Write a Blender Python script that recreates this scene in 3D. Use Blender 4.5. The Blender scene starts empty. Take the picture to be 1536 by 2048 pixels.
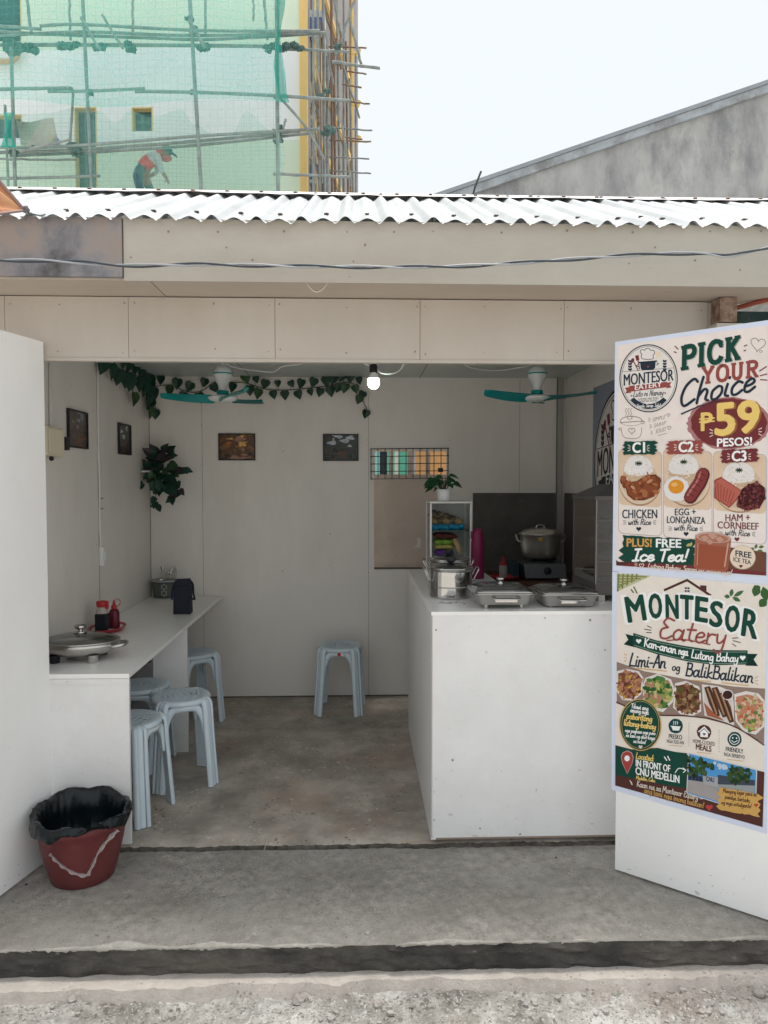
import bpy, math, random
from mathutils import Vector, Matrix
SC = bpy.context.scene
COL = SC.collection
R = math.radians

# ------------------------------------------------------------------ camera, sky, sun, exposure
F_PX, IMG_W, IMG_H = 1480.0, 1536.0, 2048.0
CAM = Vector((0, 0, 1.55)); YAW = R(2.1); PITCH = math.atan(59 / F_PX)
cd = bpy.data.cameras.new('camera'); cam = bpy.data.objects.new('camera', cd); COL.objects.link(cam)
cam.location = CAM; cam.rotation_euler = (math.pi / 2 - PITCH, 0, -YAW)
cd.sensor_fit = 'VERTICAL'; cd.sensor_height = 36.0; cd.lens = F_PX / IMG_H * 36.0
cd.clip_start = 0.05; cd.clip_end = 3000
SC.camera = cam
world = bpy.data.worlds.new('World'); SC.world = world; world.use_nodes = True
wn = world.node_tree.nodes; wl = world.node_tree.links
for n in list(wn): wn.remove(n)
wo = wn.new('ShaderNodeOutputWorld'); bg = wn.new('ShaderNodeBackground'); sky = wn.new('ShaderNodeTexSky'); hs = wn.new('ShaderNodeHueSaturation')
SUN_EL, SUN_AZ = R(80), R(14)
sky.sky_type = 'NISHITA'; sky.sun_disc = False; sky.sun_elevation = SUN_EL; sky.sun_rotation = SUN_AZ
sky.air_density = 1.0; sky.dust_density = 4.0; sky.ozone_density = 1.0
hs.inputs['Saturation'].default_value = 0.30
bg.inputs['Strength'].default_value = 0.15
ov = wn.new('ShaderNodeMix'); ov.data_type = 'RGBA'; ov.inputs['Factor'].default_value = 0.96; ov.inputs['B'].default_value = (1.95, 2.06, 2.11, 1)   # even overcast cloud layer
wl.new(sky.outputs[0], hs.inputs['Color']); wl.new(hs.outputs[0], ov.inputs['A']); wl.new(ov.outputs['Result'], bg.inputs['Color']); wl.new(bg.outputs[0], wo.inputs['Surface'])
sd = bpy.data.lights.new('sun', 'SUN'); sun = bpy.data.objects.new('sun', sd); COL.objects.link(sun)
sd.energy = 1.5; sd.angle = R(18); sd.color = (1.0, 0.96, 0.90)
sdir = Vector((math.sin(SUN_AZ) * math.cos(SUN_EL), math.cos(SUN_AZ) * math.cos(SUN_EL), math.sin(SUN_EL)))
sun.rotation_euler = sdir.to_track_quat('Z', 'Y').to_euler(); sun.location = (-3, -6, 12)
SC.view_settings.view_transform = 'Standard'; SC.view_settings.look = 'None'
SC.view_settings.exposure = 1.58; SC.view_settings.gamma = 1.0
try: SC.view_settings.use_curve_mapping = False
except Exception: pass
SC.cycles.use_denoising = True
SC.cycles.max_bounces = 10; SC.cycles.diffuse_bounces = 6; SC.cycles.transparent_max_bounces = 24

FWD = Vector((math.sin(YAW) * math.cos(PITCH), math.cos(YAW) * math.cos(PITCH), -math.sin(PITCH)))
RGT = Vector((math.cos(YAW), -math.sin(YAW), 0)); UPV = RGT.cross(FWD)
def ray(px, py): return FWD + RGT * ((px - IMG_W / 2) / F_PX) + UPV * ((IMG_H / 2 - py) / F_PX)
def at(px, py, Y=None, Z=None, X=None):
    d = ray(px, py)
    if Y is not None: t = (Y - CAM.y) / d.y
    elif Z is not None: t = (Z - CAM.z) / d.z
    else: t = (X - CAM.x) / d.x
    return CAM + d * t
def onplane(px, py, o, n):
    d = ray(px, py); t = (o - CAM).dot(n) / d.dot(n)
    return CAM + d * t

# ------------------------------------------------------------------ mesh helpers
class MB:
    def __init__(s): s.v = []; s.f = []; s.m = []; s.s = []
    def add(s, vs, fs, m=0, sm=False):
        o = len(s.v); s.v += [Vector(p) for p in vs]
        for f in fs: s.f.append([i + o for i in f]); s.m.append(m); s.s.append(sm)
        return s
    def box(s, x0, x1, y0, y1, z0, z1, m=0, mat=None):
        vs = [Vector((x, y, z)) for z in (z0, z1) for y in (y0, y1) for x in (x0, x1)]
        if mat is not None: vs = [mat @ p for p in vs]
        return s.add(vs, [(0, 2, 3, 1), (4, 5, 7, 6), (0, 1, 5, 4), (2, 6, 7, 3), (0, 4, 6, 2), (1, 3, 7, 5)], m)
    def hexa(s, lo, hi, m=0):
        n = len(lo); vs = list(lo) + list(hi)
        fs = [list(range(n))[::-1], list(range(n, 2 * n))] + [(i, (i + 1) % n, n + (i + 1) % n, n + i) for i in range(n)]
        return s.add(vs, fs, m)
    def tube(s, path, r, n=8, m=0, flat=None, caps=True):
        P = [Vector(p) for p in path]; k = len(P)
        rs = r if isinstance(r, (list, tuple)) else [r] * k
        T = [((P[min(i + 1, k - 1)] - P[max(i - 1, 0)]).normalized() or Vector((0, 0, 1))) for i in range(k)]
        a = Vector((0, 0, 1)) if abs(T[0].z) < .9 else Vector((1, 0, 0))
        if flat is not None: a = Vector(flat[2])
        U = (a - T[0] * a.dot(T[0])).normalized(); vs = []
        for i in range(k):
            if i: U = (U - T[i] * U.dot(T[i])).normalized()
            W = T[i].cross(U)
            for j in range(n):
                t = 2 * math.pi * (j + .5) / n; cu, cw = math.cos(t), math.sin(t)
                if flat is not None: cu *= flat[0]; cw *= flat[1]
                vs.append(P[i] + (U * cu + W * cw) * rs[i])
        fs = [(i * n + j, i * n + (j + 1) % n, (i + 1) * n + (j + 1) % n, (i + 1) * n + j) for i in range(k - 1) for j in range(n)]
        s.add(vs, fs, m, n > 5)
        if caps:
            s.add(vs[:n], [list(range(n))[::-1]], m); s.add(vs[-n:], [list(range(n))], m)
        return s
    def lathe(s, prof, n=32, c=(0, 0, 0), m=0, sx=1, sy=1, wob=None, mat=None):
        c = Vector(c); vs = []
        for i, (r, z) in enumerate(prof):
            for j in range(n):
                t = 2 * math.pi * j / n; rr = r * (wob(t, i) if wob else 1)
                p = Vector((math.cos(t) * rr * sx, math.sin(t) * rr * sy, z))
                vs.append((mat @ p if mat is not None else p) + c)
        fs = [(i * n + j, i * n + (j + 1) % n, (i + 1) * n + (j + 1) % n, (i + 1) * n + j) for i in range(len(prof) - 1) for j in range(n)]
        return s.add(vs, fs, m, True)
    def grid(s, fn, nu, nv, m=0, sm=True):
        vs = [fn(i / nu, j / nv) for j in range(nv + 1) for i in range(nu + 1)]
        fs = [(j * (nu + 1) + i, j * (nu + 1) + i + 1, (j + 1) * (nu + 1) + i + 1, (j + 1) * (nu + 1) + i) for j in range(nv) for i in range(nu)]
        return s.add(vs, fs, m, sm)
    def ball(s, c, r, m=0, n=12, sc=(1, 1, 1), jit=0, rnd=None):
        c = Vector(c); vs = []; k = n // 2
        for i in range(k + 1):
            a = math.pi * i / k
            for j in range(n):
                t = 2 * math.pi * j / n; q = r * (1 + (rnd.uniform(-jit, jit) if jit else 0))
                if i in (0, k): q = r
                vs.append(c + Vector((math.sin(a) * math.cos(t) * q * sc[0], math.sin(a) * math.sin(t) * q * sc[1], math.cos(a) * q * sc[2])))
        fs = [(i * n + j, (i + 1) * n + j, (i + 1) * n + (j + 1) % n, i * n + (j + 1) % n) for i in range(k) for j in range(n)]
        return s.add(vs, fs, m, jit == 0)
    def build(s, name, mats, parent=None, bevel=0, base=None, seg=2, merge=False):
        off = Vector((0, 0, 0)); q = parent
        while q is not None: off += q.location; q = q.parent
        if base is not None: off = off + Vector(base)
        me = bpy.data.meshes.new(name)
        me.from_pydata([p - off for p in s.v], [], s.f)
        if not isinstance(mats, (list, tuple)): mats = [mats]
        for mt in mats: me.materials.append(mt)
        me.polygons.foreach_set('material_index', s.m); me.polygons.foreach_set('use_smooth', s.s)
        me.update(); me.validate()
        ob = bpy.data.objects.new(name, me); COL.objects.link(ob)
        if parent is not None: ob.parent = parent
        if base is not None: ob.location = Vector(base)
        if bevel:
            b = ob.modifiers.new('bevel', 'BEVEL'); b.width = bevel; b.segments = seg; b.limit_method = 'ANGLE'; b.angle_limit = R(40)
        return ob
def tag(o, label=None, cat=None, group=None, kind=None):
    if label: o['label'] = label
    if cat: o['category'] = cat
    if group: o['group'] = group
    if kind: o['kind'] = kind
    return o
def thing(name, label, cat, loc=(0, 0, 0), group=None):
    o = bpy.data.objects.new(name, None); COL.objects.link(o); o.location = loc; o.empty_display_size = .05
    return tag(o, label, cat, group)
def copy_tree(o, parent=None):
    c = o.copy(); COL.objects.link(c)
    if parent is not None: c.parent = parent
    for ch in list(o.children): copy_tree(ch, c)
    return c
def smooth_path(pts, n=8, closed=False):
    P = [Vector(p) for p in pts]; out = []; k = len(P)
    if k < 3: return P
    rng = range(k if closed else k - 1)
    for i in rng:
        a, b, c, d = (P[(i - 1) % k], P[i], P[(i + 1) % k], P[(i + 2) % k]) if closed else (P[max(i - 1, 0)], P[i], P[i + 1], P[min(i + 2, k - 1)])
        for j in range(n):
            t = j / n
            out.append(.5 * ((2 * b) + (c - a) * t + (2 * a - 5 * b + 4 * c - d) * t * t + (3 * b - a - 3 * c + d) * t ** 3))
    if not closed: out.append(P[-1])
    return out

# ------------------------------------------------------------------ materials
def rgb(c): return (c[0], c[1], c[2], 1)
def M(name, col, rough=.6, metal=0, var=.12, scale=6, bump=0, bscale=60, stain=None, sscale=2.0, samt=.5, stretch=(1, 1, 1), spec=.3, speck=None, coat=0, trans=0, alpha=1, scol2=None, pits=None):
    m = bpy.data.materials.new(name); m.use_nodes = True
    N = m.node_tree.nodes; L = m.node_tree.links; b = N['Principled BSDF']
    b.inputs['Roughness'].default_value = rough; b.inputs['Metallic'].default_value = metal
    b.inputs['Specular IOR Level'].default_value = spec
    if coat: b.inputs['Coat Weight'].default_value = coat; b.inputs['Coat Roughness'].default_value = .15
    if trans: b.inputs['Transmission Weight'].default_value = trans
    if alpha < 1: b.inputs['Alpha'].default_value = alpha
    tc = N.new('ShaderNodeTexCoord'); mp = N.new('ShaderNodeMapping'); mp.inputs['Scale'].default_value = stretch
    L.new(tc.outputs['Object'], mp.inputs['Vector'])
    nz = N.new('ShaderNodeTexNoise'); nz.inputs['Scale'].default_value = scale; nz.inputs['Detail'].default_value = 6; nz.inputs['Roughness'].default_value = .65
    L.new(mp.outputs[0], nz.inputs['Vector'])
    rp = N.new('ShaderNodeValToRGB'); rp.color_ramp.elements[0].position = .3; rp.color_ramp.elements[1].position = .7
    rp.color_ramp.elements[0].color = rgb([max(0, c * (1 - var)) for c in col]); rp.color_ramp.elements[1].color = rgb([min(1, c * (1 + var)) for c in col])
    L.new(nz.outputs[0], rp.inputs[0]); out = rp.outputs[0]
    def mixin(col2, sc, lo, hi, amt, src):
        n2 = N.new('ShaderNodeTexNoise'); n2.inputs['Scale'].default_value = sc; n2.inputs['Detail'].default_value = 8; n2.inputs['Roughness'].default_value = .7
        L.new(mp.outputs[0], n2.inputs['Vector'])
        r2 = N.new('ShaderNodeMapRange'); r2.inputs['From Min'].default_value = lo; r2.inputs['From Max'].default_value = hi; r2.inputs['To Max'].default_value = amt
        L.new(n2.outputs[0], r2.inputs['Value'])
        mx = N.new('ShaderNodeMix'); mx.data_type = 'RGBA'; mx.inputs['B'].default_value = rgb(col2)
        L.new(r2.outputs[0], mx.inputs['Factor']); L.new(src, mx.inputs['A']); return mx.outputs['Result']
    if stain: out = mixin(stain, sscale, .44, .64, samt, out)
    if scol2: out = mixin(scol2[0], scol2[1], scol2[2], scol2[3], scol2[4], out)
    if speck: out = mixin(speck[0], speck[1], speck[3] if len(speck) > 3 else .585, (speck[3] if len(speck) > 3 else .585) + .05, speck[2], out)
    if pits:
        for pc, ps, pt, pa in pits:
            vo = N.new('ShaderNodeTexVoronoi'); vo.inputs['Scale'].default_value = ps; vo.inputs['Randomness'].default_value = 1; 
            n3 = N.new('ShaderNodeTexNoise'); n3.inputs['Scale'].default_value = ps * 1.3; n3.inputs['Detail'].default_value = 3; L.new(mp.outputs[0], n3.inputs['Vector'])
            vm = N.new('ShaderNodeVectorMath'); vm.operation = 'MULTIPLY_ADD'; vm.inputs[1].default_value = (1.1 / ps,) * 3; L.new(n3.outputs['Color'], vm.inputs[0]); L.new(mp.outputs[0], vm.inputs[2]); L.new(vm.outputs[0], vo.inputs['Vector'])
            nn = N.new('ShaderNodeTexNoise'); nn.inputs['Scale'].default_value = ps * .13; L.new(mp.outputs[0], nn.inputs['Vector'])
            th = N.new('ShaderNodeMath'); th.operation = 'MULTIPLY_ADD'; th.inputs[1].default_value = pt * 4.5; th.inputs[2].default_value = -pt * 1.55; L.new(nn.outputs[0], th.inputs[0])
            lt = N.new('ShaderNodeMath'); lt.operation = 'LESS_THAN'; L.new(vo.outputs['Distance'], lt.inputs[0]); L.new(th.outputs[0], lt.inputs[1])
            fa = N.new('ShaderNodeMath'); fa.operation = 'MULTIPLY'; fa.inputs[1].default_value = pa; L.new(lt.outputs[0], fa.inputs[0])
            mx = N.new('ShaderNodeMix'); mx.data_type = 'RGBA'; mx.inputs['B'].default_value = rgb(pc); L.new(fa.outputs[0], mx.inputs['Factor']); L.new(out, mx.inputs['A']); out = mx.outputs['Result']
    L.new(out, b.inputs['Base Color'])
    if bump:
        nb = N.new('ShaderNodeTexNoise'); nb.inputs['Scale'].default_value = bscale; nb.inputs['Detail'].default_value = 8; nb.inputs['Roughness'].default_value = .7
        L.new(mp.outputs[0], nb.inputs['Vector'])
        bp = N.new('ShaderNodeBump'); bp.inputs['Strength'].default_value = bump; bp.inputs['Distance'].default_value = .02
        L.new(nb.outputs[0], bp.inputs['Height']); L.new(bp.outputs[0], b.inputs['Normal'])
    return m
def flat(name, col, rough=.45): return M(name, col, rough, var=.06, scale=25)
def glass(name, col=(.9, .95, .95), alpha=.16, rough=.05):
    m = bpy.data.materials.new(name); m.use_nodes = True; N = m.node_tree.nodes; L = m.node_tree.links
    for n in list(N): N.remove(n)
    o = N.new('ShaderNodeOutputMaterial'); t = N.new('ShaderNodeBsdfTransparent'); g = N.new('ShaderNodeBsdfGlossy'); mx = N.new('ShaderNodeMixShader'); fr = N.new('ShaderNodeFresnel'); ad = N.new('ShaderNodeMath')
    t.inputs[0].default_value = rgb(col); g.inputs['Roughness'].default_value = rough; g.inputs[0].default_value = (1, 1, 1, 1)
    ad.operation = 'MULTIPLY_ADD'; ad.inputs[1].default_value = .8; ad.inputs[2].default_value = alpha * .3
    L.new(fr.outputs[0], ad.inputs[0]); L.new(ad.outputs[0], mx.inputs[0]); L.new(t.outputs[0], mx.inputs[1]); L.new(g.outputs[0], mx.inputs[2]); L.new(mx.outputs[0], o.inputs[0])
    return m
def netmat(name, col, dens, line, cell, lw):
    m = bpy.data.materials.new(name); m.use_nodes = True; N = m.node_tree.nodes; L = m.node_tree.links
    for n in list(N): N.remove(n)
    o = N.new('ShaderNodeOutputMaterial'); t = N.new('ShaderNodeBsdfTransparent'); d = N.new('ShaderNodeBsdfDiffuse'); tl = N.new('ShaderNodeBsdfTranslucent'); md = N.new('ShaderNodeMixShader'); mx = N.new('ShaderNodeMixShader')
    d.inputs[0].default_value = rgb(col); tl.inputs[0].default_value = rgb(col); md.inputs[0].default_value = .5
    L.new(d.outputs[0], md.inputs[1]); L.new(tl.outputs[0], md.inputs[2])
    tc = N.new('ShaderNodeTexCoord'); sp = N.new('ShaderNodeSeparateXYZ'); L.new(tc.outputs['Object'], sp.inputs[0])
    def lines(sock):
        a = N.new('ShaderNodeMath'); a.operation = 'DIVIDE'; a.inputs[1].default_value = cell; L.new(sock, a.inputs[0])
        f = N.new('ShaderNodeMath'); f.operation = 'FRACT'; L.new(a.outputs[0], f.inputs[0])
        c = N.new('ShaderNodeMath'); c.operation = 'LESS_THAN'; c.inputs[1].default_value = lw; L.new(f.outputs[0], c.inputs[0]); return c.outputs[0]
    mxn = N.new('ShaderNodeMath'); mxn.operation = 'MAXIMUM'; L.new(lines(sp.outputs[0]), mxn.inputs[0]); L.new(lines(sp.outputs[2]), mxn.inputs[1])
    nz = N.new('ShaderNodeTexNoise'); nz.inputs['Scale'].default_value = .9; nz.inputs['Detail'].default_value = 4; L.new(tc.outputs['Object'], nz.inputs['Vector'])
    v = N.new('ShaderNodeMath'); v.operation = 'MULTIPLY_ADD'; v.inputs[1].default_value = dens * .9; v.inputs[2].default_value = dens * .55; L.new(nz.outputs[0], v.inputs[0])
    s = N.new('ShaderNodeMath'); s.operation = 'MULTIPLY_ADD'; s.inputs[1].default_value = line; L.new(mxn.outputs[0], s.inputs[0]); L.new(v.outputs[0], s.inputs[2]); s.use_clamp = True
    L.new(s.outputs[0], mx.inputs[0]); L.new(t.outputs[0], mx.inputs[1]); L.new(md.outputs[0], mx.inputs[2]); L.new(mx.outputs[0], o.inputs[0])
    return m
def leafmat(name, col, vein=(.1, .16, .08)):
    return M(name, col, .42, var=.35, scale=14, bump=.05, bscale=40)

PAINT = M('cream_painted_plywood', (.515, .475, .425), .6, var=.08, scale=1.6, bump=.06, bscale=14, stain=(.455, .39, .325), sscale=1.2, samt=.55, stretch=(1, 1, .45), speck=((.35, .29, .24), 34, .35, .65))
WHITE = M('white_painted_board', (.77, .768, .77), .42, var=.06, scale=2.2, bump=.12, bscale=11, stain=(.69, .67, .65), sscale=1.5, samt=.55, speck=((.42, .37, .31), 30, .5, .645))
DOORW = M('white_painted_door', (.90, .90, .90), .42, var=.03, scale=1.6, bump=.08, bscale=9, stain=(.82, .81, .79), sscale=1.3, samt=.5, stretch=(1, 1, .6), speck=((.5, .45, .4), 26, .4, .66))
TOPW = M('white_counter_laminate', (.86, .85, .83), .28, var=.04, scale=2.2, bump=.04, bscale=9, stain=(.76, .74, .70), sscale=2.0, samt=.35, spec=.5, speck=((.5, .46, .42), 26, .2, .66))
INNER = M('inner_painted_plywood', (.78, .745, .70), .40, var=.06, scale=1.2, bump=.06, bscale=9, stain=(.62, .575, .52), sscale=1.0, samt=.5, stretch=(1, 1, .35), speck=((.36, .30, .25), 30, .35, .66))
CEIL = M('grey_ceiling_board', (.52, .56, .55), .35, var=.10, scale=1.6, stretch=(1, .25, 1))
SOFF = M('tan_soffit_plywood', (.49, .425, .365), .75, var=.08, scale=1.5, stain=(.40, .34, .285), sscale=1.2, samt=.5, stretch=(.5, 1, 1))
FASC = M('weathered_fascia_board', (.485, .455, .405), .7, var=.10, scale=1.8, bump=.08, bscale=16, stain=(.385, .34, .285), sscale=1.5, samt=.6, stretch=(.45, 1, 1), speck=((.25, .21, .17), 32, .5, .64))
FDARK = M('sooty_fascia_board', (.085, .072, .068), .5, var=.45, scale=3.2, stain=(.38, .39, .43), sscale=1.6, samt=.7, stretch=(1, 1, .8), scol2=((.33, .235, .17), 3.2, .49, .62, .65))
SEAM_SHADOW = flat('dark_seam_and_shadow', (.10, .09, .08), .9); FSEAM = flat('faint_seam', (.34, .31, .28), .9)
NAIL = flat('rusty_nail', (.27, .21, .165), .8)
ZINC = M('galvanised_roof_sheet', (.53, .55, .565), .42, metal=.2, var=.08, scale=3, bump=.03, bscale=9, stain=(.36, .375, .39), sscale=2.4, samt=.6, stretch=(1, .25, 1), scol2=((.40, .22, .15), 2.6, .68, .75, .8))
ZCAP = M('ridge_flashing_sheet', (.76, .77, .78), .45, metal=.2, var=.05, scale=3, stain=(.55, .34, .27), sscale=2.6, samt=.6, stretch=(.6, 1, 1))
RUST = M('rust', (.27, .20, .165), .85, var=.3, scale=30)
CONC = M('grey_slab_concrete', (.51, .475, .43), .88, var=.35, scale=26, bump=1.0, bscale=95, stain=(.32, .295, .26), sscale=3.2, samt=.7, speck=((.62, .60, .56), 85, .6, .585), scol2=((.50, .475, .435), 1.5, .47, .62, .7), pits=(((.17, .155, .13), 46, .16, .55), ((.72, .70, .66), 62, .17, .6), ((.24, .22, .19), 95, .24, .5)))
FLOOR = M('brown_grey_floor_concrete', (.46, .41, .355), .42, var=.35, scale=5, bump=.35, bscale=30, stain=(.225, .20, .172), sscale=2.3, samt=.85, speck=((.62, .59, .55), 13, .75, .61), scol2=((.42, .29, .21), 1.9, .50, .66, .6), pits=(((.66, .64, .60), 24, .14, .7), ((.12, .10, .085), 30, .17, .7)))
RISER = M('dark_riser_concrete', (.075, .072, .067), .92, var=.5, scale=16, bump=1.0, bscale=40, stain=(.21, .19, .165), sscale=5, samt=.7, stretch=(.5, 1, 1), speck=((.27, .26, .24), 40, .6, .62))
LEDGE = M('pinkish_ledge_concrete', (.66, .595, .54), .92, var=.16, scale=9, bump=.6, bscale=60, stain=(.50, .44, .39), sscale=4, samt=.6, speck=((.36, .33, .30), 55, .5, .62), pits=(((.30, .27, .24), 40, .17, .7), ((.78, .75, .70), 60, .18, .6)))
MORT = M('pale_mortar', (.58, .54, .485), .92, var=.2, scale=26, bump=.8, bscale=80, stain=(.42, .39, .35), sscale=11, samt=.6)
DIRT = M('pale_rubble_ground', (.73, .70, .655), .95, var=.35, scale=26, bump=1.0, bscale=80, stain=(.27, .245, .205), sscale=4.5, samt=.8, speck=((.74, .73, .71), 75, .7, .57), scol2=((.50, .38, .33), 1.3, .50, .66, .6), pits=(((.22, .20, .17), 34, .26, .75), ((.86, .85, .82), 42, .30, .8), ((.30, .26, .22), 80, .30, .6)))
ROCK = M('pale_rock', (.47, .44, .41), .95, var=.2, scale=20, bump=.5, bscale=80)
STOOLM = M('pale_blue_plastic', (.63, .73, .80), .36, var=.05, scale=6, stain=(.56, .645, .70), sscale=6, samt=.5, speck=((.42, .44, .44), 45, .3, .64))
STEEL = M('polished_steel', (.50, .49, .48), .10, metal=1, var=.04, scale=6)
STEELB = M('brushed_steel', (.56, .545, .52), .3, metal=1, var=.06, scale=9, stretch=(1, 1, 6))
ALU = M('aluminium_cookware', (.62, .60, .55), .28, metal=.82, var=.08, scale=6, stretch=(4, 4, .5))
BLACKP = M('black_plastic', (.018, .019, .022), .4, var=.1, scale=20)
DARKM = M('dark_metal', (.05, .05, .052), .4, metal=.5, var=.2, scale=12)
TEAL = M('teal_plastic', (.0, .30, .30), .35, var=.05, scale=8)
WPLAS = M('white_plastic', (.72, .73, .73), .35, var=.03, scale=6)
REDP = M('red_plastic', (.45, .025, .035), .35, var=.08, scale=9)
MAROON = M('maroon_bucket_plastic', (.125, .028, .030), .45, var=.15, scale=4, stain=(.17, .05, .047), sscale=6, samt=.5)
BAGM = M('black_bin_bag', (.004, .008, .010), .16, var=.3, scale=8, bump=.12, bscale=40, spec=.35)
CLEARP = M('clear_plastic_strip', (.60, .54, .54), .15, var=.2, scale=60, alpha=.42, spec=.6)
NAVY = M('navy_black_fabric', (.014, .018, .032), .7, var=.2, scale=30)
CREAMP = M('cream_box_plastic', (.68, .62, .46), .4, var=.03)
LEAF = leafmat('dark_vine_leaf', (.012, .050, .032)); LEAF2 = leafmat('mid_green_leaf', (.035, .085, .035)); LEAF3 = leafmat('purple_green_leaf', (.035, .022, .03)); PLANT = leafmat('monstera_leaf', (.014, .075, .028))
STEM = flat('brown_stem', (.05, .035, .022), .8)
PINK = M('magenta_bottle_plastic', (.17, .010, .055), .42, var=.08, scale=9)
WOODR = M('reddish_table_wood', (.13, .05, .035), .5, var=.3, scale=6, stretch=(1, 8, 8))
BOARD = M('dark_brown_hardboard', (.10, .093, .083), .55, var=.2, scale=6, speck=((.16, .15, .14), 40, .4))
HATCH = M('brown_hatch_plywood', (.54, .46, .40), .6, var=.08, scale=2, stain=(.34, .27, .23), sscale=2, samt=.5)
GL = glass('clear_glass'); GLB = glass('smoked_glass', (.72, .74, .74), .3); GLD = glass('warmer_glass', (.62, .60, .58), .3)
CABLE = M('black_cable', (.055, .07, .085), .4, var=.1); CABLEW = M('pale_cable', (.36, .38, .41), .4, var=.1)
WCAB = flat('white_cable', (.66, .66, .64))
# ------------------------------------------------------------------ the setting: ground, ledge, slab, floor
rnd = random.Random(7)
from mathutils import noise as mnoise
def nz(x, y, z=0, s=1.0): return mnoise.noise(Vector((x * s, y * s, z * s)))
YF, YB, XL, XR, ZC = 3.12, 5.32, -1.47, 1.51, 2.30
ZH0, ZH1, YFA = 2.065, 2.318, 2.87
ZS, ZL = -.03, -.128
def slab_edge(x): return 2.468 - .010 * x + .006 * nz(x, 3, 0, 3.1) + .004 * nz(x, 9, 0, 17)
def ground_z(x, y):
    h = ZL - .040
    if y < 3 and abs(x) < 2.7 and y > 1.5:
        h += .014 * nz(x, y, 0, 3) + .013 * nz(x, y, 5, 9) + .010 * nz(x, y, 9, 24) + .006 * nz(x, y, 2, 60)
    return h
mb = MB()
xs = [-400, -60, -12] + [-2.6 + 5.2 * i / 560 for i in range(561)] + [12, 60, 400]
ys = [-400, -60, -10, 0, 1, 1.4] + [1.75 + .75 * j / 85 for j in range(86)] + [3.5, 12, 60, 900]
vs = [Vector((x, y, ground_z(x, y))) for y in ys for x in xs]; nx = len(xs)
mb.add(vs, [(j * nx + i, j * nx + i + 1, (j + 1) * nx + i + 1, (j + 1) * nx + i) for j in range(len(ys) - 1) for i in range(nx - 1)], 0, True)
tag(mb.build('ground', DIRT), kind='structure')
# loose gravel (nobody could count it)
mb = MB()
for i in range(4200):
    x = rnd.uniform(-1.7, 1.9); y = 2.40 - abs(rnd.gauss(0, .16))
    if y < 1.7: continue
    r = rnd.uniform(.0014, .0045) * (rnd.uniform(2, 3.6) if rnd.random() < .05 else 1)
    mb.ball((x, y, ground_z(x, y) + r * .3), r, 0, 6, (1, rnd.uniform(.6, 1.2), .7), .3, rnd)
tag(mb.build('gravel', ROCK), kind='stuff')
# pale ledge under the slab
mb = MB()
def ledge_y(x): return 2.418 + .022 * nz(x, 1, 0, 1.3) + .022 * nz(x, 4, 0, 6) + .014 * nz(x, 7, 0, 21) + .006 * nz(x, 7, 0, 60) - .004 * x
n = 300; top = []; low = []
for i in range(n + 1):
    x = -3 + 6 * i / n; yl = ledge_y(x)
    mb_y = slab_edge(x) + .05
    top.append((Vector((x, mb_y, ZL)), Vector((x, yl, ZL + .003 * nz(x, 2, 0, 9))), Vector((x, yl - .012, ZL - .055))))
vs = [p for t in top for p in t]
mb.add(vs, [(3 * i + k, 3 * i + k + 1, 3 * i + 4 + k, 3 * i + 3 + k) for i in range(n) for k in (0, 1)], 0, False)
tag(mb.build('ledge', LEDGE), kind='structure')
# front slab with a rough dark riser and ragged mortar patches along its edge
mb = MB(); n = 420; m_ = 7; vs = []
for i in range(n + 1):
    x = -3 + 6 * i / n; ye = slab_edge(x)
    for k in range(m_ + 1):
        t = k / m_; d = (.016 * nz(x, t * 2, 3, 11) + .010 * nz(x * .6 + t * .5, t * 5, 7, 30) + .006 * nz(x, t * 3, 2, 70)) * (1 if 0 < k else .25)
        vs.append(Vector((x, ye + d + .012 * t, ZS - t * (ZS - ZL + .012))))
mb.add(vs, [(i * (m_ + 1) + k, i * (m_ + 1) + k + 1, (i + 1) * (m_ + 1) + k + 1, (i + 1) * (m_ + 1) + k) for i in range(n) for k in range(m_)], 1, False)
def slabtop(u, v):
    x = -3 + 6 * u; y = slab_edge(x) + .0025 * nz(x, 0, 3, 14) + v ** 1.5 * (3.6 - 2.46)
    return Vector((x, y, ZS + (.0018 * nz(x, y, 1, 4) + .001 * nz(x, y, 4, 25)) * min(1, v * 12)))
mb.grid(slabtop, 420, 60, 0, True)
def patch(x0, x1, depth, seed):
    k = max(8, int((x1 - x0) / .012)); a = []; b = []
    for i in range(k + 1):
        x = x0 + (x1 - x0) * i / k; e = max(0, math.sin(math.pi * i / k)) ** .9
        y0 = slab_edge(x) - .005 + .003 * nz(x, seed, 0, 40)
        w = depth * e * max(.15, .62 + .75 * nz(x, seed, 2, 7) + .35 * nz(x, seed, 5, 31))
        a.append(Vector((x, y0, ZS + .004))); b.append(Vector((x, y0 + w + .004, ZS + .0025)))
        a[-1].z += .001 * nz(x, seed, 1, 50)
    vs = a + b + [p + Vector((0, .004, -.005 - .012 * abs(nz(p.x, seed, 9, 35)))) for p in a]
    mb.add(vs, [(i, i + 1, k + 2 + i, k + 1 + i) for i in range(k)] + [(2 * k + 2 + i, 2 * k + 3 + i, i + 1, i) for i in range(k)], 2, True)
patch(-1.08, -.62, .050, 1); patch(-.66, -.30, .040, 6); patch(-.33, -.05, .026, 7); patch(.13, .50, .036, 3); patch(.53, .66, .022, 8); patch(.70, .83, .012, 12); patch(1.12, 2.2, .035, 4); patch(-1.45, -1.10, .012, 5)
tag(mb.build('slab', [CONC, RISER, MORT]), kind='structure')
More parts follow.
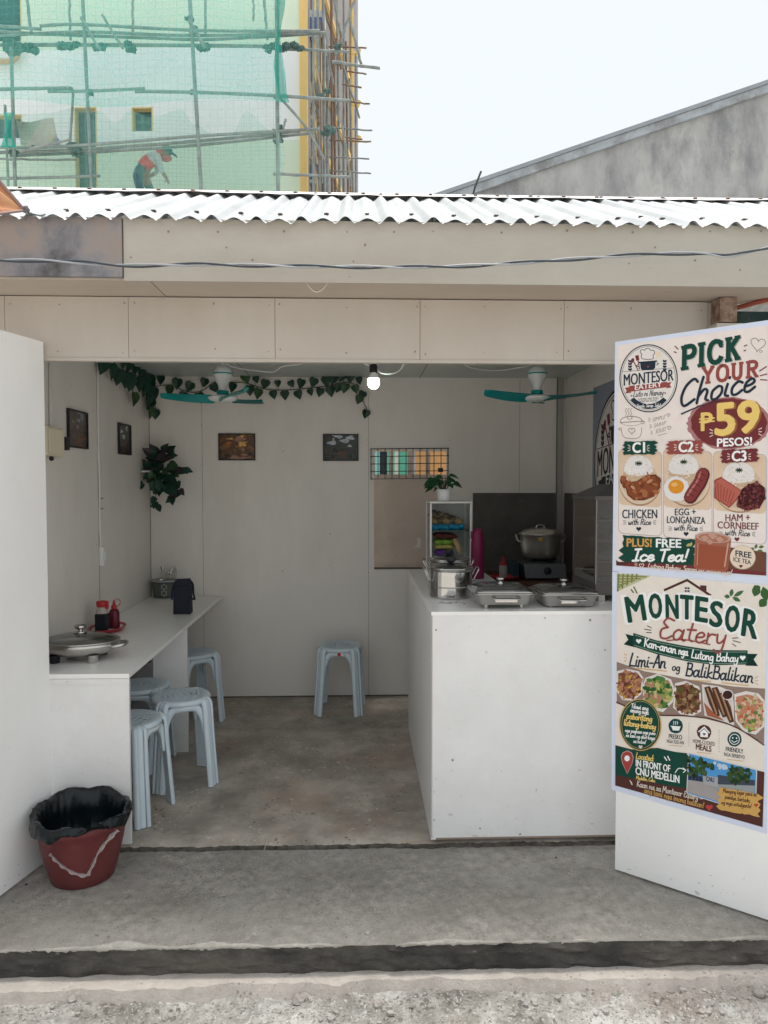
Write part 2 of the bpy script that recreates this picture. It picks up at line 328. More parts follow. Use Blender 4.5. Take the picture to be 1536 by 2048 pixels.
# inner floor, one low broken step above the slab
mb = MB()
def step_edge(x): return 3.135 + .010 * nz(x, 5, 0, 5) + .006 * nz(x, 2, 0, 26) - .008 * x
vs = []; n = 300
prof = [(0, -.032), (-.002, -.024), (.010, -.015), (.030, -.008), (.09, .0)]
for i in range(n + 1):
    x = -1.7 + 3.4 * i / n
    for k, (dy, z) in enumerate(prof): vs.append(Vector((x, step_edge(x) + dy + (.010 * nz(x, k, 3, 30) + .006 * nz(x, k, 8, 75) if 0 < k < 4 else 0), z + (.003 * nz(x, k, 5, 40) if 0 < k < 4 else 0))))
q = len(prof)
for k0_, k1_, m_i in ((0, 2, 1), (2, 4, 0)): mb.add(vs, [(i * q + k, i * q + k + 1, (i + 1) * q + k + 1, (i + 1) * q + k) for i in range(n) for k in range(k0_, k1_)], m_i, True)
mb.grid(lambda u, v: Vector((-1.7 + 3.4 * u, (step_edge(-1.7 + 3.4 * u) + .09) * (1 - v) + 5.5 * v, 0)), 300, 20, 0, True)
STEPM = M('crumbly_step_concrete', (.10, .09, .075), .95, var=.6, scale=40, bump=1, bscale=70, stain=(.20, .18, .155), sscale=14, samt=.8)
tag(mb.build('floor', [FLOOR, STEPM]), kind='structure')

# ------------------------------------------------------------------ the eatery hut
hut = thing('eatery_hut', 'cream plywood eatery with a corrugated metal roof and its front doors wide open', 'building', (0, YF, 0))
def nails(mb, pts, axis, m, r=.0033):
    for p in pts:
        p = Vector(p); u, w = (Vector((1, 0, 0)), Vector((0, 0, 1))) if axis == 'y' else (Vector((0, 1, 0)), Vector((0, 0, 1)))
        nn = u.cross(w) * (1 if axis == 'y' else -1); nn = Vector((0, -1, 0)) if axis == 'y' else Vector((1 if p.x < 0 else -1, 0, 0))
        rr = r * rnd.uniform(.7, 1.3)
        mb.add([p + nn * .0012 + u * math.cos(t * math.pi / 3) * rr + w * math.sin(t * math.pi / 3) * rr * rnd.uniform(.8, 1.4) for t in range(6)], [range(6)], m)
def scuffs(mb, fn, n, w, h, m, seed, lo=.003, hi=.012):
    # small chips and rubbed marks of irregular outline, a hair proud of the board
    r = random.Random(seed)
    for i in range(n):
        u = r.uniform(0, w); v = h * r.random() ** 2; a = r.uniform(lo, hi) * (.55 if r.random() < .85 else 1.3); b_ = a * r.uniform(.15, .6); t = r.uniform(-.5, .5)
        mb.add([fn(u + (a * math.cos(k * math.pi / 4) * math.cos(t) - b_ * math.sin(k * math.pi / 4) * math.sin(t)) * r.uniform(.6, 1.2), v + (a * math.cos(k * math.pi / 4) * math.sin(t) + b_ * math.sin(k * math.pi / 4) * math.cos(t)) * r.uniform(.6, 1.2)) for k in range(8)], [range(8)], m)
SCUFF = M('rubbed_paint_mark', (.62, .585, .545), .7, var=.2, scale=40)
# back wall with the barred hatch opening
hx0, hx1 = at(748, 1000, Y=YB).x, at(893, 1000, Y=YB).x
hz0, hz1 = at(748, 1139, Y=YB).z, at(800, 900, Y=YB).z
mb = MB(); T = .03
mb.box(XL - .03, hx0, YB, YB + T, 0, ZC + .02); mb.box(hx1, XR + .03, YB, YB + T, 0, ZC + .02)
mb.box(hx0, hx1, YB, YB + T, 0, hz0); mb.box(hx0, hx1, YB, YB + T, hz1, ZC + .02)
for px, y0, y1 in ((403, 760, 1392), (737, 790, 1391), (1040, 760, 985)):
    a = at(px, y0, Y=YB); b = at(px, y1, Y=YB); mb.box(a.x - .0014, a.x + .0014, YB - .0008, YB, max(b.z, .0), a.z, 3)
mb.box(XL, XR, YB - .001, YB, .0, .008, 1)
nails(mb, [at(px, py, Y=YB - .0002) for px, py in ((403, 850), (402, 930), (566, 902), (737, 1145), (738, 1050), (565, 1142), (660, 1068), (735, 880), (980, 770), (660, 1130), (1042, 800), (900, 1380 - 500), (470, 1040))], 'y', 2)
backwall = mb.build('back_wall', [INNER, SEAM_SHADOW, NAIL, FSEAM], hut)
# hatch: plywood leaf set back behind the opening, four slots above it, bars in front
hb = MB(); yh = YB + .12; lx0, lx1 = hx0 - .05, hx1 + .25
zl0, zl1 = at(800, 1139, Y=yh).z - .06, at(800, 949, Y=yh).z
hb.box(lx0, lx1, yh, yh + .02, zl0, zl1)
slots = [(754, 775), (796, 825), (833 + 4, 858 + 2), (867, 896)]
slots = [(750, 778), (786, 815), (825, 851), (860, 893)]
zt = at(800, 903, Y=yh).z
edges = [lx0] + [v for s in slots for v in (at(s[0], 920, Y=yh).x, at(s[1], 920, Y=yh).x)] + [lx1]
for i in range(0, len(edges), 2): hb.box(edges[i], edges[i + 1], yh, yh + .02, zl1, zt)
hb.box(lx0, lx1, yh, yh + .02, zt, zt + .25)
hatch = hb.build('hatch_panel', [HATCH], hut)
hk = MB(); c = at(838, 1085, Y=yh)
hk.box(c.x - .012, c.x + .012, yh - .008, yh - .001, c.z - .04, c.z + .035); hk.tube([(c.x - .005, yh - .006, c.z - .02), (c.x - .02, yh - .035, c.z - .03), (c.x - .035, yh - .035, c.z - .035)], .006)
hk.build('latch', [flat('pale_latch_metal', (.62, .6, .56), .35)], hatch)
sb = MB(); sb.box(hx0, hx1, YB + .031, yh - .002, hz0 - .02, hz0 - .004, 0); sb.box(hx0 + .001, hx1 - .1, YB + .002, YB + .02, hz0 + .001, hz0 + .014, 1)
sb.build('hatch_sill', [HATCH, BOARD], hut)
g = MB(); gz0, gz1 = at(745, 958, Y=YB - .012).z, at(745, 898, Y=YB - .012).z; gx0, gx1 = at(742, 930, Y=YB - .012).x, at(896, 930, Y=YB - .012).x
for i in range(12): x = gx0 + (gx1 - gx0) * i / 11; g.tube([(x, YB - .010, gz0), (x, YB - .010, gz1 + .006 * i / 11)], .0032, 6)
for i in range(5): z = gz0 + (gz1 - gz0) * i / 4; g.tube([(gx0 - .006, YB - .0165, z), (gx1 + .006, YB - .0165, z + .006)], .0032, 6)
g.build('window_grille', [DARKM], hut)
# side walls, ceiling
mb = MB(); mb.box(XL - .03, XL, YF + .035, YB, 0, ZC + .02)
for px in (195,): y = at(px, 900, X=XL).y; mb.box(XL, XL + .0008, y - .002, y + .002, 0, ZC, 1)
mb.box(XL, XL + .002, YB - .006, YB, 0, ZC, 1)
nails(mb, [(XL + .0003, y, z) for y, z in ((4.2, 1.95), (4.2, 1.5), (4.22, 1.2), (4.9, 1.1), (3.9, 1.1), (4.6, 1.42))], 'x', 2)
mb.build('left_wall', [INNER, SEAM_SHADOW, NAIL], hut)
mb = MB(); mb.box(XR, XR + .03, YF + .035, YB, 0, ZC + .02); mb.build('right_wall', [INNER], hut)
mb = MB(); mb.box(XL, XR, YF + .04, YB, ZC, ZC + .012)
for x in (-.75, .45): mb.box(x - .002, x + .002, YF + .04, YB, ZC - .0008, ZC, 1)
mb.build('ceiling', [CEIL, SEAM_SHADOW], hut)
# corner post inside
p = at(1118, 900, Y=YB); mb = MB(); mb.box(p.x - .016, p.x + .024, YB - .022, YB - .0005, 0, ZC - .001); mb.box(p.x - .021, p.x - .017, YB - .004, YB - .0005, 0, ZC - .001, 1)
mb.build('corner_post', [M('grey_post_paint', (.36, .35, .33), .5, var=.1), SEAM_SHADOW], hut)
# header panel
mb = MB(); hx = [-2.1] + [at(px, 660, Y=YF).x for px in (10, 257, 550, 840, 1128, 1415)]
for i in range(len(hx) - 1): mb.box(hx[i] + .0009, hx[i + 1] - .0009, YF, YF + .018, ZH0, ZH1 - .004, 0)
mb.box(-2.1, hx[-1], YF + .019, YF + .034, ZH0 + .003, ZH1 - .006, 1)
mb.box(hx[-1] + .001, hx[-1] + .03, YF + .002, YF + .03, ZH0 + .0, ZH1 - .006, 0)
mb.box(hx[1], hx[-1], YF - .004, YF + .03, ZH0 - .014, ZH0 - .001, 0)
pts = []
for i in range(1, len(hx) - 1):
    for x in (hx[i] + .02, (hx[i] + hx[i + 1]) / 2 + rnd.uniform(-.05, .05), hx[i + 1] - .02):
        pts += [(x + rnd.uniform(-.008, .008), YF - .0003, ZH1 - .035 + rnd.uniform(-.008, .008)), (x + rnd.uniform(-.01, .01), YF - .0003, ZH0 + .03 + rnd.uniform(-.01, .01))]
nails(mb, pts, 'y', 2)
mb.build('header_panel', [PAINT, SEAM_SHADOW, NAIL], hut)
# jambs
mb = MB(); mb.box(-1.55, -1.32, YF + .036, YF + .07, 0, ZH0 - .015); mb.build('door_jamb', [PAINT], hut); mb = MB(); mb.box(1.45, 1.56, YF + .0, YF + .034, 0, ZH0 - .015); mb.build('door_jamb', [PAINT], hut)
# soffit and fascia
mb = MB(); ZSO = ZH1; xe = at(1415 + 120, 560, Z=ZSO).x
mb.box(-2.6, -.79, YFA + .012, YF + .05, ZSO, ZSO + .012); mb.box(-.786, 3.2, YFA + .012, YF + .05, ZSO + .001, ZSO + .013)
mb.build('soffit', [SOFF], hut)
mb = MB(); xs_ = at(246, 500, Y=YFA).x; ZF1 = 2.547
mb.box(xs_ + .002, 3.3, YFA, YFA + .012, ZSO - .004, ZF1, 0)
nails(mb, [at(px, py, Y=YFA - .0003) for px, py in ((262, 515), (337, 463), (436, 464), (568, 463), (694, 464), (453, 495), (730, 490), (707, 523), (788, 464), (866, 463), (1003, 465), (1134, 461), (1265, 465), (1258, 527), (1310, 495), (1420, 463), (505, 520), (1480, 540), (1522, 462), (1390, 521))], 'y', 1, .004)
ob = mb.build('fascia_board', [FASC, NAIL], hut)
mb = MB(); mb.box(-2.6, xs_ - .002, YFA - .008, YFA + .012, ZSO + .008, ZF1, 0)
ob = mb.build('fascia_board', [FDARK], hut); tag(ob, 'sooty dark fascia board at the left end')
mb = MB(); mb.box(1.502, 1.575, YFA + .17, YF - .005, ZH0 + .15, ZH1 - .002, 0); mb.box(1.49, 1.60, YFA + .17, YF - .004, ZH0 - .2, ZH0 + .145, 1)
mb.build('corner_beam', [M('rusty_brown_beam', (.30, .22, .17), .9, var=.4, scale=30, stain=(.13, .06, .04), sscale=22, samt=.9), PAINT], hut)
# roof: corrugated front and back slopes, ridge flashing, nails
YE, YR, ZE, ZR = 2.838, 4.02, 2.538, 3.075
LAM = .0835
def corr(x):
    k = math.floor(x / LAM); a = .0105 * (1 + .32 * (1 if k % 2 else -1) + .15 * nz(k, 3, 0, .37))
    return a * math.cos(2 * math.pi * (x / LAM - k - .5))
def roof_pt(x, t, back=False):
    sh = math.floor((x + 10) / .752); fr = (x + 10) / .752 - sh
    z = ZE + (ZR - ZE) * t + corr(x) + .004 * (1 - fr) + .006 * nz(x, t, 0, 1.7) * (1 - t) + (.012 * max(0, nz(x, 5, 0, .9)) if t < .3 else 0) * (1 - t * 3.3)
    y = YE + (YR - YE) * t + .008 * nz(sh, 1, 0, 3.3) * (1 - t)
    if back: y = 2 * YR - y
    return Vector((x, y, z))
mb = MB(); x0, x1 = -2.7, 3.3; nu = int((x1 - x0) / LAM * 12)
mb.grid(lambda u, v: roof_pt(x0 + (x1 - x0) * u, v), nu, 12, 0, True)
mb.grid(lambda u, v: roof_pt(x0 + (x1 - x0) * u, v, True) + Vector((0, 0, -.002)), nu // 2, 6, 0, True)
k = math.ceil(x0 / LAM)
i = 0
x = (k + .5) * LAM
while x < x1:
    for t in (.10, .93):
        if (i + (1 if t > .5 else 0)) % 2 == 0 or rnd.random() < .12:
            c = roof_pt(x, t) + Vector((rnd.uniform(-.01, .01), 0, .002)); s_ = rnd.uniform(.55, .95)
            mb.lathe([(.0001, .007 * s_), (.006 * s_, .006 * s_), (.010 * s_, .0015), (.013 * s_, 0)], 8, c, 1)
            mb.box(c.x - .009, c.x + .009, c.y - .014, c.y - .011, c.z - .003, c.z + .0005, 2)  # dark sliver below the nail head, its shadow painted in as colour
    x += LAM; i += 1
mb.build('roof', [ZINC, RUST, SEAM_SHADOW], hut)
mb = MB()
def cap(u, v):
    x = x0 + (x1 - x0) * u; s = (v - .5) * 2; w = .155 * s
    z = ZR + .024 - abs(w) * .44 + (.011 * max(0, nz(x, 4, 0, 2.4)) + .004 * nz(x, 2, 0, 9)) * (abs(s) ** 2)
    return Vector((x, YR + w * .95, z + .006 * nz(x, 8, 0, .8)))
mb.grid(cap, 260, 6, 0, True)
for i in range(34):
    x = x0 + (x1 - x0) * (i + .5) / 34; c = cap((x - x0) / (x1 - x0), .22); mb.lathe([(.0001, .008), (.007, .006), (.013, 0)], 8, c + Vector((0, 0, .001)), 1)
mb.build('ridge_cap', [ZCAP, RUST], hut)
# doors
def door(name, A, B, width, z0, z1, label, th=.028):
    A = Vector((A.x, A.y, 0)); B = Vector((B.x, B.y, 0)); d = (B - A).normalized(); n = Vector((d.y, -d.x, 0))
    if n.dot(CAM - A) < 0: n = -n
    mb = MB(); e = A + d * width; q = [A, e, e - n * th, A - n * th]
    mb.hexa([p + Vector((0, 0, z0)) for p in q], [p + Vector((0, 0, z1)) for p in q])
    scuffs(mb, lambda u, v: A + d * (.006 + u) + n * .0006 + Vector((0, 0, z0 + .008 + v)), 26, width * .95, .16, 1, int(width * 100)); scuffs(mb, lambda u, v: A + d * (.006 + u * .12) + n * .0008 + Vector((0, 0, z0 + .1 + v)), 12, .5, .9, 1, int(width * 77), .002, .008); ob = mb.build(name, [DOORW, SCUFF], hut); tag(ob, label); return A, d, n
LA, Ld, Ln = door('door', at(104, 1640, Y=YF - .018), at(0, 1792, Z=-.02), .86, -.02, 2.125, 'plain white door swung open beside the dining counter')
RA, Rd, Rn = door('door', at(1230, 1738, Z=-.02), at(1536, 1840, Z=-.02), .92, -.02, 2.108, 'white door carrying the two menu posters')
# steel brace under the soffit at the right
br = MB(); a = at(1466, 618, Y=3.16); b = at(1560, 592, Y=3.03); br.tube([a, b, b + (b - a) * .3], .010, 8); br.build('roof_brace', [M('red_oxide_steel', (.30, .07, .05), .6, var=.2)], hut)

# ------------------------------------------------------------------ built-in counters
dc = thing('dining_counter', 'long narrow white dining counter along the left wall with stools beneath', 'counter', (-1.2, 4.2, 0))
zt = .74; xr = at(259, 1345, Y=YF + .03).x
mb = MB(); mb.box(XL + .003, xr, YF + .025, YB - .003, zt - .02, zt); mb.build('countertop', [TOPW], dc, .0015)
mb = MB(); mb.box(XL + .003, xr - .004, YF + .032, YF + .05, .0, zt - .021); mb.box(XL + .003, xr - .002, YF + .028, YF + .0315, zt - .045, zt - .0215, 0); scuffs(mb, lambda u, v: Vector((XL + .18 + u, YF + .0314, .012 + v)), 22, .31, .25, 1, 12); scuffs(mb, lambda u, v: Vector((XL + .18 + u, YF + .0275, zt - .044 + v)), 9, .30, .02, 1, 13, .002, .007); mb.build('end_panel', [WHITE, SCUFF], dc)
mb = MB(); mb.box(-1.165, xr - .006, 4.235, 4.253, 0.001, zt - .021); mb.build('divider_panel', [WHITE], dc, .001)
sc_ = thing('serving_counter', 'tall white serving counter on the right with pots and pans on top', 'counter', (.9, 3.5, 0))
X0 = .318; ZT = 1.0
mb = MB(); mb.box(X0, 1.5, YF, YF + .018, .012, ZT - .016); mb.box(X0 + .02, 1.5, YF - .0008, YF, .012, .020, 1); mb.box(X0, X0 + .004, YF - .001, YF, .02, ZT - .016, 2)
nails(mb, [at(px, py, Y=YF - .0003) for px, py in ((868, 1640), (905, 1520), (1090, 1236), (1180, 1240), (960, 1657), (1040, 1668), (872, 1260), (1210, 1300))], 'y', 1, .004)
scuffs(mb, lambda u, v: Vector((X0 + .03 + u, YF - .0006, .026 + v)), 34, .78, .10, 3, 4); scuffs(mb, lambda u, v: Vector((X0 + .03 + u, YF - .0009, .16 + v)), 16, .75, .75, 3, 9, .002, .006)
mb.build('front_panel', [WHITE, NAIL, PAINT, SCUFF], sc_)
mb = MB(); mb.hexa([Vector((X0, YF + .018, .004)), Vector((X0 + .018, YF + .018, .004)), Vector((X0 + .022, 4.6, .004)), Vector((X0 + .004, 4.6, .004))], [Vector((X0, YF + .018, ZT - .016)), Vector((X0 + .018, YF + .018, ZT - .016)), Vector((X0 + .022, 4.6, ZT - .016)), Vector((X0 + .004, 4.6, ZT - .016))])
mb.build('side_panel', [WHITE], sc_)
mb = MB(); L_ = [(X0 - .002, YF - .002), (1.5, YF - .002), (1.5, YF + .43), (X0 + .46, YF + .43), (X0 + .46, 4.6), (X0 + .001, 4.6)]
mb.hexa([Vector((x, y, ZT - .0155)) for x, y in L_], [Vector((x, y, ZT)) for x, y in L_]); mb.build('countertop', [TOPW], sc_)
# ------------------------------------------------------------------ plastic stools
def make_stool():
    root = thing('plastic_stool', '', 'stool', (0, 0, 0), 'pale blue plastic stools')
    mb = MB(); H = .45
    mb.lathe([(.0005, H - .004), (.06, H - .0035), (.115, H - .002), (.136, H), (.146, H - .003), (.150, H - .012), (.149, H - .026), (.142, H - .026), (.140, H - .014), (.05, H - .014), (.0005, H - .014)], 48)
    for a in range(-6, 7):   # woven ribs of the seat
        for s in (0, 1):
            o = a * .019; l = math.sqrt(max(0, .128 ** 2 - o * o))
            k = 10
            for j in range(k):
                t0 = -l + 2 * l * (j + .12) / k; t1 = -l + 2 * l * (j + .88) / k
                if (j + a + s) % 2: continue
                z = H - .0030; w = .0066
                q = [(t0, o - w), (t1, o - w), (t1, o + w), (t0, o + w)]
                ca, sa = math.cos(R(45 + 90 * s)), math.sin(R(45 + 90 * s))
                lo = [Vector((x * ca - y * sa, x * sa + y * ca, z)) for x, y in q]; hi = [Vector((p.x * .985, p.y * .985, z + .0013)) for p in lo]
                mb.hexa(lo, hi)
    mb.build('seat', [STOOLM], root, seg=1)
    for k in range(4):
        a = R(45 + 90 * k); d = Vector((math.cos(a), math.sin(a), 0)); s = Vector((-d.y, d.x, 0)); mb = MB()
        Z = lambda z: Vector((0, 0, z))
        for off, lift in ((-.0255, -.004), (0, 0), (.0255, -.004)):
            path = smooth_path([d * .118 + s * off * .75 + Z(H - .008 + lift), d * .142 + s * off * .85 + Z(H - .006 + lift), d * .160 + s * off + Z(H - .022), d * .1665 + s * off + Z(H - .058), d * .172 + s * off + Z(.30), d * .187 + s * off * 1.02 + Z(.12), d * .197 + s * off * 1.05 + Z(.004)], 5)
            mb.tube(path, 1, 10, 0, (.0085, .0150, d))
        web = [d * .158, d * .164, d * .179, d * .190]; zz = [H - .03, .33, .14, .004]
        for i in range(3):
            q0, q1 = web[i] + Z(zz[i]), web[i + 1] + Z(zz[i + 1])
            mb.hexa([q1 - s * .033, q1 + s * .033, q1 + s * .033 - d * .004, q1 - s * .033 - d * .004], [q0 - s * .032, q0 + s * .032, q0 + s * .032 - d * .004, q0 - s * .032 - d * .004])
        mb.build('leg', [STOOLM], root)
    for k in range(4):   # arched aprons between the legs
        a0 = R(45 + 90 * k); a1 = a0 + R(90)
        d0 = Vector((math.cos(a0), math.sin(a0), 0)); d1 = Vector((math.cos(a1), math.sin(a1), 0)); e = (d1 - d0).normalized(); o = (d0 + d1).normalized()
        z = lambda v: Vector((0, 0, v))
        P = [d0 * .176 + e * .030 + z(.27), d0 * .171 + e * .032 + z(.34), d0 * .166 + e * .042 + z(.385), d0 * .160 + e * .062 + z(.408) + o * .006,
             (d0 + d1) * .080 + z(.417) + o * .020, d1 * .160 - e * .062 + z(.408) + o * .006, d1 * .166 - e * .042 + z(.385), d1 * .171 - e * .032 + z(.34), d1 * .176 - e * .030 + z(.27)]
        path = smooth_path(P, 6); n = len(path)
        rr = [.35 + .65 * min(1, 4.0 * min(i, n - 1 - i) / n) for i in range(n)]
        mb = MB(); mb.tube(path, rr, 12, 0, (.0155, .021, o)); mb.build('apron', [STOOLM], root)
    return root
st0 = make_stool()
spots = [(362, 1389, 22, 'pale blue stool standing out from the counter, its whole seat and legs in view'), (258, 1436, -12, 'pale blue stool nearest the step, half hidden by the counter end panel'),
         (281, 1368, 4, 'pale blue stool tucked under the counter, mostly hidden behind two nearer stools'), (385, 1303, 38, 'pale blue stool at the far end of the dining counter, past the divider'), (677, 1289, -4, 'lone pale blue stool against the back wall with a red sticker')]
for i, (px, py, rz, lab) in enumerate(spots):
    o = st0 if i == 0 else copy_tree(st0); p = at(px, py, Z=.45)
    o.location = (p.x, p.y, 0); o.rotation_euler = (0, 0, R(rz)); o['label'] = lab
    if i == 4:
        o.location.x += .01; o.location.y = min(o.location.y, YB - .19)
        mb = MB(); a = R(-90 - rz + 0)
        mb.box(-.011, .011, -.150, -.1375 - .012, .405, .427, 0); mb.box(.011, .032, -.150, -.1495, .408, .424, 1)
        stk = mb.build('sticker', [REDP, WPLAS]); stk.parent = o; stk.location = (.008, -.0005, 0)

# ------------------------------------------------------------------ waste bucket with bin bag
bx, by = -1.105, 2.965
bk = thing('waste_bucket', 'dark red plastic bucket lined with a black bin bag', 'bucket', (bx, by, ZS + .002))
H = .255
def bw(t, i): return 1
mb = MB(); mb.lathe([(.001, .002), (.116, .0), (.122, .004), (.135, .05), (.154, .13), (.166, .19), (.171, .215), (.176, .22), (.182, .228), (.182, .25), (.178, H), (.170, H), (.166, .245), (.158, .18), (.124, .05), (.110, .012), (.001, .012)], 56, (bx, by, ZS + .002))
mb.build('body', [MAROON], bk)
mb = MB(); b0 = Vector((bx, by, ZS + .002))
def onb(a, z, r=0): rr = .119 + (z / .215) * .055 + .0050 + r; return b0 + Vector((math.cos(R(a)) * rr, math.sin(R(a)) * rr, z))
P = smooth_path([onb(-113, .165), onb(-108, .145), onb(-97, .115), onb(-82, .085, .004), onb(-66, .07, .01), onb(-60, .085, .006), onb(-50, .15), onb(-38, .20, .008), onb(-28, .222, .012)], 8)
mb.tube(P, [.9 + .35 * math.sin(i * .9) for i in range(len(P))], 8, 0, (.0022, .013, (0, 0, 1))); mb.build('handle', [CLEARP], bk)
bag = MB(); N = 120
def bagw(t, i): return 1 + (.010 * math.sin(9 * t + i) + .016 * math.sin(17 * t + 2.2 * i) + .012 * math.sin(31 * t - i) + .008 * math.sin(53 * t + 3 * i)) * (.62 if i < 6 else 1.0)
prof = [(.1865, .226), (.189, .231), (.191, .240), (.190, .252), (.186, .262), (.179, .267), (.170, .265), (.157, .245), (.147, .20), (.134, .13), (.10, .08), (.02, .07), (.0005, .07)]
vs = []
for i, (r, z) in enumerate(prof):
    for j in range(N):
        t = 2 * math.pi * j / N
        dz = 0
        if i < 3: dz = -.030 * max(0, math.cos(t - R(205))) ** 2 + .010 * math.sin(5 * t + .6) + .006 * math.sin(11 * t) + .022 * max(0, math.cos(t - R(290))) ** 2
        if i < 2 and math.sin(t + .15) > .93 and False: dz = .05
        dz += .008 * math.sin(7 * t + i) + (.022 * max(0, math.sin(t - .6)) if 2 <= i < 8 else 0)
        rr = r * bagw(t, i)
        vs.append(b0 + Vector((rr * math.cos(t), rr * math.sin(t), z + dz)))
bag.add(vs, [(i * N + j, i * N + (j + 1) % N, (i + 1) * N + (j + 1) % N, (i + 1) * N + j) for i in range(len(prof) - 1) for j in range(N)], 0, True)
tag(bag.build('bin_bag', [BAGM], base=(bx, by, ZS + .1)), 'wrinkled black bin bag folded over the rim of the red bucket', 'bin bag')
for i, (dx, dy, rz, sz) in enumerate(((.03, -.02, .4, .03), (.075, .0, 1.2, .035))):
    mb = MB(); c = b0 + Vector((dx, dy, .10)); q = Matrix.Rotation(rz, 3, 'Z')
    k = [Vector((-sz, -sz * .6, 0)), Vector((sz, -sz * .5, .015)), Vector((sz * .8, sz * .6, .045)), Vector((-sz * .7, sz * .7, .06))]
    vs = [c + q @ p for p in k]; mb.hexa(vs, [p + Vector((0, 0, .0012)) for p in vs])
    tag(mb.build('paper_scrap', [WPLAS], base=c), 'crumpled white paper scrap lying inside the black bin bag', 'paper scrap', 'paper scraps in the bin')

# ------------------------------------------------------------------ framed landscape pictures
def pic(o, ux, w, h, label, pal, seed):
    """o = centre on wall, ux = unit vector along width, n toward the room"""
    up = Vector((0, 0, 1)); n = ux.cross(up); o = Vector(o); r = random.Random(seed)
    t = thing('framed_picture', label, 'picture', o, 'small framed landscape pictures')
    mb = MB(); b = .009
    def bar(x0, x1, z0, z1, d0, d1, m=0):
        P = lambda x, z, d: o + ux * x + up * z + n * d
        mb.hexa([P(x0, z0, d0), P(x1, z0, d0), P(x1, z1, d0), P(x0, z1, d0)], [P(x0, z0, d1), P(x1, z0, d1), P(x1, z1, d1), P(x0, z1, d1)], m)
    W, Hh = w / 2, h / 2
    bar(-W, W, Hh - b, Hh, .001, .014); bar(-W, W, -Hh, -Hh + b, .001, .014); bar(-W, -W + b, -Hh + b, Hh - b, .001, .014); bar(W - b, W, -Hh + b, Hh - b, .001, .014)
    mb.build('frame', [BLACKP], t)
    mb = MB(); bar(-W + b, W - b, -Hh + b, Hh - b, .001, .005, 0)
    def patchp(x, z, rx, rz, m, d):
        vs = []; k = 14; ph = r.uniform(0, 6)
        for j in range(k):
            q = 2 * math.pi * j / k; rr = 1 + .22 * math.sin(3 * q + ph) + r.uniform(-.12, .12)
            X = max(-W + b, min(W - b, x + rx * rr * math.cos(q))); Zq = max(-Hh + b, min(Hh - b, z + rz * rr * math.sin(q)))
            vs.append(o + ux * X + up * Zq + n * d)
        mb.add(vs, [range(k)], m)
    d = .0055
    for j in range(46):
        x = r.uniform(-W, W); z = r.uniform(-Hh, Hh); f = z / Hh
        side = abs(x) / W
        m = 1 if (f > .1 and side < .6) else (2 if f > -.2 else (3 if side < .45 else 4))
        if r.random() < .25: m = r.choice((2, 3, 4, 5))
        patchp(x, z, r.uniform(.08, .3) * W * (.5 if j > 25 else 1), r.uniform(.05, .2) * Hh * (.6 if j > 25 else 1), m, d); d += .00004
    mats = [M('print_colour', c, .3, var=.45, scale=40) for c in pal]
    mb.build('print', mats, t)
AUT = [(.12, .06, .03), (.75, .42, .13), (.24, .10, .03), (.34, .17, .12), (.03, .022, .018), (.42, .14, .03)]
GRN = [(.045, .05, .045), (.42, .46, .52), (.045, .05, .035), (.13, .05, .035), (.02, .022, .02), (.12, .12, .11)]
STR = [(.10, .08, .075), (.26, .28, .34), (.10, .06, .055), (.13, .085, .05), (.04, .03, .028), (.18, .08, .06)]
def mid(a, b): return (a + b) / 2
a, b = at(437, 867, Y=YB - .001), at(511, 921, Y=YB - .001); pic(mid(a, b), Vector((1, 0, 0)), b.x - a.x, a.z - b.z, 'framed golden autumn landscape on the back wall', AUT, 3)
a, b = at(646, 868, Y=YB - .001), at(717, 922, Y=YB - .001); pic(mid(a, b), Vector((1, 0, 0)), b.x - a.x, a.z - b.z, 'framed dark river landscape on the back wall, nearest the barred hatch', GRN, 5)
a, b = at(133, 856, X=XL + .001), at(172, 858, X=XL + .001); zz = (at(133, 816, X=XL).z, at(133, 894, X=XL).z); pic((XL + .001, (a.y + b.y) / 2, sum(zz) / 2), Vector((0, 1, 0)), b.y - a.y, zz[0] - zz[1], 'framed town scene on the left wall, beside the cream breaker box', STR, 8)
a, b = at(235, 878, X=XL + .001), at(259, 878, X=XL + .001); zz = (at(235, 845, X=XL).z, at(235, 908, X=XL).z); pic((XL + .001, (a.y + b.y) / 2, sum(zz) / 2), Vector((0, 1, 0)), b.y - a.y, zz[0] - zz[1], 'framed grey misty picture on the left wall, beside the wall conduit', GRN, 11)

# ------------------------------------------------------------------ breaker box, conduit, cables
a, b = at(95, 856, X=XL + .05), at(124, 914, X=XL + .05)
bb = thing('breaker_box', 'cream plastic breaker box on the left wall just inside the door', 'electrical box', (XL, a.y, b.z))
mb = MB(); mb.box(XL + .0005, XL + .055, a.y - .02, b.y + .01, b.z, a.z + .01); mb.build('housing', [CREAMP], bb, .006)
mb = MB(); mb.box(XL + .056, XL + .062, a.y - .012, b.y + .002, b.z + .01, a.z); mb.build('cover', [CREAMP], bb, .004)
mb = MB(); c = at(127, 886, X=XL + .02); mb.box(XL + .001, XL + .04, c.y - .012, c.y + .03, c.z - .035, c.z + .03); mb.tube([(XL + .02, c.y + .03, c.z), (XL + .02, c.y + .05, c.z + .003)], .006); mb.build('plug', [BLACKP], bb, .003)
mb = MB(); c = at(103, 917, X=XL + .04); mb.ball(c, .012, 0, 10); mb.build('cable_gland', [BLACKP], bb)
mb = MB(); y0 = at(101, 850, X=XL + .01).y
for d in (0, .013): mb.tube([(XL + .008, y0 + d, a.z + .005), (XL + .008, y0 + d + .004, 1.9), (XL + .008, y0 + d + .014, ZC - .002)], .0045, 6)
tag(mb.build('supply_cable', [WCAB], base=(XL, y0, a.z)), 'pair of pale cables rising from the breaker box', 'cable')
cy_ = at(195, 900, X=XL).y
